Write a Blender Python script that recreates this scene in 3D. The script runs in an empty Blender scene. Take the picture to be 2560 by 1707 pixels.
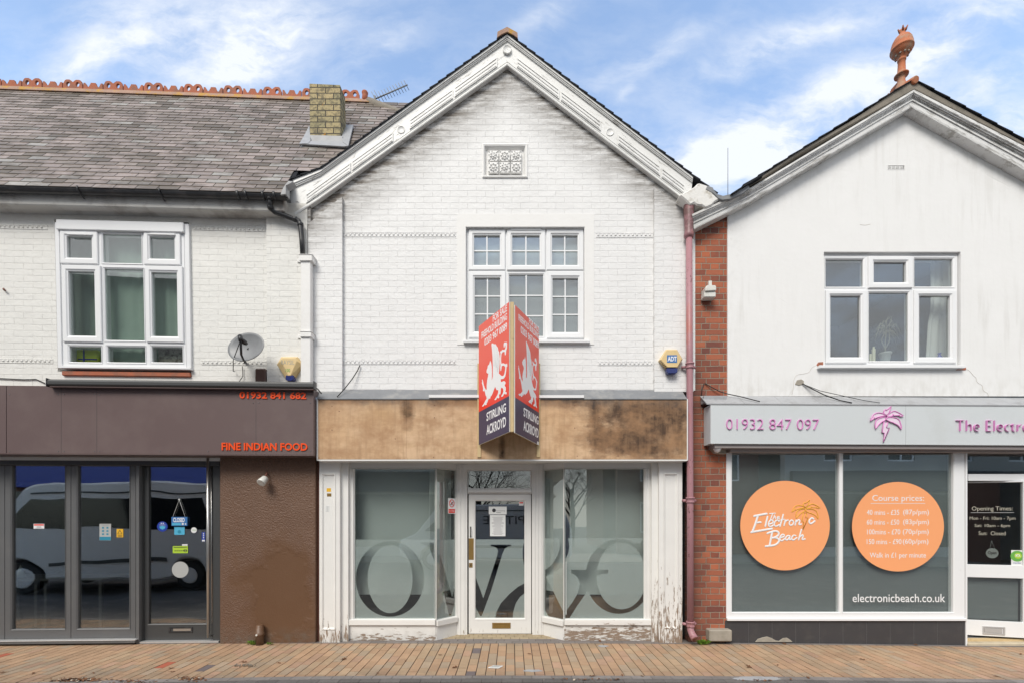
import bpy, bmesh, math, random
from mathutils import Vector, Matrix
from mathutils.geometry import delaunay_2d_cdt
random.seed(7)
S = bpy.context.scene
COL = S.collection
FL, CX, CY, D, CZ = 1138.0, 1280.0, 1290.0, 5.8, 1.6
CAM = Vector((0, -D, CZ)); UP = Vector((0, 0, 1))

# ------------------------------------------------------------------ frames: planes the facades stand on
class Frame:
    def __init__(s, O, eu, ev=UP, k=0.0):
        s.O = Vector(O); s.eu = Vector(eu).normalized(); s.ev = Vector(ev).normalized()
        s.ew = s.eu.cross(s.ev).normalized(); s.k = k
    def uv(s, px, py, w=0.0):
        r = Vector(((px-CX)/FL, 1, (CY-py)/FL)); t = (w-(CAM-s.O).dot(s.ew))/r.dot(s.ew)
        q = CAM+r*t-s.O
        u = q.dot(s.eu)
        return u, q.dot(s.ev)-s.k*u
    def P(s, u, v, w=0.0):
        return s.O+s.eu*u+s.ev*(v+s.k*u)+s.ew*w
    def at(s, px, py, w=0.0):
        u, v = s.uv(px, py, w); return s.P(u, v, w)
    def rect(s, x0, y0, x1, y1, w=0.0):
        xc, yc = (x0+x1)/2, (y0+y1)/2
        a, b = s.uv(x0, yc, w)[0], s.uv(x1, yc, w)[0]
        t, bo = s.uv(xc, y0, w)[1], s.uv(xc, y1, w)[1]
        return (min(a, b), min(t, bo), max(a, b), max(t, bo))
FC = Frame((0, 0, 0), (1, 0, 0))
aL = math.radians(2.26)
FLT = Frame((-2.57, 0, 0), (math.cos(aL), math.sin(aL), 0))
LEAN = [False]
def lean(p):
    if not LEAN[0] or p.z < 3.25: return p
    k = 0.0103+0.0039*max(0, -2.6-p.x)
    return Vector((p.x-k*(min(p.z, 5.6)-4.6), p.y, p.z))

def inside(x, y, lp):
    c = False; n = len(lp); j = n-1
    for i in range(n):
        xi, yi = lp[i]; xj, yj = lp[j]
        if (yi > y) != (yj > y) and x < (xj-xi)*(y-yi)/(yj-yi)+xi: c = not c
        j = i
    return c
def ellipse(cx, cy, rx, ry, n=40, a0=0.0):
    return [(cx+rx*math.cos(a0+2*math.pi*i/n), cy+ry*math.sin(a0+2*math.pi*i/n)) for i in range(n)]

class MB:
    def __init__(s): s.v = []; s.f = []; s.c = []; s.sm = []
    def add(s, vs, fs, col=None, smooth=False):
        b = len(s.v); s.v += [Vector(x) for x in vs]
        for f in fs: s.f.append([b+i for i in f]); s.c.append(col); s.sm.append(smooth)
        return s
    def hexa(s, a, b, col=None):   # a: 4 front points (ccw), b: 4 back points
        return s.add(list(a)+list(b), [(0, 1, 2, 3), (7, 6, 5, 4), (0, 4, 5, 1), (1, 5, 6, 2), (2, 6, 7, 3), (3, 7, 4, 0)], col)
    def slab(s, fr, r, wf, wb, col=None):
        u0, v0, u1, v1 = r; q = [(u0, v0), (u1, v0), (u1, v1), (u0, v1)]
        return s.hexa([fr.P(u, v, wf) for u, v in q], [fr.P(u, v, wb) for u, v in q], col)
    def bx(s, fr, x0, y0, x1, y1, wf, wb, col=None):
        return s.slab(fr, fr.rect(x0, y0, x1, y1, wf), wf, wb, col)
    def quadpx(s, fr, pts, wf, wb, col=None):
        q = [fr.uv(x, y, wf) for x, y in pts]
        return s.poly(fr, [q], wf, wb, col=col)
    def cube(s, x0, y0, z0, x1, y1, z1, col=None):
        a = [(x0, y0, z0), (x1, y0, z0), (x1, y0, z1), (x0, y0, z1)]; b = [(x, y1, z) for x, _, z in a]
        return s.hexa(a, b, col)
    def poly(s, fr, loops, wf, wb, keep=None, col=None):
        vs = []; es = []
        for lp in loops:
            b = len(vs); n = len(lp); vs += [Vector(p) for p in lp]; es += [(b+i, b+(i+1) % n) for i in range(n)]
        if keep is None:
            def keep(x, y):
                c = False
                for lp in loops:
                    if inside(x, y, lp): c = not c
                return c
        ov, oe, of, *_ = delaunay_2d_cdt(vs, es, [], 0, 1e-6)
        tri = []; cnt = {}
        for f in of:
            cx = sum(ov[i][0] for i in f)/len(f); cy = sum(ov[i][1] for i in f)/len(f)
            if keep(cx, cy):
                ar = sum(ov[f[i]][0]*ov[f[(i+1) % len(f)]][1]-ov[f[(i+1) % len(f)]][0]*ov[f[i]][1] for i in range(len(f)))
                f = list(f) if ar > 0 else list(f)[::-1]
                tri.append(f)
                for i in range(len(f)): cnt[(f[i], f[(i+1) % len(f)])] = 1
        n = len(ov)
        vv = [fr.P(p[0], p[1], wf) for p in ov]+[fr.P(p[0], p[1], wb) for p in ov]
        fs = [tuple(f) for f in tri]+[tuple(i+n for i in f[::-1]) for f in tri]
        fs += [(a, a+n, b+n, b) for (a, b) in cnt if (b, a) not in cnt]
        used = sorted({i for f in fs for i in f}); mp = {k: i for i, k in enumerate(used)}
        return s.add([vv[i] for i in used], [tuple(mp[i] for i in f) for f in fs], col)
    def pxpoly(s, fr, loops, wf, wb, **k):
        return s.poly(fr, [[fr.uv(x, y, wf) for x, y in lp] for lp in loops], wf, wb, **k)
    def holes(s, fr, r, hs, wf, wb, col=None):
        lp = lambda q: [(q[0], q[1]), (q[2], q[1]), (q[2], q[3]), (q[0], q[3])]
        return s.poly(fr, [lp(r)]+[lp(h) for h in hs], wf, wb, col=col)
    def ring(s, fr, ro, ri, prof, col=None):   # prof: list of (t,w), t 0 outer .. 1 inner
        vs = []; fs = []
        for t, w in prof:
            q = [ro[i]+(ri[i]-ro[i])*t for i in range(4)]
            vs += [fr.P(q[0], q[1], w), fr.P(q[2], q[1], w), fr.P(q[2], q[3], w), fr.P(q[0], q[3], w)]
        for k in range(len(prof)-1):
            for i in range(4):
                j = (i+1) % 4; fs.append((4*k+i, 4*k+j, 4*k+4+j, 4*k+4+i))
        return s.add(vs, fs, col)
    def tube(s, path, r, seg=8, flat=None, col=None, closed=False):
        path = [Vector(p) for p in path]; n = len(path); vs = []; fs = []
        rr = r if isinstance(r, (list, tuple)) else [r]*n
        ref = None
        for i, p in enumerate(path):
            a = path[(i-1) % n] if (i or closed) else path[0]; b = path[(i+1) % n] if (i < n-1 or closed) else path[-1]
            t = (b-a).normalized()
            if flat is not None:
                nv = Vector(flat).normalized(); sd = t.cross(nv).normalized(); up = nv*0.22
            else:
                if ref is None: ref = Vector((0, 0, 1)) if abs(t.z) < .9 else Vector((0, 1, 0))
                sd = t.cross(ref).normalized(); up = sd.cross(t).normalized(); ref = up
            for k in range(seg):
                q = 2*math.pi*k/seg; vs.append(p+(sd*math.cos(q)+up*math.sin(q))*rr[i])
        m = n if closed else n-1
        for i in range(m):
            for k in range(seg):
                a = i*seg+k; b = i*seg+(k+1) % seg; c = ((i+1) % n)*seg+(k+1) % seg; d = ((i+1) % n)*seg+k
                fs.append((a, b, c, d))
        s.add(vs, fs, col, True)
        if not closed:
            if flat is not None:
                nv = Vector(flat).normalized()
                for p, q, r0 in ((path[0], path[1], rr[0]), (path[-1], path[-2], rr[-1])):
                    t = (p-q).normalized(); sd = t.cross(nv); c0 = len(s.v)
                    pts = [p+nv*0.22*r0]+[p+(sd*math.cos(a)+t*math.sin(a))*r0 for a in [math.pi*k/6 for k in range(7)]]
                    s.add(pts, [(0, k, k+1) for k in range(1, 7)], col, True)
            else:
                b = len(s.v)-len(vs)
                s.f.append([b+k for k in range(seg)][::-1]); s.c.append(col); s.sm.append(False)
                s.f.append([b+(n-1)*seg+k for k in range(seg)]); s.c.append(col); s.sm.append(False)
        return s
    def lathe(s, base, prof, seg=24, axis=(0, 0, 1), col=None, sq=1.0):
        base = Vector(base); ax = Vector(axis).normalized()
        a = ax.cross(Vector((0, 1, 0)) if abs(ax.y) < .9 else Vector((1, 0, 0))).normalized(); b = ax.cross(a)
        vs = []; fs = []
        for r, z in prof:
            for k in range(seg):
                q = 2*math.pi*k/seg; vs.append(base+ax*z+(a*math.cos(q)+b*math.sin(q)*sq)*max(r, 1e-4))
        for i in range(len(prof)-1):
            for k in range(seg):
                fs.append((i*seg+k, i*seg+(k+1) % seg, (i+1)*seg+(k+1) % seg, (i+1)*seg+k))
        s.add(vs, fs, col, True)
        bb = len(s.v)-len(vs)
        s.f.append([bb+k for k in range(seg)][::-1]); s.c.append(col); s.sm.append(False)
        s.f.append([bb+(len(prof)-1)*seg+k for k in range(seg)]); s.c.append(col); s.sm.append(False)
        return s
    def text(s, fr, txt, r, w0, w1, bold=0.0, ref=None, res=3, shear=0, skew=0.0, mirror=False):
        """txt fitted in the uv rect r; if ref is given, the rect is where ref would go and txt is set at that scale"""
        def geo(t):
            cu = bpy.data.curves.new('t', 'FONT'); cu.body = t; cu.offset = bold; cu.resolution_u = res; cu.extrude = .05
            cu.shear = shear; cu.fill_mode = 'BOTH'
            ob = bpy.data.objects.new('t', cu); COL.objects.link(ob); bpy.context.view_layer.update()
            dg = bpy.context.evaluated_depsgraph_get(); me = ob.evaluated_get(dg).to_mesh()
            v = [tuple(x.co) for x in me.vertices]; f = [tuple(p.vertices) for p in me.polygons]
            ob.evaluated_get(dg).to_mesh_clear(); bpy.data.objects.remove(ob); bpy.data.curves.remove(cu)
            return v, f
        v, f = geo(txt); rv = v if ref is None else geo(ref)[0]
        x0 = min(p[0] for p in rv); x1 = max(p[0] for p in rv); y0 = min(p[1] for p in rv); y1 = max(p[1] for p in rv)
        xs = min(p[0] for p in v)
        out = []
        for x, y, z in v:
            a = (x-xs)/(x1-x0); b = (y-y0)/(y1-y0)
            u = r[0]+a*(r[2]-r[0]); vv = r[1]+b*(r[3]-r[1])+skew*(u-r[0])
            if mirror: u = r[2]-(u-r[0])
            out.append(fr.P(u, vv, w0+(w1-w0)*(z+.05)/.1))
        return s.add(out, f)
    def pxtext(s, fr, txt, x0, y0, x1, y1, w, th=.001, **k):
        return s.text(fr, txt, fr.rect(x0, y0, x1, y1, w), w, w+th, **k)

def obj(name, mb, m, parent=None, bevel=0, loc=None):
    vs = [lean(p) for p in mb.v]
    if loc is None:
        loc = parent['_base'] if parent is not None and '_base' in parent else None
    if loc is None:
        xs = [p.x for p in vs]; ys = [p.y for p in vs]; zs = [p.z for p in vs]
        loc = ((min(xs)+max(xs))/2, (min(ys)+max(ys))/2, min(zs))
    L = Vector(loc)
    me = bpy.data.meshes.new(name); me.from_pydata([tuple(p-L) for p in vs], [], mb.f)
    ms = m if isinstance(m, (list, tuple)) else [m]
    for x in ms: me.materials.append(x)
    for p, sm in zip(me.polygons, mb.sm): p.use_smooth = sm
    if any(c is not None for c in mb.c):
        at = me.color_attributes.new('Col', 'FLOAT_COLOR', 'CORNER'); i = 0
        for p, c in zip(me.polygons, mb.c):
            c = c or (1, 1, 1)
            for li in p.loop_indices: at.data[li].color = (*c, 1)
    me.update()
    o = bpy.data.objects.new(name, me); COL.objects.link(o)
    bm = bmesh.new(); bm.from_mesh(me); bmesh.ops.recalc_face_normals(bm, faces=bm.faces); bm.to_mesh(me); bm.free()
    if parent is not None:
        o.parent = parent; o['_base'] = tuple(L)
    else:
        o.location = L; o['_base'] = tuple(L)
    if bevel:
        b = o.modifiers.new('bevel', 'BEVEL'); b.width = bevel; b.segments = 1; b.limit_method = 'ANGLE'; b.angle_limit = .6
    return o
def tag(o, label, cat, group=None, kind=None):
    if label: o['label'] = label
    if cat: o['category'] = cat
    if group: o['group'] = group
    if kind: o['kind'] = kind
    return o
def thing(name, label, cat, loc, group=None):
    o = bpy.data.objects.new(name, None); COL.objects.link(o); o.empty_display_size = .2
    o.location = loc; o['_base'] = tuple(loc); return tag(o, label, cat, group)
def solo(name, mb, m, label, cat, group=None, bevel=0): return tag(obj(name, mb, m, bevel=bevel), label, cat, group)
def struct(name, mb, m): o = obj(name, mb, m); o['kind'] = 'structure'; return o
def lab(o, s): o['label'] = s; return o
# ------------------------------------------------------------------ materials
class NT:
    def __init__(s, name):
        s.m = bpy.data.materials.new(name); s.m.use_nodes = True; s.t = s.m.node_tree; s.b = s.t.nodes['Principled BSDF']
    def n(s, ty, props=None, **ins):
        x = s.t.nodes.new('ShaderNode'+ty)
        for k, v in (props or {}).items(): setattr(x, k, v)
        for k, v in ins.items():
            k2 = {'i0': 0, 'i1': 1, 'i2': 2}.get(k, k.replace('_', ' '))
            sk = x.inputs[k2]
            s.set(sk, v)
        return x
    def set(s, sk, v):
        if hasattr(v, 'is_output') or isinstance(v, bpy.types.NodeSocket): s.t.links.new(v, sk)
        else:
            if isinstance(v, tuple) and len(v) == 3 and sk.type == 'RGBA': v = (*v, 1)
            sk.default_value = v
    def pos(s): return s.n('NewGeometry').outputs['Position']
    def vec(s, v, sc=(1, 1, 1), rot=(0, 0, 0), loc=(0, 0, 0)):
        x = s.n('Mapping', Vector=v); x.inputs['Scale'].default_value = sc; x.inputs['Rotation'].default_value = rot; x.inputs['Location'].default_value = loc
        return x.outputs[0]
    def noise(s, v, scale, det=3, rough=.55, dist=0.0): return s.n('TexNoise', Vector=v, Scale=scale, Detail=det, Roughness=rough, Distortion=dist).outputs['Fac']
    def ramp(s, f, a, b, c0=0.0, c1=1.0):
        x = s.n('MapRange', Value=f); x.inputs['From Min'].default_value = a; x.inputs['From Max'].default_value = b
        x.inputs['To Min'].default_value = c0; x.inputs['To Max'].default_value = c1; return x.outputs[0]
    def math(s, op, a, b=0.0, clamp=False): return s.n('Math', {'operation': op, 'use_clamp': clamp}, i0=a, i1=b).outputs[0]
    def mix(s, f, a, b, bl='MIX'):
        x = s.n('MixRGB', {'blend_type': bl}, Fac=f, Color1=a, Color2=b); return x.outputs[0]
    def sep(s, v): x = s.n('SeparateXYZ', Vector=v); return x.outputs
    def comb(s, a, b, c=0.0): return s.n('CombineXYZ', X=a, Y=b, Z=c).outputs[0]
    def bump(s, h, st=.5, dist=.01): return s.n('Bump', Height=h, Strength=st, Distance=dist).outputs[0]
    def blob(s, xz, cx, cz, rx, rz, soft=.5, nz=None):
        v = s.sep(xz); a = s.math('DIVIDE', s.math('SUBTRACT', v[0], cx), rx); b = s.math('DIVIDE', s.math('SUBTRACT', v[2], cz), rz)
        d = s.math('SQRT', s.math('ADD', s.math('MULTIPLY', a, a), s.math('MULTIPLY', b, b)))
        if nz is not None: d = s.math('ADD', d, s.math('MULTIPLY', s.math('SUBTRACT', nz, .5), 1.6))
        return s.ramp(d, 1+soft*.5, 1-soft)
    def out(s, **k):
        for kk, v in k.items(): s.set(s.b.inputs[kk.replace('_', ' ')], v)
        return s.m

def plain(name, c, rough=.5, var=.06, sc=6, bump=0.0, bsc=60, metal=0.0, spec=.5, dirt=None, dsc=3, dth=(.5, .75), damt=.5):
    N = NT(name); p = N.pos()
    f = N.noise(p, sc, 4)
    col = N.mix(f, tuple(x*(1-var) for x in c), tuple(min(1, x*(1+var)) for x in c))
    if dirt:
        m = N.math('MULTIPLY', N.ramp(N.noise(p, dsc, 6, .65), *dth), damt); col = N.mix(m, col, dirt)
    k = dict(Base_Color=col, Roughness=rough, Metallic=metal, Specular_IOR_Level=spec)
    if bump: k['Normal'] = N.bump(N.noise(p, bsc, 4), bump, .004)
    return N.out(**k)

def brickmat(name, kind):
    N = NT(name); p = N.pos(); x, y, z = N.sep(p)
    wob = N.n('TexNoise', Vector=p, Scale=2.2, Detail=2).outputs['Color']
    w2 = N.n('TexNoise', Vector=p, Scale=14.0, Detail=2).outputs['Color']
    u = N.comb(x, z)
    wv = N.n('VectorMath', {'operation': 'SUBTRACT'}, i0=wob, i1=(.5, .5, .5)).outputs[0]
    wv = N.n('VectorMath', {'operation': 'SCALE'}, i0=wv, Scale=.022).outputs[0]
    wv2 = N.n('VectorMath', {'operation': 'SUBTRACT'}, i0=w2, i1=(.5, .5, .5)).outputs[0]
    wv2 = N.n('VectorMath', {'operation': 'SCALE'}, i0=wv2, Scale=.011).outputs[0]
    u = N.n('VectorMath', {'operation': 'ADD'}, i0=u, i1=wv).outputs[0]
    u = N.n('VectorMath', {'operation': 'ADD'}, i0=u, i1=wv2).outputs[0]
    B = N.n('TexBrick', {'offset': .5, 'offset_frequency': 2, 'squash': .5 if kind == 'red' else 1.0, 'squash_frequency': 2},
            Vector=u, Scale=1.0, Mortar_Size=.0045 if kind != 'red' else .006, Mortar_Smooth=.55, Bias=0.0, Brick_Width=.225, Row_Height=.0765)
    fac = B.outputs['Fac']
    n1 = N.noise(p, 3.0, 5, .6); n2 = N.noise(p, 30, 3); n3 = N.noise(N.vec(p, (1, 1, 5)), 1.3, 4, .65)
    if kind == 'red':
        B.inputs['Color1'].default_value = (.44, .14, .07, 1); B.inputs['Color2'].default_value = (.17, .06, .045, 1); B.inputs['Mortar'].default_value = (.30, .26, .205, 1)
        col = N.mix(N.ramp(n1, .3, .7), B.outputs['Color'], (.46, .12, .045), 'MIX')
        col = N.mix(N.ramp(n1, .45, .65, 0, .35), B.outputs['Color'], N.mix(fac, (.45, .115, .045), (.36, .31, .24)))
        dk = N.ramp(x, 2.55, 2.28)                      # lower bricks get darker towards the pipe
        dk = N.math('MULTIPLY', dk, N.ramp(z, 3.9, 3.4)); dk = N.math('MULTIPLY', dk, N.ramp(n3, .2, .6, .45, 1))
        col = N.mix(N.math('MULTIPLY', dk, .74), col, (.05, .033, .028))
        sp = N.ramp(N.noise(p, 16, 4, .7), .68, .74); col = N.mix(N.math('MULTIPLY', sp, .5), col, (.5, .42, .36))
        h = N.math('ADD', N.math('MULTIPLY', fac, -1.0), N.math('MULTIPLY', n2, .6))
        return N.out(Base_Color=col, Roughness=.9, Normal=N.bump(h, .9, .008))
    base = (.80, .80, .795) if kind == 'white' else (.775, .77, .735)
    col = N.mix(N.ramp(n1, .3, .7), base, tuple(c*.94 for c in base))
    u2 = N.n('VectorMath', {'operation': 'ADD'}, i0=u, i1=(0, .0022, 0)).outputs[0]
    B2 = N.n('TexBrick', {'offset': .5, 'offset_frequency': 2, 'squash': 1.0, 'squash_frequency': 2}, Vector=u2, Scale=1.0, Mortar_Size=.0021, Mortar_Smooth=.35, Bias=0.0, Brick_Width=.225, Row_Height=.0765).outputs['Fac']
    tn = N.noise(N.vec(p, (1.4, 1, 4)), 4.2, 4, .65); crack = N.math('MULTIPLY', N.ramp(B2, .2, .8), N.ramp(tn, .44, .62, .10, 1))
    crack = N.math('MULTIPLY', crack, N.ramp(n3, .34, .62, .35, 1))
    col = N.mix(N.math('MULTIPLY', crack, .40), col, (.25, .235, .20))
    # grime caught under the verge and eaves: a band along the gable edge
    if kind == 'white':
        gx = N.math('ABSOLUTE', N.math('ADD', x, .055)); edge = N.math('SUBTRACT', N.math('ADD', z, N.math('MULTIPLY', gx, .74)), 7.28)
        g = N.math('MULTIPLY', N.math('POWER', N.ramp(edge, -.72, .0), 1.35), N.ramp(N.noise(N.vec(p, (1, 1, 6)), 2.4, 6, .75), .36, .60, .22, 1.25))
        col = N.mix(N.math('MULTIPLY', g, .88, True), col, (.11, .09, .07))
    else:
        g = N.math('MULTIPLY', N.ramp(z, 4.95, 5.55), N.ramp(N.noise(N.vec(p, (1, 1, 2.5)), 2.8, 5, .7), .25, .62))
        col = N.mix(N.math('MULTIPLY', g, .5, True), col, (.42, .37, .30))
    h = N.math('ADD', N.math('MULTIPLY', fac, N.ramp(tn, .3, .6, -.35, -1.3)), N.math('MULTIPLY', N.noise(p, 20, 4), 1.1))
    h = N.math('ADD', h, N.math('MULTIPLY', N.noise(p, 7, 3), 1.2))
    return N.out(Base_Color=col, Roughness=.55, Specular_IOR_Level=.35, Normal=N.bump(h, .5, .008))

def glassmat(name, f0=.08, tint=(.93, .96, .95), wav=.0):
    N = NT(name); N.t.nodes.remove(N.b)
    fc = N.n('LayerWeight', Blend=.5).outputs['Facing']
    f = N.math('ADD', N.math('MULTIPLY', N.math('POWER', fc, 5.0), 1-f0), f0)
    T = N.n('BsdfTransparent', Color=tint); G = N.n('BsdfGlossy', Roughness=.012)
    if wav:
        nn = N.bump(N.noise(N.pos(), 1.3, 1), wav, .02); N.set(G.inputs['Normal'], nn)
    M = N.n('MixShader', Fac=f); N.t.links.new(T.outputs[0], M.inputs[1]); N.t.links.new(G.outputs[0], M.inputs[2])
    N.t.links.new(M.outputs[0], N.t.nodes['Material Output'].inputs[0]); return N.m

def peel(name, c=(.78, .775, .75), z0=.05, z1=.75, amt=1.0, under=(.16, .12, .09), vert=True):
    """old paint flaking off timber; more wood shows low down, where the rain splashes"""
    N = NT(name); p = N.pos(); x, y, z = N.sep(p)
    col = N.mix(N.noise(p, 5, 4), tuple(a*.93 for a in c), tuple(min(1, a*1.05) for a in c))
    st = N.noise(N.vec(p, (7, 7, 1) if vert else (1.4, 1.4, 6)), 6, 6, .7)
    th = N.ramp(z, z0, z1, .52-.03*amt, .74)
    m = N.ramp(N.math('SUBTRACT', st, th), 0, .05)
    und = N.mix(N.noise(N.vec(p, (9, 9, 1)), 12, 3), under, tuple(a*2.4 for a in under))
    grime = N.math('MULTIPLY', N.ramp(z, z0+.18, z0-.02), N.ramp(N.noise(p, 9, 5), .3, .7))
    col = N.mix(N.math('MULTIPLY', grime, .5), col, (.22, .19, .15))
    col = N.mix(m, col, und)
    return N.out(Base_Color=col, Roughness=.5, Normal=N.bump(N.math('SUBTRACT', N.math('MULTIPLY', N.noise(N.vec(p, (8, 8, 1)), 10, 3), .25), m), .5, .003))

def attrmat(name, rough=.7, nsc=20, bump=.3, bsc=80, lichen=False, vary=.15):
    N = NT(name); p = N.pos(); a = N.n('Attribute', {'attribute_name': 'Col'}).outputs['Color']
    f = N.noise(p, nsc, 4); col = N.mix(f, N.mix(1.0, a, (1-vary,)*3, 'MULTIPLY'), N.mix(1.0, a, (1+vary,)*3, 'MULTIPLY'))
    if lichen == 'slate':
        col = N.mix(N.math('MULTIPLY', N.ramp(N.noise(N.vec(p, (1, 1, 2.2)), 2.2, 6, .7), .45, .60), .80), col, (.115, .092, .068))
        col = N.mix(N.math('MULTIPLY', N.ramp(N.noise(p, 26, 4, .7), .70, .74), .5), col, (.42, .40, .33))
    if lichen == 'pave':
        yy = N.sep(p)[1]; kd = N.math('MULTIPLY', N.ramp(yy, -.85, -1.25), N.ramp(N.noise(N.vec(p, (1, 2, 1)), 2.5, 5, .65), .38, .62)); wd = N.math('MULTIPLY', N.ramp(yy, -.22, -.02), N.ramp(N.noise(p, 4, 5, .65), .4, .65))
        col = N.mix(N.math('MULTIPLY', N.math('MAXIMUM', kd, wd), .45), col, (.14, .10, .075))
        gum = N.n('TexVoronoi', Vector=N.vec(p, (1, 1, 0)), Scale=3.1).outputs['Distance']; col = N.mix(N.ramp(gum, .055, .045, 0, .5), col, (.42, .39, .35))
        col = N.mix(N.math('MULTIPLY', N.ramp(N.noise(p, 1.7, 5, .65), .45, .75), .35), col, (.16, .12, .085))
        col = N.mix(N.math('MULTIPLY', N.ramp(N.noise(p, 40, 4, .7), .62, .72), .35), col, (.42, .38, .32))
    return N.out(Base_Color=col, Roughness=rough, Normal=N.bump(N.noise(p, bsc, 3), bump, .003))

M = {}
M['brickC'] = brickmat('white_painted_brick', 'white')
M['brickL'] = brickmat('cream_painted_brick', 'cream')
M['brickR'] = brickmat('red_brick', 'red')
M['lump'] = plain('lumpy_white_filler', (.76, .75, .72), .7, .06, 9, 1.0, 22, dirt=(.35, .31, .24), dsc=9, dth=(.5, .66), damt=.7)
M['smooth'] = plain('white_painted_render', (.79, .785, .77), .6, .04, 4, .35, 26, dirt=(.5, .48, .42), dsc=2.5, dth=(.58, .8), damt=.25)
M['upvc'] = plain('white_upvc', (.80, .81, .82), .28, .02, 3, dirt=(.45, .43, .38), dsc=9, dth=(.62, .8), damt=.25)
M['glass'] = glassmat('window_glass', .10, wav=.06)
M['glassd'] = glassmat('shopfront_glass', .135, wav=.04)
M['glassb'] = glassmat('tanning_shop_glass', .19, wav=.05)
M['glassn'] = glassmat('restaurant_glass', .27, wav=.35)
M['glasso'] = glassmat('upstairs_glass', .24, wav=.05)
M['glassr'] = glassmat('dark_reflecting_glass', .17, wav=.05)
M['room'] = plain('dark_room', (.035, .035, .038), .9)
M['roomg'] = plain('dim_room', (.075, .078, .088), .9)
M['roomb'] = plain('bluish_room', (.06, .065, .085), .9)
M['blind'] = plain('grey_blind', (.30, .325, .34), .8, .04, 2)
M['blindg'] = plain('greenish_grey_blind', (.47, .50, .49), .8, .03, 2)
M['board'] = plain('grey_green_backing', (.22, .24, .245), .7, .10, 1.2)
M['net'] = plain('green_curtain', (.44, .56, .48), .85, .12, 5)
M['curtw'] = plain('white_curtain', (.62, .62, .60), .85, .05, 5)
M['lead'] = plain('lead_sheet', (.19, .20, .215), .5, .18, 7, .3, 30, dirt=(.42, .41, .38), dsc=4, dth=(.5, .7), damt=.5)
M['leadl'] = plain('pale_lead', (.36, .37, .385), .5, .12, 7, .2, 30, dirt=(.15, .14, .14), dsc=5, dth=(.5, .7), damt=.4)
M['black'] = plain('black_plastic', (.028, .029, .032), .38, .1, 8, dirt=(.14, .13, .12), dsc=5, dth=(.5, .75), damt=.4)
M['cable'] = plain('black_cable', (.02, .02, .02), .5)
M['pink'] = None
M['terra'] = plain('terracotta', (.40, .12, .06), .8, .35, 3, .4, 50, dirt=(.16, .10, .075), dsc=6, dth=(.46, .62), damt=.6)
M['terrao'] = plain('bright_terracotta', (.46, .15, .065), .8, .25, 9, .5, 50, dirt=(.36, .30, .22), dsc=11, dth=(.48, .62), damt=.6)
M['lich'] = plain('lichen_covered_terracotta', (.36, .23, .17), .85, .35, 9, .6, 60, dirt=(.46, .26, .05), dsc=7, dth=(.50, .60), damt=.95)
M['yellowbrick'] = None
M['signbrown'] = plain('brown_sign_panel', (.135, .095, .092), .38, .05, 2, dirt=(.20, .155, .145), dsc=1.6, dth=(.48, .75), damt=.45)
M['greyframe'] = plain('grey_aluminium', (.12, .122, .125), .42, .05, 4, dirt=(.16, .155, .15), dsc=4, damt=.4)
M['greydark'] = plain('dark_grey_aluminium', (.055, .057, .058), .42, .05, 4)
M['steel'] = plain('brushed_steel', (.55, .54, .52), .3, .06, 20, metal=.85)
M['alu'] = plain('mill_aluminium', (.60, .60, .60), .4, .06, 20, metal=.5)
M['orange'] = plain('orange_letters', (.86, .085, .012), .35, .05, 3)
M['signgrey'] = plain('pale_grey_sign', (.60, .635, .65), .3, .015, 2, dirt=(.45, .46, .43), dsc=1.6, dth=(.55, .8), damt=.35)
M['magenta'] = plain('pink_tube', (.70, .27, .57), .35, .06, 3)
M['palepink'] = plain('pale_pink_acrylic', (.80, .66, .78), .3, .03, 3)
M['discorange'] = plain('orange_vinyl', (.90, .38, .165), .45, .015, 1)
M['yellow'] = plain('yellow_vinyl', (.80, .46, .03), .45)
M['white'] = plain('white_vinyl', (.82, .82, .83), .45, .02)
M['paper'] = plain('paper', (.72, .73, .72), .7, .02)
M['offw'] = plain('off_white_plastic', (.70, .70, .66), .4, .06, 8, dirt=(.35, .32, .26), dsc=12, damt=.4)
M['ink'] = plain('black_ink', (.03, .03, .035), .6)
M['greyink'] = plain('grey_ink', (.30, .30, .32), .6)
M['fadedtext'] = plain('faded_print', (.42, .40, .33), .6)
M['red'] = plain('red_print', (.78, .05, .03), .4, .02)
M['boardred'] = None
M['navy'] = plain('navy_board', (.060, .050, .095), .35, .03)
M['timber'] = plain('sawn_timber', (.58, .44, .24), .75, .16, 14, .3, 60, dirt=(.25, .17, .09), dsc=9, dth=(.6, .75), damt=.6)
M['brass'] = plain('worn_brass', (.33, .21, .07), .4, .15, 12, metal=.6)
M['yelbox'] = plain('yellowed_plastic', (.72, .54, .27), .45, .06, 6, dirt=(.5, .36, .18), dsc=8, damt=.4)
M['blueplastic'] = plain('blue_plastic', (.022, .035, .16), .2, .1)
M['bluelabel'] = plain('blue_label', (.05, .17, .42), .4)
M['teal'] = plain('teal_print', (.03, .24, .36), .4)
M['cyan'] = plain('light_blue_print', (.09, .42, .62), .4)
M['royal'] = plain('royal_blue_print', (.02, .05, .33), .4)
M['lime'] = plain('lime_print', (.42, .62, .05), .4)
M['green'] = plain('leafy_green_print', (.14, .40, .08), .4)
M['discgrey'] = plain('grey_disc', (.42, .43, .42), .5)
M['stone'] = plain('old_stone', (.34, .31, .26), .9, .2, 9, .6, 40, dirt=(.12, .11, .08), dsc=5, damt=.5)
M['stoney'] = plain('cream_step', (.52, .45, .33), .85, .15, 9, .5, 40, dirt=(.2, .16, .11), dsc=6, damt=.6)
M['weed'] = plain('weed_leaves', (.16, .30, .035), .6, .35, 60)
M['leaf'] = plain('dead_leaf', (.16, .075, .035), .8, .4, 50)
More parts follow.
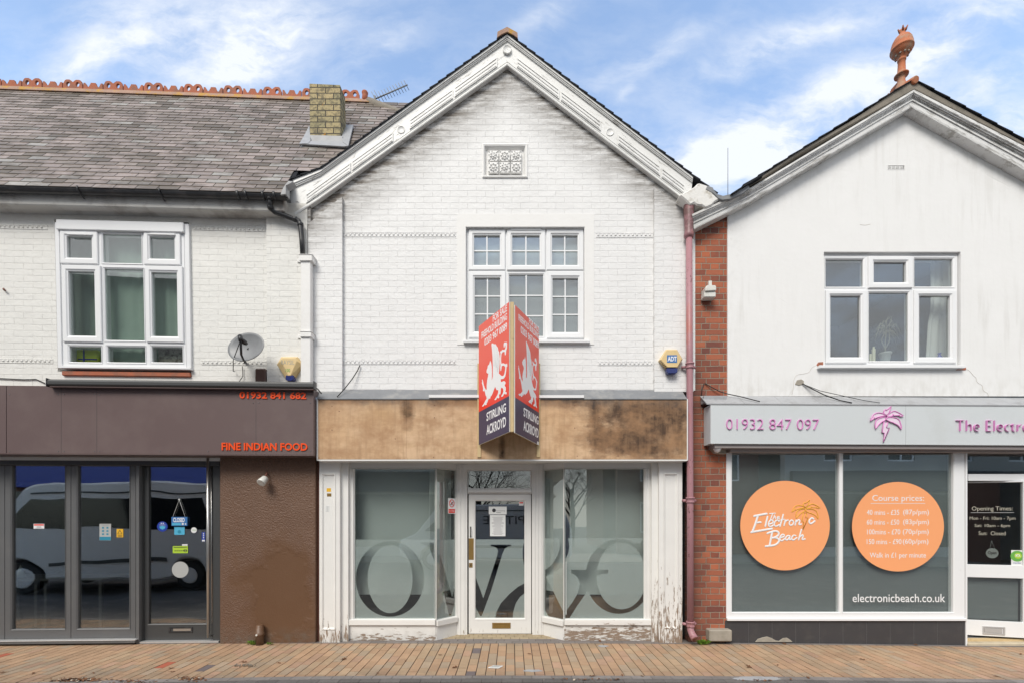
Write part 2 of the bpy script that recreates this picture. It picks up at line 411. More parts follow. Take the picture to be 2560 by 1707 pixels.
M['asphalt'] = plain('asphalt', (.105, .10, .097), .9, .25, 40, .8, 120, dirt=(.24, .22, .20), dsc=3, dth=(.5, .7), damt=.6)
M['grime'] = plain('sand_filled_joint', (.085, .062, .045), .95, .2, 20)
M['tiles'] = plain('charcoal_tiles', (.052, .052, .057), .35, .12, 2.2, dirt=(.10, .095, .09), dsc=6, dth=(.5, .8), damt=.5)
M['grout'] = plain('grey_grout', (.17, .17, .17), .8)
M['pot'] = plain('white_pot', (.33, .34, .33), .5)
M['dryleaf'] = plain('dry_plant', (.20, .195, .14), .8)
M['candle'] = plain('gold_candlestick', (.55, .52, .36), .4)
M['cobalt'] = plain('cobalt_glass', (.01, .03, .35), .15)
M['dish'] = plain('grey_dish', (.24, .25, .26), .45, .12, 5, dirt=(.15, .15, .16), dsc=4, damt=.5)
M['vent'] = plain('brown_plastic', (.10, .055, .045), .5)
M['rust'] = plain('rusty_iron', (.17, .07, .05), .8, .3, 30, .6, 60)
M['limeg'] = plain('lime_toy', (.62, .75, .10), .5)
M['silver'] = plain('silver_van_paint', (.74, .73, .72), .25, .02, 2)
M['whitevan'] = plain('white_van_paint', (.70, .71, .72), .25, .02)
M['tyre'] = plain('tyre_rubber', (.02, .02, .02), .8)
M['vanglass'] = plain('van_glass', (.015, .016, .018), .08)
M['opp1'] = plain('opposite_render', (.42, .41, .38), .8, .08, 2)
M['opp2'] = plain('opposite_brick', (.17, .085, .06), .85, .2, 8)
M['opproof'] = plain('opposite_roof', (.07, .055, .045), .85, .2, 6)
M['oppsign'] = plain('navy_fascia', (.03, .05, .30), .4)
M['oppdark'] = plain('charcoal_fascia', (.035, .035, .045), .4)
M['bark'] = plain('bare_bark', (.06, .048, .038), .9, .2, 20)

def m_film():
    N = NT('frosted_film'); N.t.nodes.remove(N.b)
    T = N.n('BsdfTransparent', Color=(1, 1, 1)); Df = N.n('BsdfDiffuse', Color=(.68, .71, .705, 1))
    X = N.n('MixShader', Fac=.50); N.t.links.new(T.outputs[0], X.inputs[1]); N.t.links.new(Df.outputs[0], X.inputs[2])
    N.t.links.new(X.outputs[0], N.t.nodes['Material Output'].inputs[0]); return N.m
M['film'] = m_film()

def m_ply():
    N = NT('weathered_plywood'); p = N.pos(); x, y, z = N.sep(p)
    gr = N.noise(N.vec(p, (1.2, 1.2, 16)), 5, 6, .7, .6); big = N.noise(p, 1.5, 4, .6)
    vst = N.noise(N.vec(p, (7, 7, .7)), 3, 5, .65)
    col = N.mix(gr, (.50, .305, .16), (.71, .49, .295))
    col = N.mix(N.ramp(big, .35, .7, 0, .7), col, (.70, .51, .34))
    nz = N.noise(N.vec(p, (1, 1, 2.2)), 4, 6, .72)
    g = FC.at
    def st(px, py, rx, ry, amt, c, col):
        q = g(px, py, .18); m = N.blob(p, q.x, q.z, rx/200, ry/200, .9, nz)
        return N.mix(N.math('MULTIPLY', m, amt, True), col, c)
    dk = (.045, .024, .013)
    sf = N.ramp(N.noise(N.vec(p, (1.4, 1, 1.0)), 6, 5, .62), .36, .58, .3, 1)
    for a in ((1610, 1022, 130, 34, .95), (1650, 1062, 95, 72, .95), (1545, 1098, 80, 30, 1.2), (1495, 1090, 20, 46, 1.1), (1640, 1125, 90, 22, .7), (1440, 1004, 90, 12, .7), (1150, 1002, 70, 11, .8), (900, 1000, 110, 9, .6), (1485, 1020, 12, 24, .75), (1555, 1050, 40, 18, .7), (1570, 1120, 60, 14, .7),
              (1690, 1030, 40, 40, .7), (1018, 1018, 15, 40, 1.1), (1090, 1002, 22, 14, .7), (1255, 1120, 7, 30, 1.0), (1600, 1090, 100, 40, .45)):
        q = g(a[0], a[1], .18); m = N.blob(p, q.x, q.z, a[2]/200, a[3]/200, .9, nz)
        col = N.mix(N.math('MULTIPLY', m, .72*a[4], True), col, (.25, .135, .07))
        m = N.math('MULTIPLY', N.math('MULTIPLY', m, sf), a[4]*1.5, True); col = N.mix(m, col, dk)
    col = st(870, 1130, 50, 12, .35, (.28, .14, .06), col); col = st(960, 1035, 60, 26, .4, (.38, .22, .09), col); col = st(920, 1090, 30, 40, .3, (.35, .2, .1), col)
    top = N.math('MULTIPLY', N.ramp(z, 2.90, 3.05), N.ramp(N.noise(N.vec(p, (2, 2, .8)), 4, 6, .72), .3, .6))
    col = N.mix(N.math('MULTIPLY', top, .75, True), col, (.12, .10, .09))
    bot = N.math('MULTIPLY', N.ramp(z, 2.36, 2.30), N.ramp(N.noise(N.vec(p, (2, 2, 1)), 5, 5, .7), .45, .62))
    col = N.mix(N.math('MULTIPLY', bot, .6, True), col, (.26, .13, .07))
    col = N.mix(N.math('MULTIPLY', N.ramp(vst, .48, .75), .5), col, (.32, .19, .10))
    col = N.mix(N.math('MULTIPLY', N.ramp(N.noise(N.vec(p, (1, 1, 1.5)), 2.6, 5, .68), .42, .66), .75), col, (.37, .205, .10))
    # bare scuffed patches inside the stains
    return N.out(Base_Color=col, Roughness=.75, Normal=N.bump(gr, .25, .003))
M['ply'] = m_ply()

def m_brownwall():
    N = NT('brown_textured_render'); p = N.pos(); x, y, z = N.sep(p)
    col = N.mix(N.noise(p, 3, 5, .6), (.118, .060, .034), (.172, .098, .062))
    q = FLT.at(690, 1450); nz = N.noise(p, 2.2, 4, .6)
    sm = N.blob(p, q.x+.1, .60, .55, .72, .3, nz)
    col = N.mix(N.math('MULTIPLY', sm, .6), col, (.128, .064, .028))
    fl = N.ramp(N.noise(N.vec(p, (1, 1, 1.6)), 46, 4, .7), .58, .72); up = N.ramp(z, .6, 1.9)
    col = N.mix(N.math('MULTIPLY', N.math('MULTIPLY', fl, N.math('SUBTRACT', 1.0, sm)), .35), col, (.24, .17, .14))
    lo = N.math('MULTIPLY', N.ramp(z, .22, .02), N.ramp(N.noise(p, 12, 5), .35, .7)); col = N.mix(N.math('MULTIPLY', lo, .7), col, (.13, .12, .10))
    sp = N.ramp(N.noise(p, 22, 4, .7), .71, .75); col = N.mix(N.math('MULTIPLY', sp, .6), col, (.30, .22, .19))
    rim = N.math('MULTIPLY', sm, N.math('SUBTRACT', 1.0, sm)); h = N.math('ADD', N.math('MULTIPLY', N.noise(p, 55, 4), N.math('SUBTRACT', 1.15, sm)), N.math('MULTIPLY', rim, 1.2))
    return N.out(Base_Color=col, Roughness=.45, Normal=N.bump(h, .9, .012))
M['brownwall'] = m_brownwall()

def m_rwall():
    N = NT('smooth_white_render'); p = N.pos(); x, y, z = N.sep(p)
    col = N.mix(N.noise(p, 2, 5, .6), (.755, .755, .745), (.83, .83, .825))
    # hairline cracks
    v = N.n('TexVoronoi', {'feature': 'DISTANCE_TO_EDGE'}, Vector=N.vec(p, (.55, .55, .55)), Scale=1.0).outputs[0]
    ck = N.math('MULTIPLY', N.ramp(v, .006, .0), N.ramp(N.noise(p, 1.2, 3), .52, .66))
    col = N.mix(N.math('MULTIPLY', ck, .3), col, (.4, .38, .35))
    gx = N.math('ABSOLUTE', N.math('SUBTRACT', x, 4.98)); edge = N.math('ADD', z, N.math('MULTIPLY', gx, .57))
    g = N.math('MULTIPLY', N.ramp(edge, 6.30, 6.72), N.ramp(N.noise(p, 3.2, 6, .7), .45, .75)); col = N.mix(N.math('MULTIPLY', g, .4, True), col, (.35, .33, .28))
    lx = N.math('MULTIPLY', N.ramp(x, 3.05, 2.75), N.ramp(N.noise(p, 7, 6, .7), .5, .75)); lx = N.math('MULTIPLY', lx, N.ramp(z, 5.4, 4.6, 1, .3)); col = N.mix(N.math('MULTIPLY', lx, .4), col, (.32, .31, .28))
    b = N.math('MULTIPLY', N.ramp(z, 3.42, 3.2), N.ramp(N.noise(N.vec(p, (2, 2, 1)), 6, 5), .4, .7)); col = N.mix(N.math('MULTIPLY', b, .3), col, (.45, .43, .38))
    vs = N.math('MULTIPLY', N.ramp(N.noise(N.vec(p, (6, 6, .5)), 2.2, 5, .6), .5, .75), N.ramp(N.noise(p, .9, 3), .4, .65)); col = N.mix(N.math('MULTIPLY', vs, .30), col, (.45, .43, .39))
    return N.out(Base_Color=col, Roughness=.7, Normal=N.bump(N.math('ADD', N.noise(p, 14, 5), N.math('MULTIPLY', ck, -1.0)), .28, .008))
M['rwall'] = m_rwall()
def m_ybrick():
    N = NT('yellow_stock_brick'); p = N.pos(); x, y, z = N.sep(p)
    B = N.n('TexBrick', {'offset': .5}, Vector=N.comb(N.math('ADD', x, y), z), Scale=1.0, Mortar_Size=.007, Mortar_Smooth=.3, Bias=0.0, Brick_Width=.225, Row_Height=.081)
    B.inputs['Color1'].default_value = (.46, .37, .20, 1); B.inputs['Color2'].default_value = (.34, .30, .17, 1); B.inputs['Mortar'].default_value = (.05, .045, .04, 1)
    col = N.mix(N.math('MULTIPLY', N.ramp(N.noise(p, 18, 5, .7), .46, .6), .75), B.outputs['Color'], (.10, .092, .07))
    col = N.mix(N.math('MULTIPLY', N.ramp(N.noise(p, 7, 3), .66, .7), .9), col, (.42, .20, .03))
    col = N.mix(N.math('MULTIPLY', N.ramp(z, 8.0, 8.5), .35), col, (.12, .13, .09))
    return N.out(Base_Color=col, Roughness=.9, Normal=N.bump(N.math('SUBTRACT', N.noise(p, 30, 3), B.outputs['Fac']), .8, .006))
M['yellowbrick'] = m_ybrick()
def m_pink():
    N = NT('faded_pink_painted_iron'); p = N.pos(); x, y, z = N.sep(p)
    col = N.mix(N.noise(N.vec(p, (1, 1, .5)), 4, 4), (.34, .165, .185), (.42, .22, .25))
    col = N.mix(N.ramp(N.noise(N.vec(p, (1, 1, .4)), 3.2, 4, .6), .52, .66), col, (.42, .13, .095))
    fl = N.math('MULTIPLY', N.ramp(N.noise(N.vec(p, (2, 2, .8)), 22, 4, .7), .60, .64), N.ramp(N.noise(p, 1.6, 2), .5, .6)); col = N.mix(fl, col, (.07, .035, .03))
    hi = N.math('MULTIPLY', N.ramp(z, 5.0, 5.2), N.ramp(N.noise(p, 12, 4), .35, .55)); col = N.mix(N.math('MULTIPLY', hi, .8), col, (.10, .05, .04))
    return N.out(Base_Color=col, Roughness=.45, Normal=N.bump(N.noise(p, 30, 3), .3, .003))
M['pink'] = m_pink()
def m_boardred():
    N = NT('red_board_print'); p = N.pos(); z = N.sep(p)[2]
    return N.out(Base_Color=N.mix(N.ramp(z, 2.9, 3.5), (.82, .045, .022), (.80, .13, .09)), Roughness=.32)
M['boardred'] = m_boardred()
def m_barge():
    N = NT('cracked_white_gloss'); p = N.pos(); x, y, z = N.sep(p)
    col = N.mix(N.noise(p, 4, 4), (.72, .72, .70), (.80, .80, .785))
    def along(sg, a):
        q = N.vec(p, rot=(0, sg*a, 0)); s2 = N.noise(N.vec(q, (1.2, 1, 9)), 5, 6, .72)
        return N.math('MULTIPLY', N.ramp(s2, .57, .63), N.ramp(N.noise(p, 3, 4, .6), .42, .6))
    sel = N.math('GREATER_THAN', x, -.06)
    m = N.mix(sel, along(1, .62), along(1, -.65))
    col = N.mix(N.math('MULTIPLY', m, .55), col, (.22, .20, .17))
    return N.out(Base_Color=col, Roughness=.42, Normal=N.bump(N.math('MULTIPLY', m, -1.0), .5, .004))
M['barge'] = m_barge()
def m_barge2():
    N = NT('weathered_white_timber'); p = N.pos(); x, y, z = N.sep(p)
    col = N.mix(N.noise(p, 4, 4), (.66, .66, .65), (.76, .76, .75))
    sel = N.math('GREATER_THAN', x, 4.95)
    def al(a): return N.noise(N.vec(N.vec(p, rot=(0, a, 0)), (1.2, 1, 8)), 5, 6, .75)
    s2 = N.mix(sel, al(.52), al(-.5))
    m = N.math('MULTIPLY', N.ramp(s2, .5, .6), N.ramp(N.noise(p, 3, 5, .6), .35, .6))
    rot = N.ramp(x, 2.75, 2.1, 0, .8)
    m = N.math('MAXIMUM', m, N.math('MULTIPLY', rot, N.ramp(s2, .38, .5)))
    col = N.mix(N.math('MULTIPLY', m, .6), col, (.20, .18, .14))
    return N.out(Base_Color=col, Roughness=.6, Normal=N.bump(N.math('MULTIPLY', m, -1.0), .6, .006))
M['barge2'] = m_barge2()
M['peel'] = peel('flaking_white_paint', z1=.55, amt=1.3)
M['peelR'] = peel('badly_flaking_white_paint', z0=.0, z1=1.5, amt=2.6)
M['sillp'] = peel('flaking_sill_paint', z0=.0, z1=.26, amt=1.6, vert=False)
M['sillR'] = peel('badly_flaking_sill_paint', z0=.10, z1=.36, amt=2.9, vert=False)
M['shopw'] = peel('dull_white_gloss', (.74, .735, .715), z0=-.2, z1=.4, amt=0)
M['eaves'] = plain('grubby_white_eaves', (.56, .55, .52), .6, .06, 3, dirt=(.15, .115, .095), dsc=2.2, dth=(.42, .66), damt=.8)
M['slate'] = attrmat('purple_grey_slate', .5, 12, .3, 60, 'slate', .2)
M['darkslate'] = plain('dark_slate', (.035, .037, .042), .95, .2, 10, spec=.0)
M['verge'] = plain('mortared_verge', (.23, .205, .17), .9, .3, 16, .6, 50, dirt=(.05, .05, .04), dsc=8, damt=.6)
M['pavers'] = attrmat('clay_pavers', .78, 14, .35, 120, 'pave', .12)
M['edging'] = attrmat('grey_edging_blocks', .85, 14, .35, 120, False, .2)
# ------------------------------------------------------------------ shared builders
def exp(r, a, b=None):
    b = a if b is None else b
    return (r[0]-a, r[1]-b, r[2]+a, r[3]+b)
def lerp_r(a, b, t): return tuple(a[i]+(b[i]-a[i])*t for i in range(4))
def window(parent, fr, op, w, lights, gl='glass', depth=.07, framem='upvc', name='window'):
    """lights: (pane px rect, sash px rect or None, bars across, bars down)"""
    m = MB(); hs = []
    for pane, sash, nx, ny in lights:
        p = fr.rect(*pane, w)
        hs.append(lerp_r(p, fr.rect(*sash, w), .45) if sash else exp(p, .008))
    m.holes(fr, fr.rect(*op, w), hs, w, w-depth)
    f = obj(name, m, M[framem], parent, bevel=.003)
    for pane, sash, nx, ny in lights:
        p = fr.rect(*pane, w)
        if sash:
            s = MB().ring(fr, fr.rect(*sash, w), p, [(0, w-.004), (0, w+.016), (.10, w+.021), (.70, w+.021), (.82, w+.012), (1, w+.006), (1, w-.03)])
            obj('sash', s, M[framem], f)
        else:
            s = MB().ring(fr, exp(p, .016), p, [(0, w+.001), (0, w+.007), (1, w-.004), (1, w-.03)])
            obj('bead', s, M[framem], f)
        g = MB().slab(fr, exp(p, .006), w-.018, w-.024); obj('pane', g, M[gl], f)
        if nx or ny:
            b = MB(); t = .008
            for i in range(nx):
                u = p[0]+(p[2]-p[0])*(i+1)/(nx+1); b.slab(fr, (u-t, p[1], u+t, p[3]), w-.006, w-.014)
            for i in range(ny):
                v = p[1]+(p[3]-p[1])*(i+1)/(ny+1); b.slab(fr, (p[0], v-t, p[2], v+t), w-.0065, w-.0135)
            obj('glazing_bars', b, M['upvc'], f)
    return f
def room(parent, fr, op, w, depth, m='room', ex=.25, name='room'):
    r = exp(fr.rect(*op, 0), ex, .12); b = MB()
    P = [(r[0], r[1]), (r[2], r[1]), (r[2], r[3]), (r[0], r[3])]
    b.add([fr.P(u, v, w) for u, v in P]+[fr.P(u, v, w-depth) for u, v in P], [(4, 5, 6, 7), (0, 1, 5, 4), (1, 2, 6, 5), (2, 3, 7, 6), (3, 0, 4, 7)])
    return obj(name, b, M[m], parent)
def panel_recess(m, fr, ro, ri, w, d=.012, lip=.008):
    m.ring(fr, ro, ri, [(0, w+.001), (0, w+lip), (.5, w+lip), (.6, w+.002), (.8, w-.002), (1, w-d)])
    m.add([fr.P(ri[0], ri[1], w-d), fr.P(ri[2], ri[1], w-d), fr.P(ri[2], ri[3], w-d), fr.P(ri[0], ri[3], w-d)], [(0, 1, 2, 3)])
def pilaster(parent, fr, px, inner, w, m, name='pilaster', wb=-.1):
    b = MB(); r = fr.rect(*px, w); ri = fr.rect(*inner, w); ro = exp(ri, .028)
    b.holes(fr, (r[0], -.02, r[2], r[3]), [exp(ro, -.002)], w, wb)
    panel_recess(b, fr, ro, ri, w)
    return obj(name, b, M[m], parent, bevel=.003)
def beads(parent, fr, spans, w, mat, step=.055):
    for x0, x1, y in spans:
        b = MB(); r = fr.rect(x0, y-6, x1, y+5, w)
        b.slab(fr, r, w+.003, w-.01); b.slab(fr, (r[0], r[3]-.012, r[2], r[3]), w+.006, w+.002); b.slab(fr, (r[0], r[1], r[2], r[1]+.01), w+.005, w+.002)
        u = r[0]+step/2; vc = (r[1]+r[3])/2
        while u < r[2]-step/3:
            b.lathe(fr.P(u, vc, w+.004), [(.015, 0), (.013, .004), (.008, .007), (.0, .008)], 8, fr.ew); u += step
        obj('string_band', b, mat, parent)

def strip_between(fr, pts, wf, wb):
    return MB().pxpoly(fr, [pts], wf, wb)

# ------------------------------------------------------------------ the central building
CB = thing('shop_building', 'empty white painted brick shop building with carved bargeboards, middle of the terrace', 'building', (0, 0, 0))
gab = [(770, 975), (770, 500), (1268, 128), (1738, 492), (1738, 975)]
winr = FC.rect(1165, 569, 1461, 853, 0)
m = MB(); g = [FC.uv(x, y, 0) for x, y in gab]
plq = exp(FC.rect(1206, 361, 1319, 446, 0), -.003)
m.poly(FC, [g, [(plq[0], plq[1]), (plq[2], plq[1]), (plq[2], plq[3]), (plq[0], plq[3])], [(winr[0], winr[1]), (winr[2], winr[1]), (winr[2], winr[3]), (winr[0], winr[3])]], 0, -.25)
obj('wall', m, M['brickC'], CB)
pls = MB().pxpoly(FC, [[(770, 978), (770, 560), (855, 492), (855, 978)]], .05, .001); obj('brick_pilaster', pls, M['brickC'], CB)
pls = MB().pxpoly(FC, [[(1636, 978), (1636, 470), (1724, 535), (1724, 588), (1734, 600), (1734, 978)]], .05, .001); obj('brick_pilaster', pls, M['brickC'], CB)
# smooth margin round the window
ro = FC.rect(1143, 536, 1485, 862, 0)
m = MB().holes(FC, ro, [exp(winr, .004)], .006, -.01); obj('render_surround', m, M['smooth'], CB)
beads(CB, FC, [(860, 1140, 588), (1490, 1632, 589), (860, 1140, 905), (1494, 1634, 908)], 0, M['brickC'])
# window
ups = []
for (x0, x1, s0, s1) in ((1185, 1249.6, 1172, 1263), (1280.6, 1349, 1267.5, 1363), (1380, 1444, 1366, 1458)):
    ups.append(((x0, 589.5, x1, 664), (s0, 575.5, s1, 677.5), 1, 1))
lows = [((1186.5, 695, 1250.5, 829.6), (1173, 680, 1264, 845), 1, 2), ((1273, 687.5, 1358, 840), None, 1, 2), ((1381, 696, 1445, 831), (1367, 680, 1459, 846), 1, 2)]
W = window(CB, FC, (1167, 571, 1460, 849), -.05, ups+lows, 'glasso')
obj('window_reveal', MB().ring(FC, exp(winr, .001), FC.rect(1167, 571, 1460, 849, -.05), [(0, .0), (0, -.045), (1, -.055), (1, -.12)]), M['smooth'], CB)
b = MB().bx(FC, 1158, 849, 1475, 856, .05, -.05); obj('window_sill', b, M['upvc'], CB, bevel=.004)
obj('trickle_vent', MB().bx(FC, 1277, 571.5, 1352, 575.5, -.02, -.049), M['upvc'], W)
obj('blind', MB().bx(FC, 1160, 565, 1465, 683, -.13, -.135), M['blindg'], CB)
obj('blind', MB().bx(FC, 1160, 683.5, 1465, 855, -.13, -.135), M['blind'], CB)
room(CB, FC, (1167, 571, 1460, 849), -.25, 1.2)
# rosette plaque
Q = MB(); qo = FC.rect(1206, 361, 1319, 446, 0); qi = FC.rect(1216, 374, 1308, 437, 0)
Q.ring(FC, qo, qi, [(0, .0), (0, .014), (.25, .018), (.5, .012), (.9, -.03), (1, -.034)])
Q.add([FC.P(qi[0], qi[1], -.034), FC.P(qi[2], qi[1], -.034), FC.P(qi[2], qi[3], -.034), FC.P(qi[0], qi[3], -.034)], [(0, 1, 2, 3)])
pq = obj('plaque_frame', Q, M['smooth'], CB)
b = MB()   # the wall stands behind, so give the plaque a body in front of it
def rosette(u, v, s, kind):
    b = MB(); h = s*.46
    w0 = .0
    b.slab(FC, (u-h, v-h, u+h, v+h), .006, -.02)
    n = 8 if kind else 6
    for i in range(n):
        a = 2*math.pi*i/n+(.0 if kind else .3)
        c = FC.P(u+math.cos(a)*h*(.62 if kind else .5), v+math.sin(a)*h*(.62 if kind else .5), .005)
        b.lathe(c, [(h*(.22 if kind else .27), 0), (h*.2, .010), (h*.1, .016), (0, .017)], 8, FC.ew)
        if kind == 0:
            a += math.pi/n; b.lathe(FC.P(u+math.cos(a)*h*.85, v+math.sin(a)*h*.85, .005), [(h*.15, 0), (h*.1, .008), (0, .01)], 6, FC.ew)
    b.lathe(FC.P(u, v, .004), [(h*.30, 0), (h*.30, .014), (h*.2, .018), (h*.12, .014), (0, .013)], 12, FC.ew)
    for k in (-1, 1):
        for l in (-1, 1): b.lathe(FC.P(u+k*h*.82, v+l*h*.82, .005), [(h*.16, 0), (h*.1, .01), (0, .012)], 6, FC.ew)
    return b
r = FC.rect(1219, 377, 1304.5, 434, 0); dw = (r[2]-r[0])/3; dh = (r[3]-r[1])/2
for i in range(3):
    for j in range(2):
        obj('rosette_tile', rosette(r[0]+dw*(i+.5), r[3]-dh*(j+.5), min(dw, dh)*.98, (i+j) % 2), M['smooth'], pq)

# bargeboards: a moulded profile carried along the rake
WB = .045
PROF = [(0, -.04), (0, .034), (.10, .036), (.125, .028), (.13, .018), (.14, .018), (.145, .026), (.18, .023), (.186, .012), (.196, .012), (.20, .018), (.225, .016), (.232, .006), (.25, .004), (.255, 0), (.53, 0), (.855, 0), (.865, .004), (.872, -.006), (.882, -.006), (.89, .012), (.93, .018), (.97, .014), (1, 0), (1, -.043)]
def rake_pts(fr, st, w):
    """st: list of (outer px, inner px)"""
    return [(fr.uv(*o, w), fr.uv(*i, w)) for o, i in st]
def rake(fr, st, w, prof):
    R = st; m = MB(); vs = []; n = len(prof)
    for (o, i) in R:
        for j, (t, dw_) in enumerate(prof):
            x, y = o[0]+(i[0]-o[0])*t, o[1]+(i[1]-o[1])*t; f = prof[1][1] if j == 0 else max(dw_, 0)
            vs.append(fr.at(x, y, w+f)+fr.ew*(dw_-f))
    fs = []
    for k in range(len(R)-1):
        for j in range(n-1): fs.append((k*n+j, (k+1)*n+j, (k+1)*n+j+1, k*n+j+1))
    fs.append(tuple(range(n))); fs.append(tuple(range((len(R)-1)*n, len(R)*n)))
    return m.add(vs, fs)
def on_rake(fr, o0, i0, o1, i1, px, t, w, dw_=0):
    """point at board position px along (measured on the outer edge), t across"""
    s = (px-o0[0])/(o1[0]-o0[0]); O = (o0[0]+(o1[0]-o0[0])*s, o0[1]+(o1[1]-o0[1])*s)
    # drop straight down to the inner edge line
    si = (O[0]-i0[0])/(i1[0]-i0[0]); I = (O[0], i0[1]+(i1[1]-i0[1])*si)
    return fr.at(O[0]+(I[0]-O[0])*t, O[1]+(I[1]-O[1])*t, w+dw_)
LO0, LI0, LO1, LI1 = (1268, 83), (1268, 166), (800, 422), (800, 499.7)
RO0, RI0, RO1, RI1 = (1268, 83), (1268, 166), (1768, 466), (1768, 546.5)
bl = obj('bargeboard', rake(FC, [(LO0, LI0), (LO1, LI1), ((713, 457), (738, 541))], WB, PROF), M['barge'], CB)
br = obj('bargeboard', rake(FC, [(RO0, RI0), ((1733, 439.5), (1724, 513))], WB, PROF), M['barge'], CB)
def reed(args, x0, x1):
    m = MB()
    for ta, tb, h in ((.525, .545, .013), (.572, .650, .010), (.676, .748, .010), (.768, .788, .013)):
        q = [on_rake(FC, *args, x, t, WB, h) for x, t in ((x0, ta), (x1, ta), (x1, tb), (x0, tb))]
        k = [on_rake(FC, *args, x, t, WB, -.005) for x, t in ((x0, ta), (x1, ta), (x1, tb), (x0, tb))]
        m.hexa(q, k)
    for xa in (x0, x1):
        s = 2.6 if xa == min(x0, x1) else -2.6
        q = [on_rake(FC, *args, x, t, WB, .012) for x, t in ((xa, .527), (xa+s, .527), (xa+s, .783), (xa, .783))]
        k = [on_rake(FC, *args, x, t, WB, -.004) for x, t in ((xa, .535), (xa+s, .535), (xa+s, .80), (xa, .80))]
        m.hexa(q, k)
    return m
AL = (LO0, LI0, LO1, LI1); AR = (RO0, RI0, RO1, RI1)
for a, b0, x0, x1 in ((AL, bl, 1243, 1136), (AL, bl, 1132, 1024), (AL, bl, 982, 880), (AL, bl, 876, 765), (AR, br, 1292, 1398), (AR, br, 1402, 1502), (AR, br, 1545, 1650), (AR, br, 1654, 1712)):
    obj('reeded_panel', reed(a, x0, x1), M['barge'], b0)
for a, b0, x in ((AL, bl, 1003), (AL, bl, 742), (AR, br, 1525)):
    c = on_rake(FC, *a, x, .63, WB, 0)
    obj('roundel', MB().lathe(c, [(.05, 0), (.05, .005), (.044, .008), (.040, .002), (0, .003)], 20, FC.ew), M['barge'], b0)
c = FC.at(1268, 83+.5*83, WB)
obj('roundel', MB().lathe(c+Vector((0, 0, -.02)), [(.056, 0), (.056, .025), (.050, .028), (.046, .022), (0, .023)], 20, FC.ew), M['barge'], bl)
obj('kneeler', MB().bx(FC, 716, 462, 776, 566, .04, -.2), M['brickC'], CB)
# rotten, lumpy lead-wrapped foot of the right bargeboard
z4 = lambda x, y: (1500+x/3.734, 300+y/3.734)
lump = [z4(*p) for p in ((738, 700), (800, 670), (880, 625), (922, 585), (1003, 610), (1060, 690), (1118, 742), (1075, 765), (1040, 800), (985, 822), (955, 800), (905, 795), (880, 775), (845, 795), (800, 750))]
o = obj('broken_board_foot', MB().pxpoly(FC, [lump], .20, .052), M['lump'], CB, bevel=.02)
# the boxed eaves left behind it
# roof, laid in courses running back from the gable
def roof_plane(px0, px1, w, n, thick=.006, back=7.5, drop=0, mat='darkslate'):
    A = FC.at(*px0, w); B = FC.at(*px1, w); m = MB(); d = (B-A)/n
    nv = Vector((-(B-A).z, 0, (B-A).x)).normalized()
    if nv.z < 0: nv = -nv
    for i in range(n):
        p = A+d*i; q = A+d*(i+1.15)
        a = [p, q, q+nv*(thick+.016), p+nv*thick]
        m.hexa(a, [x+Vector((0, back, 0)) for x in a])
    return m
R1 = roof_plane((1268, 83), (806, 418), .095, 22); A2 = roof_plane((806, 418), (706, 457), .095, 4)
R1.add(A2.v, A2.f); R1.sm = [False]*len(R1.f); R1.c = [None]*len(R1.f)
R2 = roof_plane((1268, 83), (1790, 483), .095, 24)
b0 = len(R1.v); R1.v += R2.v; R1.f += [[i+b0 for i in f] for f in R2.f]; R1.c += [None]*len(R2.f); R1.sm += [False]*len(R2.f)
rf = obj('roof', R1, M['darkslate'], CB)
rc = [(1000+x/3.734, 40+y/3.734) for x, y in ((905, 202), (910, 150), (1000, 104), (1097, 158), (1100, 208), (1060, 178), (1000, 148), (950, 172))]
obj('ridge_tile', MB().pxpoly(FC, [rc], .11, -.5), M['lich'], CB)
# lead flashing above the boarded fascia
fl = MB(); a = FC.at(795, 973, .012); b = FC.at(1704, 974, .012); c = FC.at(1717, 995.2, .19); d = FC.at(793, 995, .19)
n = 12
for i in range(n):
    p = a.lerp(b, i/n); q = a.lerp(b, (i+1)/n); r_ = d.lerp(c, (i+1)/n); s_ = d.lerp(c, i/n)
    fl.hexa([s_, r_, q, p], [x-Vector((0, 0, .01)) for x in (s_, r_, q, p)])
obj('lead_flashing', fl, M['lead'], CB)
# ---- boarded fascia
fas = MB()
for x0, x1 in ((795, 1015.85), (1016.15, 1364.85), (1365.15, 1487.35), (1487.65, 1717)): fas.bx(FC, x0, 995.5, x1, 1147, .18, .02)
F_ = obj('boarded_fascia', fas, M['ply'], CB)
tr = MB().bx(FC, 791.5, 995, 795, 1150, .184, .0).bx(FC, 795.2, 1147.2, 1717.2, 1151, .178, .0).bx(FC, 1717.3, 996, 1720, 1150, .184, .0)
obj('fascia_trim', tr, M['shopw'], CB)
nl = MB()
for x, y in ((810, 999), (830, 1014), (848, 1027), (830, 1074), (1086, 1043), (1086, 1012), (988, 1096), (1084, 1142), (1437, 1013), (1437, 1069), (1443, 1139), (1350, 1020), (1498, 1042), (1545, 1138), (797.5, 1143), (797.5, 1000), (1250, 1142)):
    nl.lathe(FC.at(x, y, .18), [(.006, 0), (.005, .003), (0, .004)], 6, FC.ew)
obj('nail_heads', nl, M['rust'], F_)
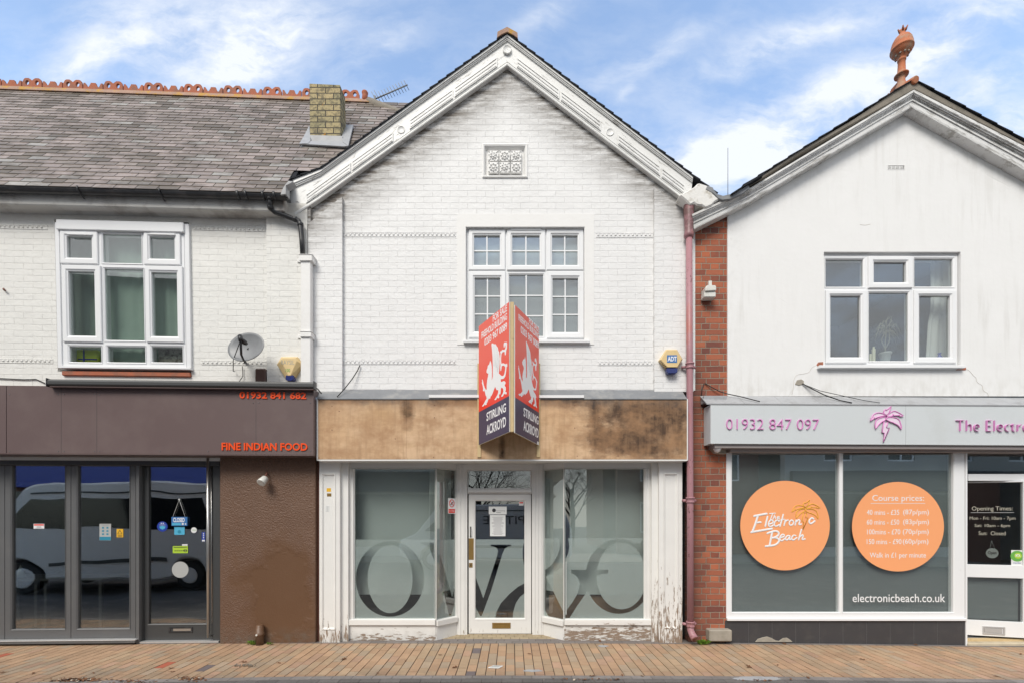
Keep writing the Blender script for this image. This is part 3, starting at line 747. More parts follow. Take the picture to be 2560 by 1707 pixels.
# ---- shopfront
WF = -.08
cx0 = FC.at(1089.5, 1400, WF); cx1 = FC.at(1141, 1400, -.33); cy0 = FC.at(1358, 1400, -.33); cy1 = FC.at(1410.6, 1400, WF)
FK1 = Frame((cx0.x, cx0.y, 0), (cx1.x-cx0.x, cx1.y-cx0.y, 0)); FK2 = Frame((cy0.x, cy0.y, 0), (cy1.x-cy0.x, cy1.y-cy0.y, 0))
pilaster(CB, FC, (798, 1152, 849.6, 1601), (809, 1188, 834, 1568), .02, 'peel')
pilaster(CB, FC, (1647.5, 1152, 1706, 1598), (1664, 1187, 1690, 1565), .02, 'peelR')
# soffit and head
LK1 = (cx1-cx0).length; LK2 = (cy1-cy0).length
zt = FC.uv(1000, 1170, WF)[1]; zh = FC.uv(1000, 1151, 0)[1]
hd = MB().slab(FC, (FC.uv(850, 1160, WF)[0], zt, cx0.x, zh), WF, WF-.06)
hd.slab(FK1, (0.001, zt, LK1, zh), 0, -.06); hd.slab(FC, (cx1.x, zt+.0, cy0.x, zh), -.33, -.39); hd.slab(FK2, (0, zt, LK2-.001, zh), 0, -.06)
hd.slab(FC, (cy1.x, zt, FC.uv(1645, 1160, WF)[0], zh), WF, WF-.06)
hd.add([Vector(p) for p in ((-2.47, 0, zh), (2.25, 0, zh), (2.25, .5, zh), (-2.47, .5, zh))], [(0, 1, 2, 3)])
obj('shopfront_head', hd, M['shopw'], CB, bevel=.002)
def shoppane(fr, x0, y0, x1, y1, w, riser, side, film=None, mr='sillp', letters=None, filmy=1347.5):
    p = fr.rect(x0, y0, x1, y1, w)
    return p
def jamb(fr, r, wf, wb, m='shopw', flutes=0):
    b = MB().slab(fr, r, wf, wb)
    if flutes:
        dw = (r[2]-r[0])/(2*flutes+1)
        for i in range(flutes): b.slab(fr, (r[0]+dw*(2*i+1), r[1], r[0]+dw*(2*i+2), r[3]), wf+.008, wf-.001)
    return obj('jamb', b, M[m], CB, bevel=.002)
FZ = .004
jamb(FC, (FC.uv(850, 1400, -.03)[0], -.02, FC.uv(870.5, 1400, -.03)[0], zh-.001), -.03, -.14, 'peel')
jamb(FC, (FC.uv(1629, 1400, -.03)[0], -.02, FC.uv(1646, 1400, -.03)[0], zh-.001), -.03, -.14, 'peelR')
def shopwin(fr, x0, x1, w, u0, u1, yb0, mr, film, name='shop_window', canted=False):
    """a pane from px x0..x1 between floor-standing frame ends u0,u1"""
    p = fr.rect(x0, 1171, x1, 1546 if not canted else 1544, w)
    zb = p[1]; b = MB()
    ring_o = (u0, zb-.055, u1, zt+.0)
    b.ring(fr, ring_o, p, [(0, w), (0, w+.001), (.35, w+.012), (.5, w+.004), (.8, w+.010), (1, w-.012), (1, w-.04)])
    f = obj(name, b, M['shopw'], CB)
    s = MB().slab(fr, (u0, zb-.075, u1, zb-.003), w+.035, w-.05); obj('sill', s, M[mr], f, bevel=.004)
    s = MB().slab(fr, (u0, -.02, u1, zb-.077), w+.005, w-.05); obj('stall_riser', s, M[mr], f, bevel=.004)
    obj('pane', MB().slab(fr, exp(p, .006), w-.02, w-.026), M['glassd'], f)
    if film:
        lp, kp = film
        L = [[fr.uv(x, y, w-.0275) for x, y in l] for l in lp]
        m = MB().poly(fr, L, w-.0275, w-.0285, keep=(lambda x, y: kp(x, y, L)))
        obj('frosted_film', m, M['film'], f)
    return f
z1 = lambda x, y: (870+x/6.357, 1330+y/6.357)
z2 = lambda x, y: (1220+x/5.6, 1330+y/5.6)
def base_keep(x, y, L): return inside(x, y, L[0]) and not any(inside(x, y, l) for l in L[1:])
O_out = ellipse(975, 1446, 85.4, 94.4, 72); O_in = ellipse(975.3, 1446, 56.3, 85.4, 72)
def kO(x, y, L):
    if not inside(x, y, L[0]): return False
    if inside(x, y, L[1]): return inside(x, y, L[2])
    return not inside(x, y, L[3])
ul = FC.uv(871, 1400, WF)[0]; ur = cx0.x
shopwin(FC, 886, 1090.5, WF, ul, ur-.002, 1591, 'sillp', ([[(880, 1347.5), (1092, 1347.5), (1092, 1552), (880, 1552)], O_out, O_in,
    [(1053, 1355), (1093, 1355), (1093, 1418), (1087.9, 1405.5), (1080.8, 1388), (1073, 1369), (1065, 1361.5), (1053, 1360)]], kO))
Wc = [(1080, 1385), (1100, 1385), (1109.9, 1418), (1130.3, 1492), (1142, 1446), (1150, 1440), (1146, 1480), (1128, 1537), (1122.5, 1537), (1109.9, 1484), (1087, 1408)]
shopwin(FK1, 1091, 1141, 0, .002, LK1-.002, 1586, 'shopw', ([[(1085, 1347.5), (1150, 1347.5), (1150, 1552), (1085, 1552)], Wc], base_keep), canted=True)
pieces = [[z2(*p) for p in q] for q in ([(740, 80), (990, 80), (1008, 150), (1000, 240), (970, 330), (900, 440), (830, 505), (740, 560)],
    [(810, 620), (900, 575), (990, 520), (1050, 460), (1100, 395), (1100, 1150), (1070, 1140)], [(740, 985), (768, 1035), (860, 1195), (880, 1230), (740, 1230)])]
shopwin(FK2, 1358, 1409, 0, .002, LK2-.002, 1586, 'shopw', (pieces, lambda x, y, L: any(inside(x, y, l) for l in L)), canted=True)
leg = [z2(*p) for p in ((1165, 570), (1200, 580), (1245, 615), (1275, 670), (1283, 710), (1275, 790), (1240, 880), (1180, 980), (1090, 1100), (1060, 1150), (1060, 1230), (1120, 1230), (1240, 1040), (1370, 850), (1420, 790), (1530, 820), (1515, 700), (1508, 640), (1535, 600), (1600, 580), (1683, 570), (1683, 522), (1165, 522))]
amp = [z2(*p) for p in ((1060, 60), (1115, 60), (1130, 130), (1137, 200), (1125, 280), (1100, 340), (1060, 400))]
C_out = ellipse(*z2(1832, 615), 465/5.6, 522/5.6, 72); C_in = ellipse(*z2(1870, 607), 350/5.6, 467/5.6, 72)
term = [z2(*p) for p in ((2060, 135), (2120, 158), (2155, 120), (2180, 70), (2230, 70), (2230, 460), (2185, 440))]
def kC(x, y, L):
    if not inside(x, y, L[0]): return False
    if inside(x, y, L[1]) or inside(x, y, L[2]) or inside(x, y, L[5]): return False
    if inside(x, y, L[3]) and not inside(x, y, L[4]): return False
    return True
ur = cy1.x; ue = FC.uv(1628, 1400, WF)[0]
shopwin(FC, 1411, 1610, WF, ur+.002, ue, 1591, 'sillR', ([[(1408, 1344), (1615, 1344), (1615, 1552), (1408, 1552)], leg, amp, C_out, C_in, term], kC))
# ---- door
wd = -.33
jamb(FC, (cx1.x, -.02, FC.uv(1168, 1400, wd)[0], zh-.002), wd+.002, wd-.1, flutes=2)
jamb(FC, (FC.uv(1330, 1400, wd)[0], -.02, cy0.x, zh-.002), wd+.002, wd-.1, flutes=3)
tf = FC.rect(1168.5, 1160, 1329.5, 1233, wd); tp = FC.rect(1170, 1171, 1326, 1219, wd)
b = MB().holes(FC, tf, [tp], wd-.012, wd-.08); fo = obj('fanlight', b, M['shopw'], CB, bevel=.003)
obj('pane', MB().slab(FC, exp(tp, .005), wd-.04, wd-.046), M['glassd'], fo)
obj('transom', MB().bx(FC, 1168.5, 1222.5, 1329.5, 1230, wd+.012, wd-.01), M['shopw'], fo, bevel=.003)
dr = FC.rect(1171.5, 1234, 1328, 1583, wd-.03); dp = FC.rect(1188.5, 1251, 1311, 1544, wd-.03)
b = MB().holes(FC, dr, [exp(dp, .012)], wd-.03, wd-.075); b.ring(FC, exp(dp, .022), dp, [(0, wd-.029), (0, wd-.024), (1, wd-.034), (1, wd-.06)])
DO = obj('door', b, M['shopw'], CB, bevel=.003)
obj('pane', MB().slab(FC, exp(dp, .005), wd-.048, wd-.054), M['glassd'], DO)
Wd = [(1189.3, 1442.5), (1208.2, 1494.4), (1220, 1458.6), (1243.2, 1387), (1245, 1374.6), (1241.4, 1368), (1234, 1365), (1226.8, 1364), (1226.8, 1360), (1278, 1360), (1278, 1364), (1270, 1365), (1262, 1370), (1256.6, 1381.8), (1227, 1478), (1204.3, 1538.4), (1200.3, 1538.4), (1180, 1500), (1180, 1420)]
Ad = [(1316, 1454), (1310, 1457.7), (1295, 1465.7), (1273.6, 1483.6), (1252, 1506.8), (1241.4, 1528), (1237.9, 1552), (1281.6, 1552), (1282.5, 1530), (1289.6, 1506.8), (1300, 1490.7), (1316, 1478)]
Sd = [(1309, 1358), (1306.6, 1375), (1306.8, 1392), (1309.5, 1409), (1318, 1420), (1318, 1350)]
wf_ = wd-.0555
LQ = [[FC.uv(x, y, wf_) for x, y in l] for l in ([(1184, 1347), (1315, 1347), (1315, 1549), (1184, 1549)], Wd, Ad, Sd)]
m = MB().poly(FC, LQ, wf_, wf_-.001, keep=lambda x, y: base_keep(x, y, LQ)); obj('frosted_film', m, M['film'], DO)
wq = wd-.03
obj('push_plate', MB().bx(FC, 1172, 1344.5, 1184.3, 1398, wq+.003, wq), M['brass'], DO, bevel=.001)
k = MB().bx(FC, 1172.5, 1406, 1181.5, 1417.5, wq+.003, wq); obj('lock_plate', k, M['brass'], DO)
obj('keyhole', MB().bx(FC, 1176, 1409, 1178, 1414, wq+.004, wq+.001), M['ink'], DO)
k = MB().tube([FC.at(1176.5, 1316, wq+.004), FC.at(1176.3, 1322, wq+.03), FC.at(1176.3, 1335, wq+.03), FC.at(1176.5, 1341, wq+.004)], [.009, .006, .006, .009]); obj('pull_handle', k, M['black'], DO)
k = MB().ring(FC, FC.rect(1230.5, 1555.5, 1276.5, 1569.5, wq), FC.rect(1237, 1559.5, 1271, 1566, wq), [(0, wq), (0, wq+.006), (.8, wq+.006), (1, wq+.001)]).bx(FC, 1237, 1559.5, 1271, 1566, wq+.003, wq)
obj('letterbox', k, M['brass'], DO)
# ---- behind the glass
iw = -.30
b = MB()
x = FC.uv(860, 1300, iw)[0]; xe = FC.uv(1081, 1300, iw)[0]
b.slab(FC, (x, FC.uv(0, 1485, iw)[1], xe, 2.35), iw, iw-.01); obj('display_screen', b, M['blindg'], CB)
b = MB(); x = FC.uv(1424.5, 1300, iw)[0]; b.slab(FC, (x, FC.uv(0, 1485, iw)[1], FC.uv(1640, 1300, iw)[0], 2.35), iw, iw-.01); obj('display_screen', b, M['blindg'], CB)
fb = lambda fr, a, b_, o, n, mt: obj('vertical_blind', MB().slab(fr, (a, FC.uv(0, 1478, -.3)[1], b_, 2.35), o, o-.01), M[mt], CB)
q0 = FK1.uv(1109, 1300, -.1)[0]; fb(FK1, -.02, FK1.uv(1111, 1300, -.10)[0], -.10, 1, 'blindg'); fb(FK1, FK1.uv(1111.5, 1300, -.14)[0], LK1+.02, -.14, 1, 'blindg')
fb(FK2, -.05, FK2.uv(1411, 1300, -.10)[0], -.10, 1, 'blindg')
obj('counter_panel', MB().slab(FC, (.50, .02, 2.2, FC.uv(0, 1487, -.34)[1]), -.34, -.35), plain('brown_counter', (.22, .13, .075), .6), CB)
fl2 = MB().cube(-2.4, .36, -.01, -.79, 3.2, .33); obj('display_floor', fl2, M['room'], CB)
fl2 = MB().cube(.46, .36, -.01, 2.2, 3.2, .33); obj('display_floor', fl2, plain('brown_floorboards', (.12, .07, .04), .6), CB)
b = MB(); X0, X1, Y0, Y1, Z0, Z1 = -2.47, 2.25, .13, 4.2, .012, 2.5
b.add([(X0, Y0, Z0), (X1, Y0, Z0), (X1, Y1, Z0), (X0, Y1, Z0), (X0, Y0, Z1), (X1, Y0, Z1), (X1, Y1, Z1), (X0, Y1, Z1)], [(4, 7, 6, 5), (3, 2, 6, 7), (0, 3, 7, 4), (1, 5, 6, 2)])
b.add([(X0, .36, Z0), (X1, .36, Z0), (X1, Y1, Z0), (X0, Y1, Z0)], [(0, 1, 2, 3)])
obj('shop_interior', b, M['room'], CB)

# ------------------------------------------------------------------ stickers and notices on the empty shop
def sticker(name, fr, r, w, mat, label, cat, extras=(), th=.001, group=None):
    o = tag(obj(name, MB().bx(fr, *r, w+th, w), M[mat] if isinstance(mat, str) else mat), label, cat, group)
    for nm, mb, mt in extras: obj(nm, mb, M[mt], o)
    return o
wg = wd-.048
def notice_lines(fr, x0, y0, x1, y1, w, n, seed):
    rr = random.Random(seed); b = MB()
    for i in range(n):
        y = y0+(y1-y0)*i/(n-1); s = rr.uniform(0, .25)*(x1-x0); b.bx(fr, x0+s, y, x1-s, y+.9, w+.0008, w)
    return b
sticker('notice', FC, (1225, 1286, 1263.7, 1339), wg+.0006, 'paper', 'white typed legal notice taped inside the middle door glass', 'notice', [('print', notice_lines(FC, 1229, 1291, 1260, 1334, wg+.0016, 17, 3), 'greyink')])
e = MB().pxtext(FC, 'Commissioning', 1241, 1274, 1262, 1277.2, wg+.0018, .0006); e.pxtext(FC, 'Quality', 1241, 1278, 1252, 1281.5, wg+.0018, .0006)
e.lathe(FC.at(1235, 1274.5, wg+.0018), [(.026, 0), (.026, .0008)], 14, FC.ew)
sticker('card_sign', FC, (1222, 1265, 1266.7, 1284.5), wg+.0006, 'paper', 'pale card with a round black emblem above the typed notice on the middle door', 'sign', [('print', e, 'ink')])
sticker('door_sticker', FC, (1297.5, 1251, 1309, 1262.5), wg+.0006, 'paper', 'small pink and white sticker in the top corner of the middle door glass', 'sticker', [('print', MB().bx(FC, 1298.5, 1254, 1308, 1257, wg+.0024, wg+.0016), 'red')])
rr = MB(); c = FK1.at(1129.3, 1257, -.018)
ringo = [FK1.P(FK1.uv(1129.3, 1257, -.018)[0]+.031*math.cos(a), FK1.uv(1129.3, 1257, -.018)[1]+.058*math.sin(a), -.0165) for a in [2*math.pi*i/28 for i in range(28)]]
cu, cv = FK1.uv(1129.3, 1257, -.018)
big = [(cu+.046*math.cos(a), cv+.052*math.sin(a)) for a in [2*math.pi*i/28 for i in range(28)]]; sm_ = [(cu+.037*math.cos(a), cv+.043*math.sin(a)) for a in [2*math.pi*i/28 for i in range(28)]]
e = MB().poly(FK1, [big, sm_], -.0160, -.0168)
e2 = MB().tube([FK1.P(cu-.028, cv+.033, -.0155), FK1.P(cu+.028, cv-.033, -.0155)], .004)
e3 = MB().tube([FK1.P(cu-.022, cv-.022, -.0160), FK1.P(cu+.022, cv+.022, -.0160)], .005)
sticker('no_smoking_sign', FK1, (1120, 1244.4, 1139, 1282.5), -.0185, 'white', 'white no smoking sign with red ring on the angled glass left of the middle door', 'sign',
        [('prohibition_ring', e, 'red'), ('bar', e2, 'red'), ('cigarette', e3, 'ink'), ('caption_panel', MB().bx(FK1, 1121.5, 1271, 1137.5, 1281, -.0165, -.0175), 'red'), ('caption', MB().pxtext(FK1, 'No smoking', 1123, 1274, 1136, 1278, -.016, .0006), 'white')])
wp = .020-.012
sticker('pilaster_sticker', FC, (816.5, 1219, 827.4, 1228), wp, 'yellow', 'bright yellow sticker on the left white pilaster of the empty shop', 'sticker')
sticker('pilaster_sticker', FC, (817.5, 1232, 828.4, 1240), wp, 'brass', 'brown sticker just beneath the yellow one on the white pilaster', 'sticker')
sticker('pilaster_sticker', FC, (813, 1263.5, 824, 1277.5), wp, 'paper', 'pale blue and grey sticker lowest on the left white pilaster', 'sticker', [('print', notice_lines(FC, 814, 1265, 823, 1276, wp+.001, 5, 5), 'discgrey')])
solo('trunking_strip', MB().bx(FC, 1072, 985.8, 1197, 992.6, .205, .185), M['upvc'], 'short white plastic strip on the lead flashing left of the sale board', 'plastic strip', 'white plastic strips either side of the sale board')
solo('trunking_strip', MB().bx(FC, 1348, 986.5, 1460, 993.2, .205, .185), M['upvc'], 'short white plastic strip on the lead flashing right of the sale board', 'plastic strip', 'white plastic strips either side of the sale board')

# ------------------------------------------------------------------ the V-shaped sale board
w_o, w_i = .22, .705
def board(pxo, pxi, yo, yi):
    A = FC.at(pxo, yo[1], w_o); B = FC.at(pxi, yi[1], w_i)
    if A.x < B.x: O, e = A, B-A
    else: O, e = B, A-B
    h = Vector((e.x, e.y, 0)); k = e.z/h.length
    f = Frame((O.x, O.y, 0), h, UP, k); f.O = Vector((O.x, O.y, O.z)); return f, h.length
SB = thing('sale_board', 'red and navy V shaped estate agent FOR SALE board projecting over the middle doorway', 'sale board', (0, -.18, 2.4))
for side, pxo, pxi, yo, yi, gl in ((0, 1197, 1273, (816, 1111), (755, 1078), 'L'), (1, 1347.2, 1287.5, (821, 1111), (758, 1080), 'R')):
    f, wd_ = board(pxo, pxi, yo, yi)
    H = FC.uv(pxo, yo[0], w_o)[1]-FC.uv(pxo, yo[1], w_o)[1]
    split = .277*H
    p = obj('board_panel', MB().slab(f, (0, 0, wd_, H), 0, -.014), M['paper'], SB)
    obj('red_field', MB().slab(f, (0.001, split, wd_-.001, H-.001), .0012, .0001), M['boardred'], p)
    obj('navy_field', MB().slab(f, (0.001, .001, wd_-.001, split-.0005), .0012, .0001), M['navy'], p)
    obj('backing_ply', MB().slab(f, (0.004, .002, wd_-.004, H-.004), -.015, -.026), M['timber'], p)
    u0, u1 = (.065, .565) if side == 0 else (.035, .585)
    W_ = .0014
    tx = ((('FOR SALE', .30, .575, 1.36, 1.437), ('FREEHOLD BUILDING', .06, .575, 1.265, 1.345), ('0203 967 0089', .125, .575, 1.155, 1.24)) if side == 0 else
          (('FOR SALE', .32, .565, 1.368, 1.437), ('FREEHOLD BUILDING', .075, .565, 1.285, 1.358), ('0203 967 0089', .125, .565, 1.165, 1.25)))
    for s, a, b_, c, d in tx: obj('lettering', MB().text(f, s, (a, c, b_, d), W_, W_+.0008, bold=.018), M['white'], p)
    for s, a, b_, c, d in (('STIRLING', .17+.02*side, .555, .24, .342), ('ACKROYD', .17+.02*side, .555, .075, .192)): obj('agent_lettering', MB().text(f, s, (a, c, b_, d), W_, W_+.0008, bold=.020), M['white'], p)
    if side == 0:
        g = [(268, 440), (285, 490), (297, 560), (303, 680), (303, 780), (297, 870), (312, 830), (322, 780), (322, 600), (318, 400), (305, 220), (292, 100), (300, 68), (330, 70), (350, 95), (360, 80), (385, 90), (405, 128), (430, 160), (440, 220), (455, 250), (468, 330), (472, 400), (472, 520), (465, 600), (460, 660), (455, 700), (450, 715), (470, 735), (500, 765), (530, 778), (560, 760), (580, 700), (592, 620), (592, 580), (570, 555), (540, 548), (515, 565), (510, 620), (500, 665), (488, 660), (483, 590), (488, 540), (481, 480), (479, 400), (484, 330), (492, 290), (480, 265), (490, 235), (515, 230), (525, 200), (540, 210), (580, 205), (600, 160), (595, 110), (583, 115), (575, 160), (560, 150), (558, 90), (570, 50), (600, 45), (610, 60), (622, 35), (632, 80), (628, 180), (612, 230), (605, 310), (590, 330), (580, 300), (582, 260), (560, 250), (530, 262), (510, 300), (502, 380), (502, 460), (510, 510), (530, 500), (560, 500), (595, 520), (615, 510), (622, 500), (637, 530), (635, 570), (622, 580), (615, 640), (605, 720), (590, 790), (560, 830), (520, 842), (495, 838), (492, 860), (500, 900), (520, 905), (545, 885), (575, 885), (597, 905), (597, 950), (580, 960), (582, 990), (603, 1020), (605, 1070), (592, 1120), (615, 1120), (625, 1150), (610, 1175), (580, 1160), (560, 1170), (545, 1210), (520, 1225), (500, 1218), (530, 1170), (552, 1110), (550, 1060), (530, 1030), (505, 1030), (495, 1060), (490, 1150), (480, 1180), (465, 1155), (455, 1200), (462, 1240), (440, 1260), (415, 1240), (400, 1280), (375, 1300), (358, 1288), (395, 1230), (425, 1180), (440, 1130), (440, 1075), (410, 1085), (390, 1050), (375, 1005), (350, 1060), (325, 1130), (300, 1190), (275, 1220), (258, 1275), (240, 1260), (220, 1290), (205, 1340), (185, 1370), (190, 1390), (165, 1410), (145, 1395), (120, 1430), (92, 1442), (95, 1420), (130, 1370), (165, 1300), (190, 1265), (182, 1220), (165, 1190), (150, 1120), (135, 1085), (115, 1110), (108, 1090), (112, 1040), (95, 960), (82, 920), (95, 900), (85, 855), (98, 848), (112, 900), (125, 970), (145, 1030), (175, 1080), (190, 1060), (188, 980), (200, 860), (215, 790), (225, 730), (215, 720), (205, 715), (195, 710), (185, 690), (190, 640), (205, 610), (215, 550), (245, 520), (255, 480)]
        g = [(1195+x/8.706, 850+y/8.706) for x, y in g]
        fe = [((345, 110), (352, 300), (350, 560)), ((395, 150), (395, 330), (375, 560)), ((428, 200), (425, 380), (398, 600)), ((448, 280), (445, 460), (415, 650)), ((462, 420), (455, 560), (425, 690))]
        fe = [[(1195+x/8.706, 850+y/8.706) for x, y in q] for q in fe]
    else:
        g = [(283, 350), (293, 400), (300, 450), (305, 560), (308, 700), (305, 800), (315, 830), (325, 790), (330, 700), (328, 500), (322, 300), (312, 130), (305, 40), (315, 20), (330, 70), (355, 130), (375, 190), (395, 250), (403, 310), (405, 380), (422, 440), (432, 560), (435, 660), (432, 760), (425, 850), (440, 930), (460, 1010), (490, 1055), (515, 1040), (525, 980), (530, 930), (520, 870), (500, 830), (475, 800), (465, 850), (455, 880), (448, 840), (455, 790), (445, 720), (439, 640), (445, 560), (460, 520), (445, 480), (450, 450), (480, 500), (505, 520), (525, 515), (525, 470), (515, 450), (508, 480), (497, 460), (498, 400), (510, 385), (525, 400), (542, 470), (543, 540), (530, 570), (530, 650), (515, 665), (508, 620), (505, 560), (475, 535), (460, 570), (455, 640), (465, 720), (480, 775), (510, 800), (535, 860), (550, 900), (545, 950), (535, 1010), (525, 1080), (500, 1090), (470, 1070), (465, 1080), (475, 1120), (500, 1150), (520, 1190), (528, 1240), (515, 1260), (525, 1320), (530, 1400), (528, 1410), (545, 1450), (540, 1475), (515, 1440), (505, 1420), (490, 1440), (465, 1420), (475, 1395), (495, 1370), (497, 1320), (480, 1250), (465, 1230), (460, 1300), (450, 1340), (430, 1345), (435, 1390), (420, 1385), (405, 1360), (385, 1365), (360, 1330), (385, 1300), (410, 1290), (420, 1240), (400, 1200), (380, 1130), (370, 1060), (350, 1090), (325, 1150), (300, 1165), (285, 1195), (275, 1160), (250, 1180), (240, 1210), (228, 1185), (222, 1225), (200, 1225), (190, 1200), (165, 1205), (140, 1175), (160, 1160), (190, 1155), (215, 1125), (230, 1100), (218, 1050), (210, 980), (195, 900), (180, 830), (165, 840), (155, 830), (160, 780), (150, 700), (143, 640), (135, 610), (145, 590), (138, 545), (150, 555), (158, 620), (175, 700), (190, 780), (210, 850), (230, 905), (235, 850), (228, 790), (240, 700), (260, 620), (255, 580), (240, 545), (228, 520), (225, 470), (240, 430), (260, 405), (275, 410)]
        g = [(1280+x/8.711, 850+y/8.711) for x, y in g]
        fe = [((345, 130), (355, 330), (350, 560)), ((385, 250), (385, 430), (370, 640)), ((405, 390), (405, 520), (390, 700)), ((420, 500), (418, 640), (400, 780))]
        fe = [[(1280+x/8.711, 850+y/8.711) for x, y in q] for q in fe]
    e = obj('winged_beast_emblem', MB().pxpoly(f, [g], .0022, .0013), M['white'], p)
    fm = MB()
    for q in fe: fm.tube([f.at(x, y, .0024) for x, y in q], .0016, 5)
    obj('feather_lines', fm, M['discgrey'], e)
    if side: obj('maker_mark', MB().bx(f, 1343.2, 1103, 1347, 1110.5, .0024, .0013), M['paper'], p)
b = MB()
A = FC.at(1276.0, 755, w_i+.01); Bq = FC.at(1284.5, 1078, w_i+.01); b.cube(A.x, A.y, Bq.z, Bq.x, A.y+.05, A.z)
obj('centre_post', b, M['timber'], SB, bevel=.002)
for pxo in (1193.5, 1341.5):
    A = FC.at(pxo, 900, .192); Bq = FC.at(pxo+9, 1142, .192); obj('wall_batten', MB().cube(A.x, A.y, Bq.z, Bq.x, -.1805, FC.at(pxo, 907, .2).z), M['timber'], SB, bevel=.002)
# ------------------------------------------------------------------ left building: restaurant
LB = thing('shop_building', 'cream painted brick building with slate roof and brown restaurant front, far left', 'building', (-5, -.1, 0))
FL_ = FLT
LEAN[0] = True
wr = FL_.rect(139, 552, 474, 930, 0)
m = MB(); m.holes(FL_, FL_.rect(-420, 497, 770, 1150, 0), [wr], 0, -.25); obj('wall', m, M['brickL'], LB)
obj('brick_pilaster', MB().bx(FL_, 668, 508, 770, 1140, .05, .001), M['brickL'], LB)
beads(LB, FL_, [(-60, 122, 568), (486, 664, 573), (-60, 128, 902), (500, 664, 907)], 0, M['brickL'])
L = []
L.append(((169.5, 592, 232, 646), (154.6, 579.5, 248, 662), 0, 0)); L.append(((258.5, 586, 354.5, 658), None, 0, 0)); L.append(((376.3, 593, 438.6, 648.4), (363.4, 582, 454, 664.6), 0, 0))
L.append(((171.5, 679.5, 237, 840), (157, 665.5, 254, 856), 0, 0)); L.append(((261, 673, 358, 850.5), None, 0, 0)); L.append(((379, 682, 443, 841.5), (366, 667.5, 458.4, 857), 0, 0))
L.append(((169, 866, 248.8, 904.5), None, 0, 0)); L.append(((265, 866.5, 359, 905), None, 0, 0)); L.append(((375.7, 866.5, 453, 905), None, 0, 0))
W = window(LB, FL_, (150, 577, 462, 918), .02, L, 'glasso', depth=.1)
obj('head_board', MB().bx(FL_, 142, 552, 460, 577, .06, -.05), M['upvc'], LB, bevel=.006)
obj('side_trim', MB().bx(FL_, 139, 556, 149.5, 919, .035, -.06), M['upvc'], LB, bevel=.003)
obj('side_trim', MB().bx(FL_, 462.5, 560, 474, 917, .035, -.06), M['upvc'], LB, bevel=.003)
obj('window_sill', MB().bx(FL_, 148, 915, 473, 921, .055, -.05), M['upvc'], LB, bevel=.004)
obj('brick_sill', MB().bx(FL_, 148, 928, 471, 939, .03, -.2), M['terra'], LB, bevel=.008)
for x0, x1 in ((170, 231), (377, 438)): obj('trickle_vent', MB().bx(FL_, x0, 583.5, x1, 587, .055, .03), M['upvc'], W)
def curtain(parent, fr, x0, x1, y0, y1, w, mt, folds=7, amp=.02, taper=None, name='curtain'):
    r = fr.rect(x0, y0, x1, y1, w); n = folds*8; vs = []; fs = []
    for j in range(9):
        v = r[3]+(r[1]-r[3])*j/8; tp = taper(j/8) if taper else (0, 1)
        for i in range(n+1):
            t = i/n; uu = r[0]+(r[2]-r[0])*(tp[0]+(tp[1]-tp[0])*t)
            vs.append(fr.P(uu, v, w+amp*math.sin(t*folds*2*math.pi+.6*math.sin(5*t))*(.6+.4*math.sin(9*t+2))))
    for j in range(8):
        for i in range(n): a = j*(n+1)+i; fs.append((a, a+1, a+n+2, a+n+1))
    return obj(name, MB().add(vs, fs, None, True), M[mt], parent)
curtain(LB, FL_, 235, 470, 570, 925, -.14, 'net', 8, .02)
curtain(LB, FL_, 140, 238, 570, 925, -.22, 'net', 3, .008)
room(LB, FL_, (150, 577, 462, 918), -.25, 1.4, 'roomg')
# toys on the sill
T = thing('toy_box', 'lime yellow toy behind the bottom left pane of the restaurant upstairs window', 'toy', FL_.at(208, 904, -.1))
b = MB().bx(FL_, 186, 873, 240, 903, -.09, -.14); obj('body', b, M['limeg'], T, bevel=.01)
b = MB().bx(FL_, 203, 874, 207, 903, -.085, -.089).bx(FL_, 190, 896, 238, 899, -.083, -.0855); obj('struts', b, M['royal'], T)
b = thing('picture_cushion', 'patterned cushion leaning behind the bottom right pane of the restaurant upstairs window', 'cushion', FL_.at(416, 904, -.1))
obj('cover', MB().bx(FL_, 391, 868, 452, 906, -.09, -.12), plain('patterned_cloth', (.38, .37, .33), .8, .5, 26, dirt=(.10, .09, .08), dsc=24, dth=(.5, .56), damt=.8), b, bevel=.01)
# eaves and gutter
eb = MB(); 
for y0, y1, wf in ((484, 507, .17), (507, 513, .19)): eb.bx(FL_, -420, y0, 712, y1+3, wf, -.02)
E = obj('eaves_board', MB().slab(FL_, (FL_.rect(-420, 480, 712, 517, .17)[0], FL_.rect(100, 480, 110, 513, .17)[1], FL_.rect(-420, 480, 712, 517, .17)[2], FL_.rect(100, 476, 110, 517, .17)[3]), .17, -.02), M['eaves'], LB, bevel=.01)
q = FL_.rect(-420, 471, 716, 481, .27); zc = FL_.uv(280, 471.5, .27)[1]
g = MB(); N_ = 9; vs = []; fs = []
for e_ in (q[0], q[2]):
    for i in range(N_): a = math.pi*i/(N_-1); vs.append(FL_.P(e_, zc-.055*math.sin(a), .225+.055*math.cos(a)))
    for i in range(N_): a = math.pi*(N_-1-i)/(N_-1); vs.append(FL_.P(e_, zc-.050*math.sin(a), .225+.050*math.cos(a)))
n2 = 2*N_
for i in range(n2): fs.append((i, (i+1) % n2, n2+(i+1) % n2, n2+i))
g.add(vs, fs+[tuple(range(n2)), tuple(range(n2, 2*n2))])
G = obj('gutter', g, M['black'], LB)
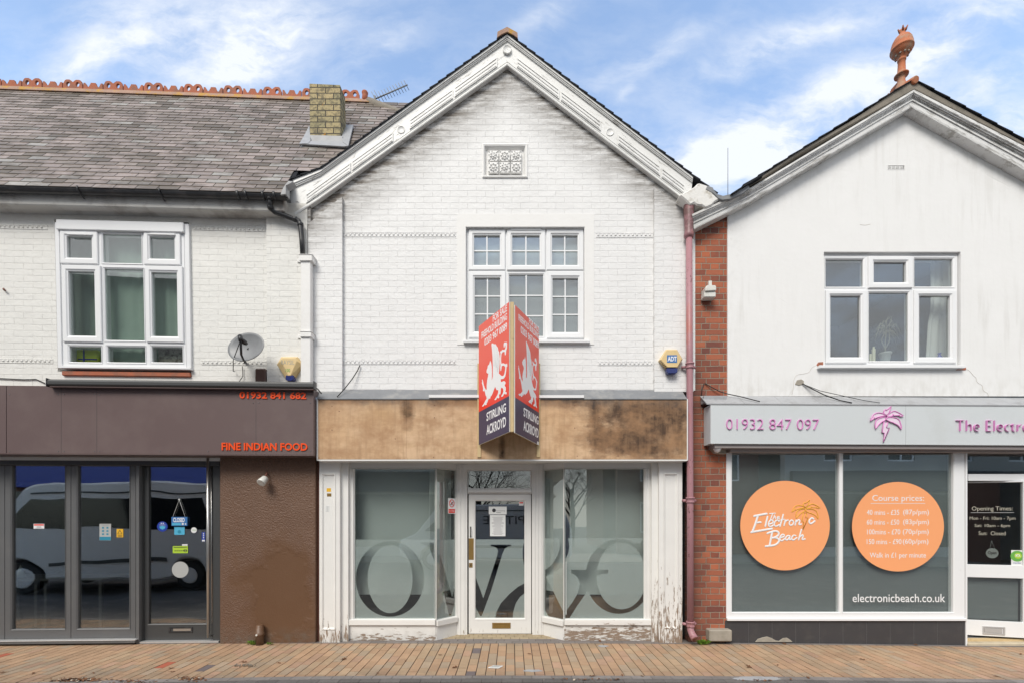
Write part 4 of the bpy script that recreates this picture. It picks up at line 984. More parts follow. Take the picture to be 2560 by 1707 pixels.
for px in (-60, 202, 405, 597, 617, 660, 688):
    c = FL_.uv(px, 475, .26)[0]; b = MB().tube([FL_.P(c, zc+.006, .290), FL_.P(c, zc-.035, .285), FL_.P(c, zc-.062, .25), FL_.P(c, zc-.085, .19)] if px < 500 else [FL_.P(c, zc+.004, .284), FL_.P(c, zc-.04, .275), FL_.P(c, zc-.064, .225)], .009 if px < 500 else .016, 6); obj('gutter_bracket', b, M['black'], G)
# slates
TH = math.radians(57); eave = (zc+.01, .26)   # z, w at the eave
RF = Frame(FL_.P(0, eave[0], eave[1]), FL_.eu, Vector((0, 0, math.sin(TH)))+(-FL_.ew)*math.cos(TH))
LEAN[0] = False
hr = 225; Lr = RF.uv(700, 249)[1]
NR = int(Lr/.106); rnd = random.Random(3); sm = MB()
u_max = FL_.uv(712, 480, .26)[0]+.02
for i in range(NR+1):
    v0 = i*Lr/(NR+1); off = (i % 2)*.125; u = -6.7+off; sag = .012*math.sin(i*.9)
    u_lim = u_max-.05 if v0 < .62 else 2.9-(i/NR)*1.55
    while u < u_lim:
        t = rnd.random()
        base = (.30, .25, .225) if t < .5 else ((.25, .21, .18) if t < .78 else ((.31, .295, .27) if t < .88 else (.14, .115, .088)))
        k = rnd.uniform(.82, 1.14); c = tuple(x*k for x in base)
        jy = rnd.uniform(-.004, .004); jr = rnd.uniform(-.004, .004)
        ue = min(u+.245, u_lim) if v0 < .62 else u+.245
        q = [(u+.005, v0-.028+jy), (ue, v0-.028+jy+jr), (ue, v0+.125), (u+.005, v0+.125)]
        f4 = [RF.P(a, b, .015 if n_ < 2 else .006) for n_, (a, b) in enumerate(q)]; b4 = [RF.P(a, b, .009 if n_ < 2 else .0) for n_, (a, b) in enumerate(q)]
        sm.hexa(f4, b4, c); u += .25
RO_ = obj('roof', sm, M['slate'], LB)
obj('roof_deck', MB().slab(RF, (-7, -.02, u_max, Lr), -.001, -.05).slab(RF, (u_max+.001, .62, 2.2, Lr), -.001, -.05), M['darkslate'], RO_)
# ridge
FR = Frame(RF.P(0, Lr, 0), FL_.eu); ur_ = FR.uv(925, 258)[0]; ul_ = -6.9
tw = .30
def crest(kind):
    sx = tw/180.0; sy = .0021; s_ = lambda lp: [(x*sx, y*sy) for x, y in lp]; b = MB()
    if kind == 0:
        lp = [(2, 0), (2, 45), (18, 70), (32, 76), (60, 76), (76, 68), (90, 58), (104, 68), (118, 76), (148, 76), (162, 70), (176, 45), (176, 0)]
        hs = [ellipse(46, 42, 17, 18, 16), ellipse(133, 42, 17, 18, 16)]
    else:
        arc = lambda c: [(c-22+44*i/8, 54-28*math.sin(math.pi*i/8)) for i in range(9)]
        lp = [(2, 0), (2, 56), (18, 56)]+arc(44)[1:-1]+[(66, 50), (68, 58), (112, 58), (114, 50)]+arc(136)[1:-1]+[(160, 56), (176, 56), (176, 0)]; hs = []
    b.poly(FR, [s_(lp)]+[s_(h) for h in hs], .014, -.014)
    b.v = [p-FR.P(0, 0, 0) for p in b.v]; return b
protos = []
rt = MB(); 
a = [FR.P(u, v, w) for u, v, w in ((ul_, -.055, .075), (ur_, -.055, .075), (ur_, .022, .040), (ul_, .022, .040))]; c = [FR.P(u, v, w) for u, v, w in ((ul_, -.055, -.075), (ur_, -.055, -.075), (ur_, .022, -.040), (ul_, .022, -.040))]
rt.hexa(a, c); RC = obj('ridge_capping', rt, M['lich'], RO_)
i = 0; u = ur_-.16-tw
while u > -6.8:
    k = i % 2
    if len(protos) < 2:
        b = crest(k); o = obj('ridge_tile', b, M['terra'], LB, loc=(0, 0, 0)); protos.append(o)
    else:
        o = protos[k].copy(); COL.objects.link(o)
    o.location = FR.P(u, .020, 0)-Vector(LB['_base']); o.rotation_euler = (0, rnd.uniform(-.012, .012), 0); o['_base'] = (0, 0, 0)
    i += 1; u -= tw+.006
obj('ridge_end_block', MB().lathe(FR.P(ur_-.08, 0, 0), [(.055, -.02), (.045, .09), (.045, .13), (.052, .15), (.045, .165)], 10), M['terra'], LB)
obj('hip_capping', MB().tube([FR.P(ur_-.02, .0, 0), FR.P(ur_+.7, -.42, .2), FR.P(ur_+1.6, -1.0, .5)], .07, 8), M['verge'], LB)
# chimney
yc_ = RF.at(812, 357, .0).y; FCh = Frame((FC.at(774, 338, -yc_).x, yc_, 0), (1, 0, 0))
LEAN[0] = False
c0 = FCh.rect(776, 209, 852, 345, 0)
b = MB(); x0, x1 = c0[0], c0[2]; zb, ztp = FCh.uv(800, 350)[1], FCh.uv(800, 209)[1]
xa, xb = FCh.uv(773, 209)[0], FCh.uv(850, 212)[0]; xc, xd = FCh.uv(776.5, 345)[0], FCh.uv(854, 345)[0]
b.hexa([FCh.P(xc, zb-.6), FCh.P(xd, zb-.6), FCh.P(xb, ztp-.02), FCh.P(xa, ztp)], [FCh.P(xc, zb-.6, -.24), FCh.P(xd, zb-.6, -.24), FCh.P(xb, ztp-.02, -.20), FCh.P(xa, ztp, -.20)])
CH = obj('chimney', b, M['yellowbrick'], LB, bevel=.006)
zz = lambda x, y: (500+x/3.733, 180+y/3.733)
b = MB().pxpoly(FCh, [[zz(*p) for p in ((1025, 592), (1328, 600), (1330, 660), (1025, 655))]], .03, .0).pxpoly(RF, [[zz(*p) for p in ((1025, 645), (1330, 648), (1385, 692), (1340, 696), (1100, 682), (930, 672), (1020, 655))]], .045, .03)
b.pxpoly(RF, [[zz(*p) for p in ((1020, 502), (1032, 640), (1010, 668), (925, 672), (965, 610))]], .05, .03)
b.pxpoly(RF, [[zz(*p) for p in ((1325, 600), (1332, 500), (1430, 496), (1405, 600), (1383, 690), (1330, 655))]], .05, .03)
obj('lead_flashing', b, M['leadl'], CH)
# lead soaker where the roof meets the central bargeboard
b = MB().pxpoly(FC, [[zz(*p) for p in ((825, 1018), (870, 1026), (800, 1062), (800, 1140), (752, 1146), (768, 1100), (790, 1062))]], .30, .2); obj('lead_upstand', b, M['leadl'], LB)
# downpipes
dp = MB().tube([FC.at(674.5, 494, .24), FC.at(675.5, 512, .22), FC.at(676.5, 522, .19), FC.at(686, 530, .16), FC.at(737, 549, .12), FC.at(747, 553, .11), FC.at(751.5, 566, .11), FC.at(754.5, 600, .11), FC.at(757, 640, .11)], .030, 12)
for x, y, w in ((674.5, 497, .24), (676, 519, .20), (738, 549, .12), (751.2, 562, .11)):
    c = FC.at(x, y, w); dp.lathe(c-Vector((0, 0, .02)), [(.034, 0), (.037, .01), (.037, .03), (.034, .04)], 12)
obj('downpipe', dp, M['black'], LB)
dq = MB().bx(FC, 751.5, 650, 776, 957, .145, .055); D2 = obj('square_downpipe', dq, M['brickL'] if False else M['smooth'], LB, bevel=.006)
for y0, y1, e in ((637, 652, 4), (829, 842, 1.5)):
    b = MB().bx(FC, 751.5-e, y0, 776+e, y1, .165, .045); b.bx(FC, 751.5-e-1, y0-2, 776+e+1, y0, .172, .04)
    b.bx(FC, 744-e*.3, y1-5, 784+e*.3, y1+4, .07, .045)
    obj('pipe_collar', b, M['smooth'], D2, bevel=.004)

# ---- restaurant frontage
ws = .26
zs0 = FL_.uv(400, 1134, ws)[1]; zs1 = FL_.uv(60, 963, ws)[1]; usr = FL_.uv(784, 1000, ws)[0]
SG = thing('shop_sign', 'long brown fascia sign with orange raised letters over the restaurant front', 'shop sign', FL_.P(-3, zs0, 0))
uls = FL_.uv(15.2, 1000, ws)[0]
b = MB().slab(FL_, (uls+.006, zs0, usr, zs1), ws, -.02); obj('sign_panel', b, M['signbrown'], SG, bevel=.002)
b = MB().slab(FL_, (-8, zs0, uls, zs1), ws, -.02); obj('sign_panel', b, M['signbrown'], SG, bevel=.002)
b = MB()
for px in (153, 242, 640): u = FL_.uv(px, 1000, ws)[0]; b.slab(FL_, (u-.0015, zs0+.005, u+.0015, zs1-.005), ws+.0008, ws-.001)
obj('panel_seams', b, M['greydark'], SG)
b = MB()
for px in (24, 146, 160, 236, 249, 400, 520, 633, 647, 776):
    for y in ((985 if px < 560 else 1006), 1127): b.lathe(FL_.at(px, y, ws), [(.007, 0), (.006, .003), (0, .004)], 8, FL_.ew)
obj('fixing_screws', b, M['greyframe'], SG)
obj('lettering', MB().pxtext(FL_, '01932 841 682', 599.7, 979.3, 766, 996.2, ws+.0005, .010, bold=.022), M['orange'], SG)
obj('lettering', MB().pxtext(FL_, 'FINE INDIAN FOOD', 555, 1106.2, 769, 1125.2, ws+.0005, .010, bold=.022), M['orange'], SG)
A = FL_.uv(111.6, 957, .36); Bq = FL_.uv(783, 965, .36)
aw = thing('awning_cassette', 'dark grey rolled awning cassette along the top of the brown sign', 'awning', FL_.P((A[0]+Bq[0])/2, A[1], .2))
pr = [(0, 0), (.0, .07), (.03, .085), (.065, .08), (.078, .055), (.078, .02), (.055, 0)]
za = FL_.uv(450, 971, .262)[1]; vs = []
for u in (A[0], Bq[0]): vs += [FL_.P(u, za+dz, .262+dw_) for dw_, dz in pr]
n = len(pr); obj('housing', MB().add(vs, [(i, (i+1) % n, n+(i+1) % n, n+i) for i in range(n)]+[tuple(range(n)), tuple(range(n, 2*n))]), M['greydark'], aw, bevel=.004)
obj('front_bar', MB().slab(FL_, (A[0]+.02, za-.012, Bq[0]-.01, za-.001), .325, .29), M['signbrown'], aw, bevel=.003)
for u in (A[0], Bq[0]): obj('end_cap', MB().slab(FL_, (u-.006, za-.008, u+.006, za+.09), .345, .262), M['black'], aw, bevel=.004)
# lintel and brown wall
zl = zs0; wgl = .0
b = MB().slab(FL_, (-8, zl-.11, FL_.uv(549, 1300, .0)[0], zl-.001), .0, -.12); obj('head_frame', b, M['greydark'], LB, bevel=.003)
b = MB().slab(FL_, (FL_.uv(549, 1300, .03)[0], -.05, FL_.uv(789, 1300, .03)[0], zl-.001), .03, -.2); obj('rendered_wall', b, M['brownwall'], LB, bevel=.01)
b = MB().slab(FL_, (FL_.uv(789.5, 1300, .0)[0], -.05, FL_.uv(799, 1300, .0)[0], zl), -.03, -.2); obj('party_strip', b, M['rust'], LB)
b = MB().slab(FL_, (-8, zl-.01, usr, zl+.0), ws-.002, -.12); obj('soffit', b, M['signbrown'], LB)
# bifold glazing, three leaves (one cut by the picture edge)
gw = -.04; zsill = FL_.uv(170, 1597, gw)[1]
def leaf(x0, x1, p0, p1, ytop, ybot):
    r = FL_.rect(x0, ytop, x1, ybot, gw); r = (r[0], zsill, r[2], zl-.112); p = FL_.rect(p0, 1159, p1, 1570.5, gw); p = (p[0], FL_.uv(170, 1570.5, gw)[1], p[2], FL_.uv(170, 1158, gw)[1])
    b = MB().holes(FL_, r, [exp(p, .006)], gw, gw-.07); f = obj('folding_door', b, M['greyframe'], LB, bevel=.003)
    obj('bead', MB().ring(FL_, exp(p, .014), p, [(0, gw+.001), (0, gw+.006), (1, gw-.004), (1, gw-.03)]), M['greyframe'], f)
    obj('pane', MB().slab(FL_, exp(p, .005), gw-.025, gw-.031), M['glassn'], f)
    return f
leaf(-170, 11, -140, -24, 1150, 1595); leaf(-352, -171, -335, -188, 1150, 1595); leaf(-534, -353, -517, -370, 1150, 1595); F1 = leaf(12.2, 176.6, 29.5, 161.6, 1150, 1595); F2 = leaf(177.8, 339, 194, 323, 1150, 1595)
b = MB().slab(FL_, (-8, zsill-.034, FL_.uv(337.5, 1590, .04)[0], zsill-.002), .045, -.1); obj('sill', b, M['greyframe'], LB, bevel=.004)
b = MB().slab(FL_, (-8, zsill-.001, FL_.uv(339.5, 1590, .04)[0], zsill+.010), .05, -.035); obj('sill_strip', b, M['alu'], LB, bevel=.003)
b = MB().slab(FL_, (-8, -.06, FL_.uv(338, 1590, -.01)[0], zsill-.035), -.012, -.1); obj('plinth', b, M['greydark'], LB)
b = MB().slab(FL_, (FL_.uv(339.5, 1400, .0)[0], -.05, FL_.uv(347.5, 1400, .0)[0], zl-.112), .0, -.12); obj('door_post', b, M['greyframe'], LB, bevel=.003)
b = MB().slab(FL_, (FL_.uv(347.8, 1400, .0)[0], -.05, FL_.uv(358, 1400, -.05)[0], zl-.112), -.045, -.12); obj('door_jamb', b, M['greydark'], LB)
b = MB().slab(FL_, (FL_.uv(535, 1400, -.05)[0], -.05, FL_.uv(550, 1400, -.03)[0], zl-.112), -.03, -.12); obj('door_post', b, M['greydark'], LB)
dw2 = -.07
r = (FL_.uv(359, 1400, dw2)[0], FL_.uv(450, 1601, dw2)[1], FL_.uv(533, 1400, dw2)[0], zl-.113); p = FL_.rect(371.5, 1158.5, 515.5, 1558, dw2)
RD = obj('door', MB().holes(FL_, r, [exp(p, .006)], dw2, dw2-.05), M['greydark'], LB, bevel=.003)
obj('pane', MB().slab(FL_, exp(p, .005), dw2-.02, dw2-.026), M['glassn'], RD)
obj('bead', MB().ring(FL_, exp(p, .013), p, [(0, dw2+.001), (0, dw2+.006), (1, dw2-.002), (1, dw2-.03)]), M['greydark'], RD)
obj('threshold', MB().bx(FL_, 349, 1602.3, 546, 1606.5, .0, -.1), M['alu'], LB)
obj('door_step', MB().slab(FL_, (FL_.uv(340, 1600)[0], -.06, FL_.uv(549, 1600)[0], FL_.uv(450, 1606.6, .0)[1]), .005, -.1), M['greydark'], LB)
h = MB().tube([FL_.at(519.8, 1142, .0), FL_.at(520.5, 1592, .0)], .017, 12); HD = obj('pull_handle', h, M['steel'], RD)
h = MB().tube([FL_.at(528, 1160, dw2+.012), FL_.at(531, 1556, dw2+.012)], .009, 8); obj('handle_rail', h, M['steel'], RD)
for y in (1158, 1590): c = FL_.at(521, y, .0); h = MB().tube([c, c-FL_.ew*.08], .008, 8); obj('handle_stud', h, M['steel'], HD)
k = MB().ring(FL_, FL_.rect(422.4, 1566.5, 482, 1579.5, dw2), FL_.rect(428, 1569.5, 477, 1576.5, dw2), [(0, dw2), (0, dw2+.008), (.8, dw2+.008), (1, dw2+.001)]); obj('letterbox', k, M['black'], RD)
obj('letterbox_flap', MB().bx(FL_, 433, 1570, 477, 1576, dw2+.004, dw2), M['steel'], RD)
# interior
b = MB(); u0, u1 = -8, FL_.uv(549, 1300)[0]
P8 = [FL_.P(u, v, w) for w in (-.13, -4.5) for u, v in ((u0, .01), (u1, .01), (u1, 2.35), (u0, 2.35))]
b.add(P8, [(4, 5, 6, 7), (0, 1, 5, 4), (1, 2, 6, 5), (2, 3, 7, 6), (3, 0, 4, 7)]); obj('restaurant_interior', b, plain('very_dark_interior', (.012, .012, .013), .9), LB)
for px, y in ((70, 1470), (225, 1460)):
    c = FL_.at(px, 1500, -.9); c.z = .74
    t = thing('dining_table', 'small dark table behind the %s folding glass door of the restaurant' % ('left hand' if px < 100 else 'middle'), 'table', (c.x, c.y, .01))
    obj('table_top', MB().cube(c.x-.45, c.y-.3, .71, c.x+.45, c.y+.3, .74), M['greydark'], t, bevel=.005)
    for sx in (-.38, .38):
        for sy in (-.24, .24): obj('leg', MB().cube(c.x+sx-.02, c.y+sy-.02, .01, c.x+sx+.02, c.y+sy+.02, .71), M['greydark'], t)
    n_ = MB().lathe((c.x+(.0 if px < 100 else -.1), c.y-.1, .741), [(.075, 0), (.04, .09), (.002, .18)], 4); solo('folded_napkin', n_, M['cyan'] if False else M['discgrey'], 'pale folded napkin standing on the %s restaurant table' % ('left hand' if px < 100 else 'middle'), 'napkin')
# stickers on the restaurant glass
sw = dw2-.020; sg = gw-.025
S_ = lambda *a, **k: sticker(*a, **k)
S_('window_sticker', FL_, (84, 1308, 110.5, 1320.5), sg+.0006, 'white', 'white sticker with red header on the left restaurant glass', 'sticker', [('header', MB().bx(FL_, 85, 1309, 109.5, 1312.5, sg+.0024, sg+.0016), 'red'), ('print', notice_lines(FL_, 87, 1314.5, 108, 1318.5, sg+.0017, 3, 2), 'greyink')])
S_('hygiene_poster', FL_, (248.6, 1308, 277.5, 1349.4), sg+.0006, 'discgrey', 'grey and teal hygiene poster on the second restaurant glass', 'poster', [('footer', MB().bx(FL_, 249, 1340.5, 277, 1349, sg+.0024, sg+.0016), 'teal'), *[('pictogram', MB().bx(FL_, 255+j*11, 1316+i*8, 260+j*11, 1320+i*8, sg+.0024, sg+.0016), 'teal') for i in range(3) for j in range(2)], ('heading', notice_lines(FL_, 250, 1310, 276, 1312.5, sg+.0017, 2, 8), 'greyink')])
tri = MB().pxpoly(FL_, [[(299.5, 1323), (306, 1333.5), (293, 1333.5)], [(299.5, 1325.5), (304, 1332.6), (295, 1332.6)]], sg+.0024, sg+.0016)
S_('warning_sign', FL_, (291.5, 1321, 308, 1342), sg+.0006, 'yellow', 'yellow warning triangle sign on the second restaurant glass', 'sign', [('triangle', tri, 'ink'), ('caption', notice_lines(FL_, 293.5, 1336, 306.5, 1340, sg+.0017, 3, 4), 'ink')])
cs = tag(obj('hanging_sign', MB().bx(FL_, 428.6, 1291, 468, 1313, sw+.02, sw+.014), M['bluelabel']), 'blue CLOSED sign hanging on a string inside the restaurant door', 'sign')
obj('lettering', MB().pxtext(FL_, 'CLOSED', 433, 1293, 461.5, 1304, sw+.0205, .0008, bold=.02), M['white'], cs)
obj('footer', MB().bx(FL_, 430, 1306.3, 452, 1311.5, sw+.021, sw+.0202), M['cyan'], cs)
obj('emblems', MB().lathe(FL_.at(457, 1308.5, sw+.0202), [(.013, 0), (.013, .001)], 12, FL_.ew).lathe(FL_.at(464, 1308.5, sw+.0202), [(.011, 0), (.011, .001)], 4, FL_.ew), M['paper'], cs)
obj('string', MB().tube([FL_.at(432, 1291, sw+.017), FL_.at(448, 1248, sw+.012), FL_.at(463, 1291, sw+.017)], .003, 6), M['paper'], cs)
obj('hook', MB().lathe(FL_.at(448, 1247.5, sw+.002), [(.012, 0), (.009, .008), (.0, .012)], 10, FL_.ew), M['paper'], cs)
def disc(fr, x, y, r_, w, th=.001, n=32): return MB().lathe(fr.at(x, y, w), [(r_/FL*(D-w), 0), (r_/FL*(D-w), th)], n, fr.ew)
o = tag(obj('round_sticker', disc(FL_, 405.9, 1315, 12.6, sw+.0006), M['royal']), 'round royal blue sticker with face mask symbol on the restaurant door', 'sticker')
e = MB().pxpoly(FL_, [[(398, 1315), (402, 1314), (406, 1312.8), (410, 1314), (414, 1315), (411.5, 1320), (406, 1322.5), (400.5, 1320)]], sw+.0024, sw+.0016)
obj('mask_symbol', e, M['cyan'], o)
obj('border_lettering', MB().bx(FL_, 402, 1305.5, 404.5, 1308.5, sw+.0024, sw+.0016).bx(FL_, 407, 1305.5, 409.5, 1308.5, sw+.0024, sw+.0016).bx(FL_, 398.5, 1310.6, 413.5, 1311.4, sw+.0024, sw+.0016), M['paper'], o)
o = S_('window_sticker', FL_, (435.8, 1315.6, 461.5, 1335.5), sw+.0006, 'cyan', 'light blue square sticker just under the CLOSED sign', 'sticker', [('print', MB().lathe(FL_.at(448.5, 1328, sw+.0016), [(.022, 0), (.022, .0008)], 12, FL_.ew), 'teal')])
o = tag(obj('round_sticker', disc(FL_, 484.8, 1324, 7, sw+.0006), M['paper']), 'small round white sticker near the restaurant door handle', 'sticker'); obj('print', MB().pxtext(FL_, 'ratings', 480, 1322, 490, 1325.5, sw+.0017, .0006), M['green'], o)
S_('window_sticker', FL_, (504.3, 1329, 512.8, 1352.5), sw+.0006, 'royal', 'narrow upright dark blue sticker at the edge of the restaurant door glass', 'sticker', [('panel', MB().bx(FL_, 505, 1348, 512, 1352, sw+.0024, sw+.0016), 'paper'), ('marks', MB().bx(FL_, 507.5, 1331, 510, 1334, sw+.0024, sw+.0016).bx(FL_, 507.5, 1336, 510, 1338.5, sw+.0024, sw+.0016).bx(FL_, 507.5, 1341, 510, 1344, sw+.0024, sw+.0016), 'paper')])
e = MB()
for i in range(5): e.lathe(FL_.at(438+i*5.0, 1375.5, sw+.0017), [(.008, 0), (.008, .0007)], 10, FL_.ew)
e.lathe(FL_.at(463.5, 1375, sw+.0017), [(.020, 0), (.020, .0009)], 14, FL_.ew); e.bx(FL_, 434, 1366, 467, 1367.6, sw+.0023, sw+.0017)
S_('rating_sticker', FL_, (431.8, 1363.7, 469.5, 1381.5), sw+.0006, 'lime', 'lime green food rating sticker on the restaurant door', 'sticker', [('rating', e, 'ink'), ('digit', MB().pxtext(FL_, '5', 461.8, 1372, 465.2, 1378, sw+.0028, .0006, bold=.02), 'lime'), ('header', MB().bx(FL_, 455, 1359, 469, 1362.8, sw+.0016, sw+.0006), 'paper')])
tag(obj('window_disc', disc(FL_, 450.6, 1422.8, 20, sw+.0006, n=48), M['discgrey']), 'large plain grey disc stuck on the restaurant door glass', 'sticker')
# wall spotlight, stub pipe
t = thing('security_light', 'small dusty spotlight high on the brown rendered wall', 'wall light', FL_.at(665, 1190, .05))
obj('bracket', MB().tube([FL_.at(667, 1180, .03), FL_.at(667, 1183, .08), FL_.at(662, 1192, .11)], .012, 8), M['rust'], t)
c = FL_.at(661, 1197, .12); ax = (FL_.ew*.75+Vector((-.25, 0, -.7))).normalized()
obj('lamp_head', MB().lathe(c, [(.02, -.03), (.042, -.02), (.05, .05), (.052, .075), (.044, .075)], 16, ax), M['offw'], t)
obj('lens', MB().lathe(c, [(.043, .066), (.04, .072), (.0, .073)], 16, ax), M['discgrey'], t)
t = thing('stub_pipe', 'short brown stub of drainpipe rising from the pavement in front of the brown wall', 'pipe', FL_.at(648, 1610, .08))
c = FL_.at(649.5, 1609, .09); c.z = 0
obj('pipe', MB().lathe(c, [(.047, -.02), (.047, .11), (.054, .115), (.054, .15), (.047, .155), (.045, .24), (.03, .25)], 16), M['brownwall'], t)
obj('clip', MB().lathe(c+Vector((-.01, -.05, .132)), [(.012, 0), (.012, .012)], 8, FL_.ew), M['offw'], t)
# dish, alarm, vent
t = thing('satellite_dish', 'grey oval satellite dish on the cream wall above the brown sign', 'satellite dish', FL_.at(613, 910, .1))
c = FL_.at(614, 866.5, .32); ax = (FL_.ew*1.0+Vector((-.22, 0, .18))).normalized()
sid = ax.cross(UP).normalized(); upv = sid.cross(ax)
dm = MB(); rows = 8; seg = 36; vs = [c-ax*.05]; fs = []
for i in range(1, rows+1):
    for k in range(seg):
        a = 2*math.pi*k/seg; q = i/rows; vs.append(c-ax*(.05*(1-q*q))+sid*math.cos(a)*.245*q+upv*math.sin(a)*.183*q)
for k in range(seg): fs.append((0, 1+k, 1+(k+1) % seg))
for i in range(rows-1):
    for k in range(seg): fs.append((1+i*seg+k, 1+(i+1)*seg+k, 1+(i+1)*seg+(k+1) % seg, 1+i*seg+(k+1) % seg))
dm.add(vs, fs, None, True); o = obj('reflector', dm, M['dish'], t); md = o.modifiers.new('s', 'SOLIDIFY'); md.thickness = .006; md.offset = -1
lnb = c+ax*.22+upv*-.05+sid*-.13
obj('arm', MB().tube([c-upv*.175-ax*.0, c-upv*.16+ax*.10+sid*-.05, lnb-upv*.01], .013, 8), M['black'], t)
obj('receiver', MB().lathe(lnb-ax*.03, [(.02, -.03), (.03, 0), (.03, .03), (.018, .06)], 12, -ax).lathe(lnb-upv*.0, [(.026, -.05), (.026, .02)], 10, upv*-1+sid*-.4), M['black'], t)
obj('bracket', MB().tube([FL_.at(612, 905, .01), FL_.at(612, 880, .18), c-ax*.05], .014, 8), M['black'], t)
obj('cable', MB().tube([lnb, FL_.at(583, 900, .25), FL_.at(583, 927, .06), FL_.at(588, 928, .02)], .005, 6), M['cable'], t)
obj('cable', MB().tube([FL_.at(606, 915, .02), FL_.at(607, 940, .02), FL_.at(600, 950, .03), FL_.at(597, 957, .05)], .005, 6), M['cable'], t)
a_ = lambda x, y: (500+x/3.5625, 560+y/3.5625)
def alarm(fr, w, body, face, blue, label, cat_label, extra):
    t = thing('alarm_box', label, 'alarm box', fr.at(*body[0], w)); r0 = [fr.uv(x, y, w+.05) for x, y in body]; r1 = [fr.uv(x, y, w+.085) for x, y in face]; n = len(body)
    vs = [fr.P(*p, w) for p in r0]+[fr.P(*p, w+.045) for p in r0]+[fr.P(*p, w+.085) for p in r1]
    fs = [(i, (i+1) % n, n+(i+1) % n, n+i) for i in range(n)]+[(n+i, n+(i+1) % n, 2*n+(i+1) % n, 2*n+i) for i in range(n)]+[tuple(range(2*n, 3*n))]
    obj('cover', MB().add(vs, fs), M['yelbox'], t, bevel=.003)
    obj('strobe', MB().pxpoly(fr, [blue], w+.08, w+.01), M['blueplastic'], t, bevel=.006)
    return t
t = alarm(FL_, .05, [a_(*p) for p in ((722, 1180), (868, 1180), (908, 1248), (830, 1375), (765, 1375), (682, 1248))], [a_(*p) for p in ((735, 1190), (850, 1190), (862, 1215), (806, 1345), (786, 1345), (722, 1215))], [a_(*p) for p in ((763, 1342), (830, 1342), (836, 1380), (812, 1394), (780, 1394), (758, 1378))], 'yellowed six sided alarm box with faint print, left of the white square downpipe', '', None)
obj('print', MB().text(FL_, 'RAYSIL', (*FL_.uv(702.5, 910.5, .136), *FL_.uv(736, 900, .136)), .136, .1368), M['fadedtext'], t)
obj('emblem', MB().text(FL_, '100', (*FL_.uv(714, 929, .136), *FL_.uv(725, 921, .136)), .136, .1368), M['green'], t)
solo('vent_cover', MB().bx(FL_, 637, 920, 664, 957, .06, .001), M['vent'], 'small upright brown plastic vent cover behind the sign top', 'vent cover', bevel=.012)
# cables on the wall
solo('cable', MB().tube([FL_.at(x, y, .012) for x, y in ((-20, 944), (20, 946), (60, 948), (90, 947), (112, 957))], .006, 6), M['cable'], 'thin dark cable drooping along the cream wall at the far left', 'cable')
solo('cable', MB().tube([FL_.at(x, y, .10) for x, y in ((784, 964), (795, 972), (803, 982), (811, 991))], .008, 6), M['cable'], 'thick black cable from the awning end down to the boarded fascia', 'cable')
solo('cable', MB().tube([FC.at(x, y, w) for x, y, w in ((900, 912, .02), (893, 927, .03), (880, 947, .06), (862, 970, .10), (843, 991, .19))], .007, 6), M['cable'], 'black cable looping diagonally down the white wall to the boarded fascia', 'cable')
solo('wall_hook', MB().tube([FL_.at(9, 722, .0), FL_.at(9, 724, .03), FL_.at(13, 727, .03)], .01, 6), M['rust'], 'rusty fixing in the cream wall at the far left, upper one', 'hook')
# aerial
t = thing('tv_aerial', 'thin rake shaped TV aerial above the end of the slate ridge', 'aerial', FC.at(934, 256, -2))
a = FC.at(934, 250, -2); b_ = FC.at(1019, 213, -2); obj('boom', MB().tube([a, b_], .011, 6), M['dish'], t)
dv = (b_-a).normalized(); cr = Vector((.5, .45, -.74)).normalized()
for i in range(12):
    c = a+(b_-a)*((i+.6)/12); ln = .075 if i > 1 else .11; obj('element', MB().tube([c-cr*ln, c+cr*ln], .006, 4), M['dish'], t)
obj('mast', MB().tube([a+Vector((.02, 0, .06)), a+Vector((.02, 0, -1.2))], .018, 8), M['dish'], t)
def smooth(pts, n=5):
    if len(pts) < 3: return pts
    out = []
    for i in range(len(pts)-1):
        p0 = pts[max(i-1, 0)]; p1 = pts[i]; p2 = pts[i+1]; p3 = pts[min(i+2, len(pts)-1)]
        for k in range(n):
            t = k/n; out.append(tuple(.5*(2*p1[j]+(p2[j]-p0[j])*t+(2*p0[j]-5*p1[j]+4*p2[j]-p3[j])*t*t+(-p0[j]+3*p1[j]-3*p2[j]+p3[j])*t**3) for j in (0, 1)))
    return out+[pts[-1]]
# ------------------------------------------------------------------ right building
RB = thing('shop_building', 'white rendered tanning shop building with terracotta finial, right of the empty shop', 'building', (5, 0, 0))
g = [FC.uv(x, y, 0) for x, y in ((1818, 990), (1818, 520), (2249, 275), (2270, 262), (2300, 262), (2720, 525), (2720, 990))]
wr = FC.rect(2058.5, 631, 2400, 918, 0); vr = FC.rect(2218, 416, 2259, 426, 0)
lp = lambda q: [(q[0], q[1]), (q[2], q[1]), (q[2], q[3]), (q[0], q[3])]
obj('wall', MB().poly(FC, [g, lp(wr), lp(vr)], .009, -.25), M['rwall'], RB)
v = MB()
for i in range(3): v.bx(FC, 2227.6+i*10.3, 416, 2229.0+i*10.3, 426, .0105, -.01)
for i in range(4):
    x = 2218.6+i*10.3
    for k in range(3): v.bx(FC, x, 416.4+k*3.3, x+9.0, 417.9+k*3.3, .010, -.01)
b = MB().holes(FC, exp(vr, .004), [exp(vr, -.001)], .012, .0); AV = obj('air_vent', b, M['rwall'], RB); obj('grille', v, M['rwall'], AV); obj('vent_back', MB().slab(FC, vr, -.03, -.04), M['ink'], AV)
obj('brick_pier', MB().bx(FC, 1722, 515, 1817.5, 1612, -.01, -.25), M['brickR'], RB)
obj('brick_return', MB().bx(FC, 1708, 540, 1733, 602, .045, -.0), M['brickR'], RB)
w0 = -.025
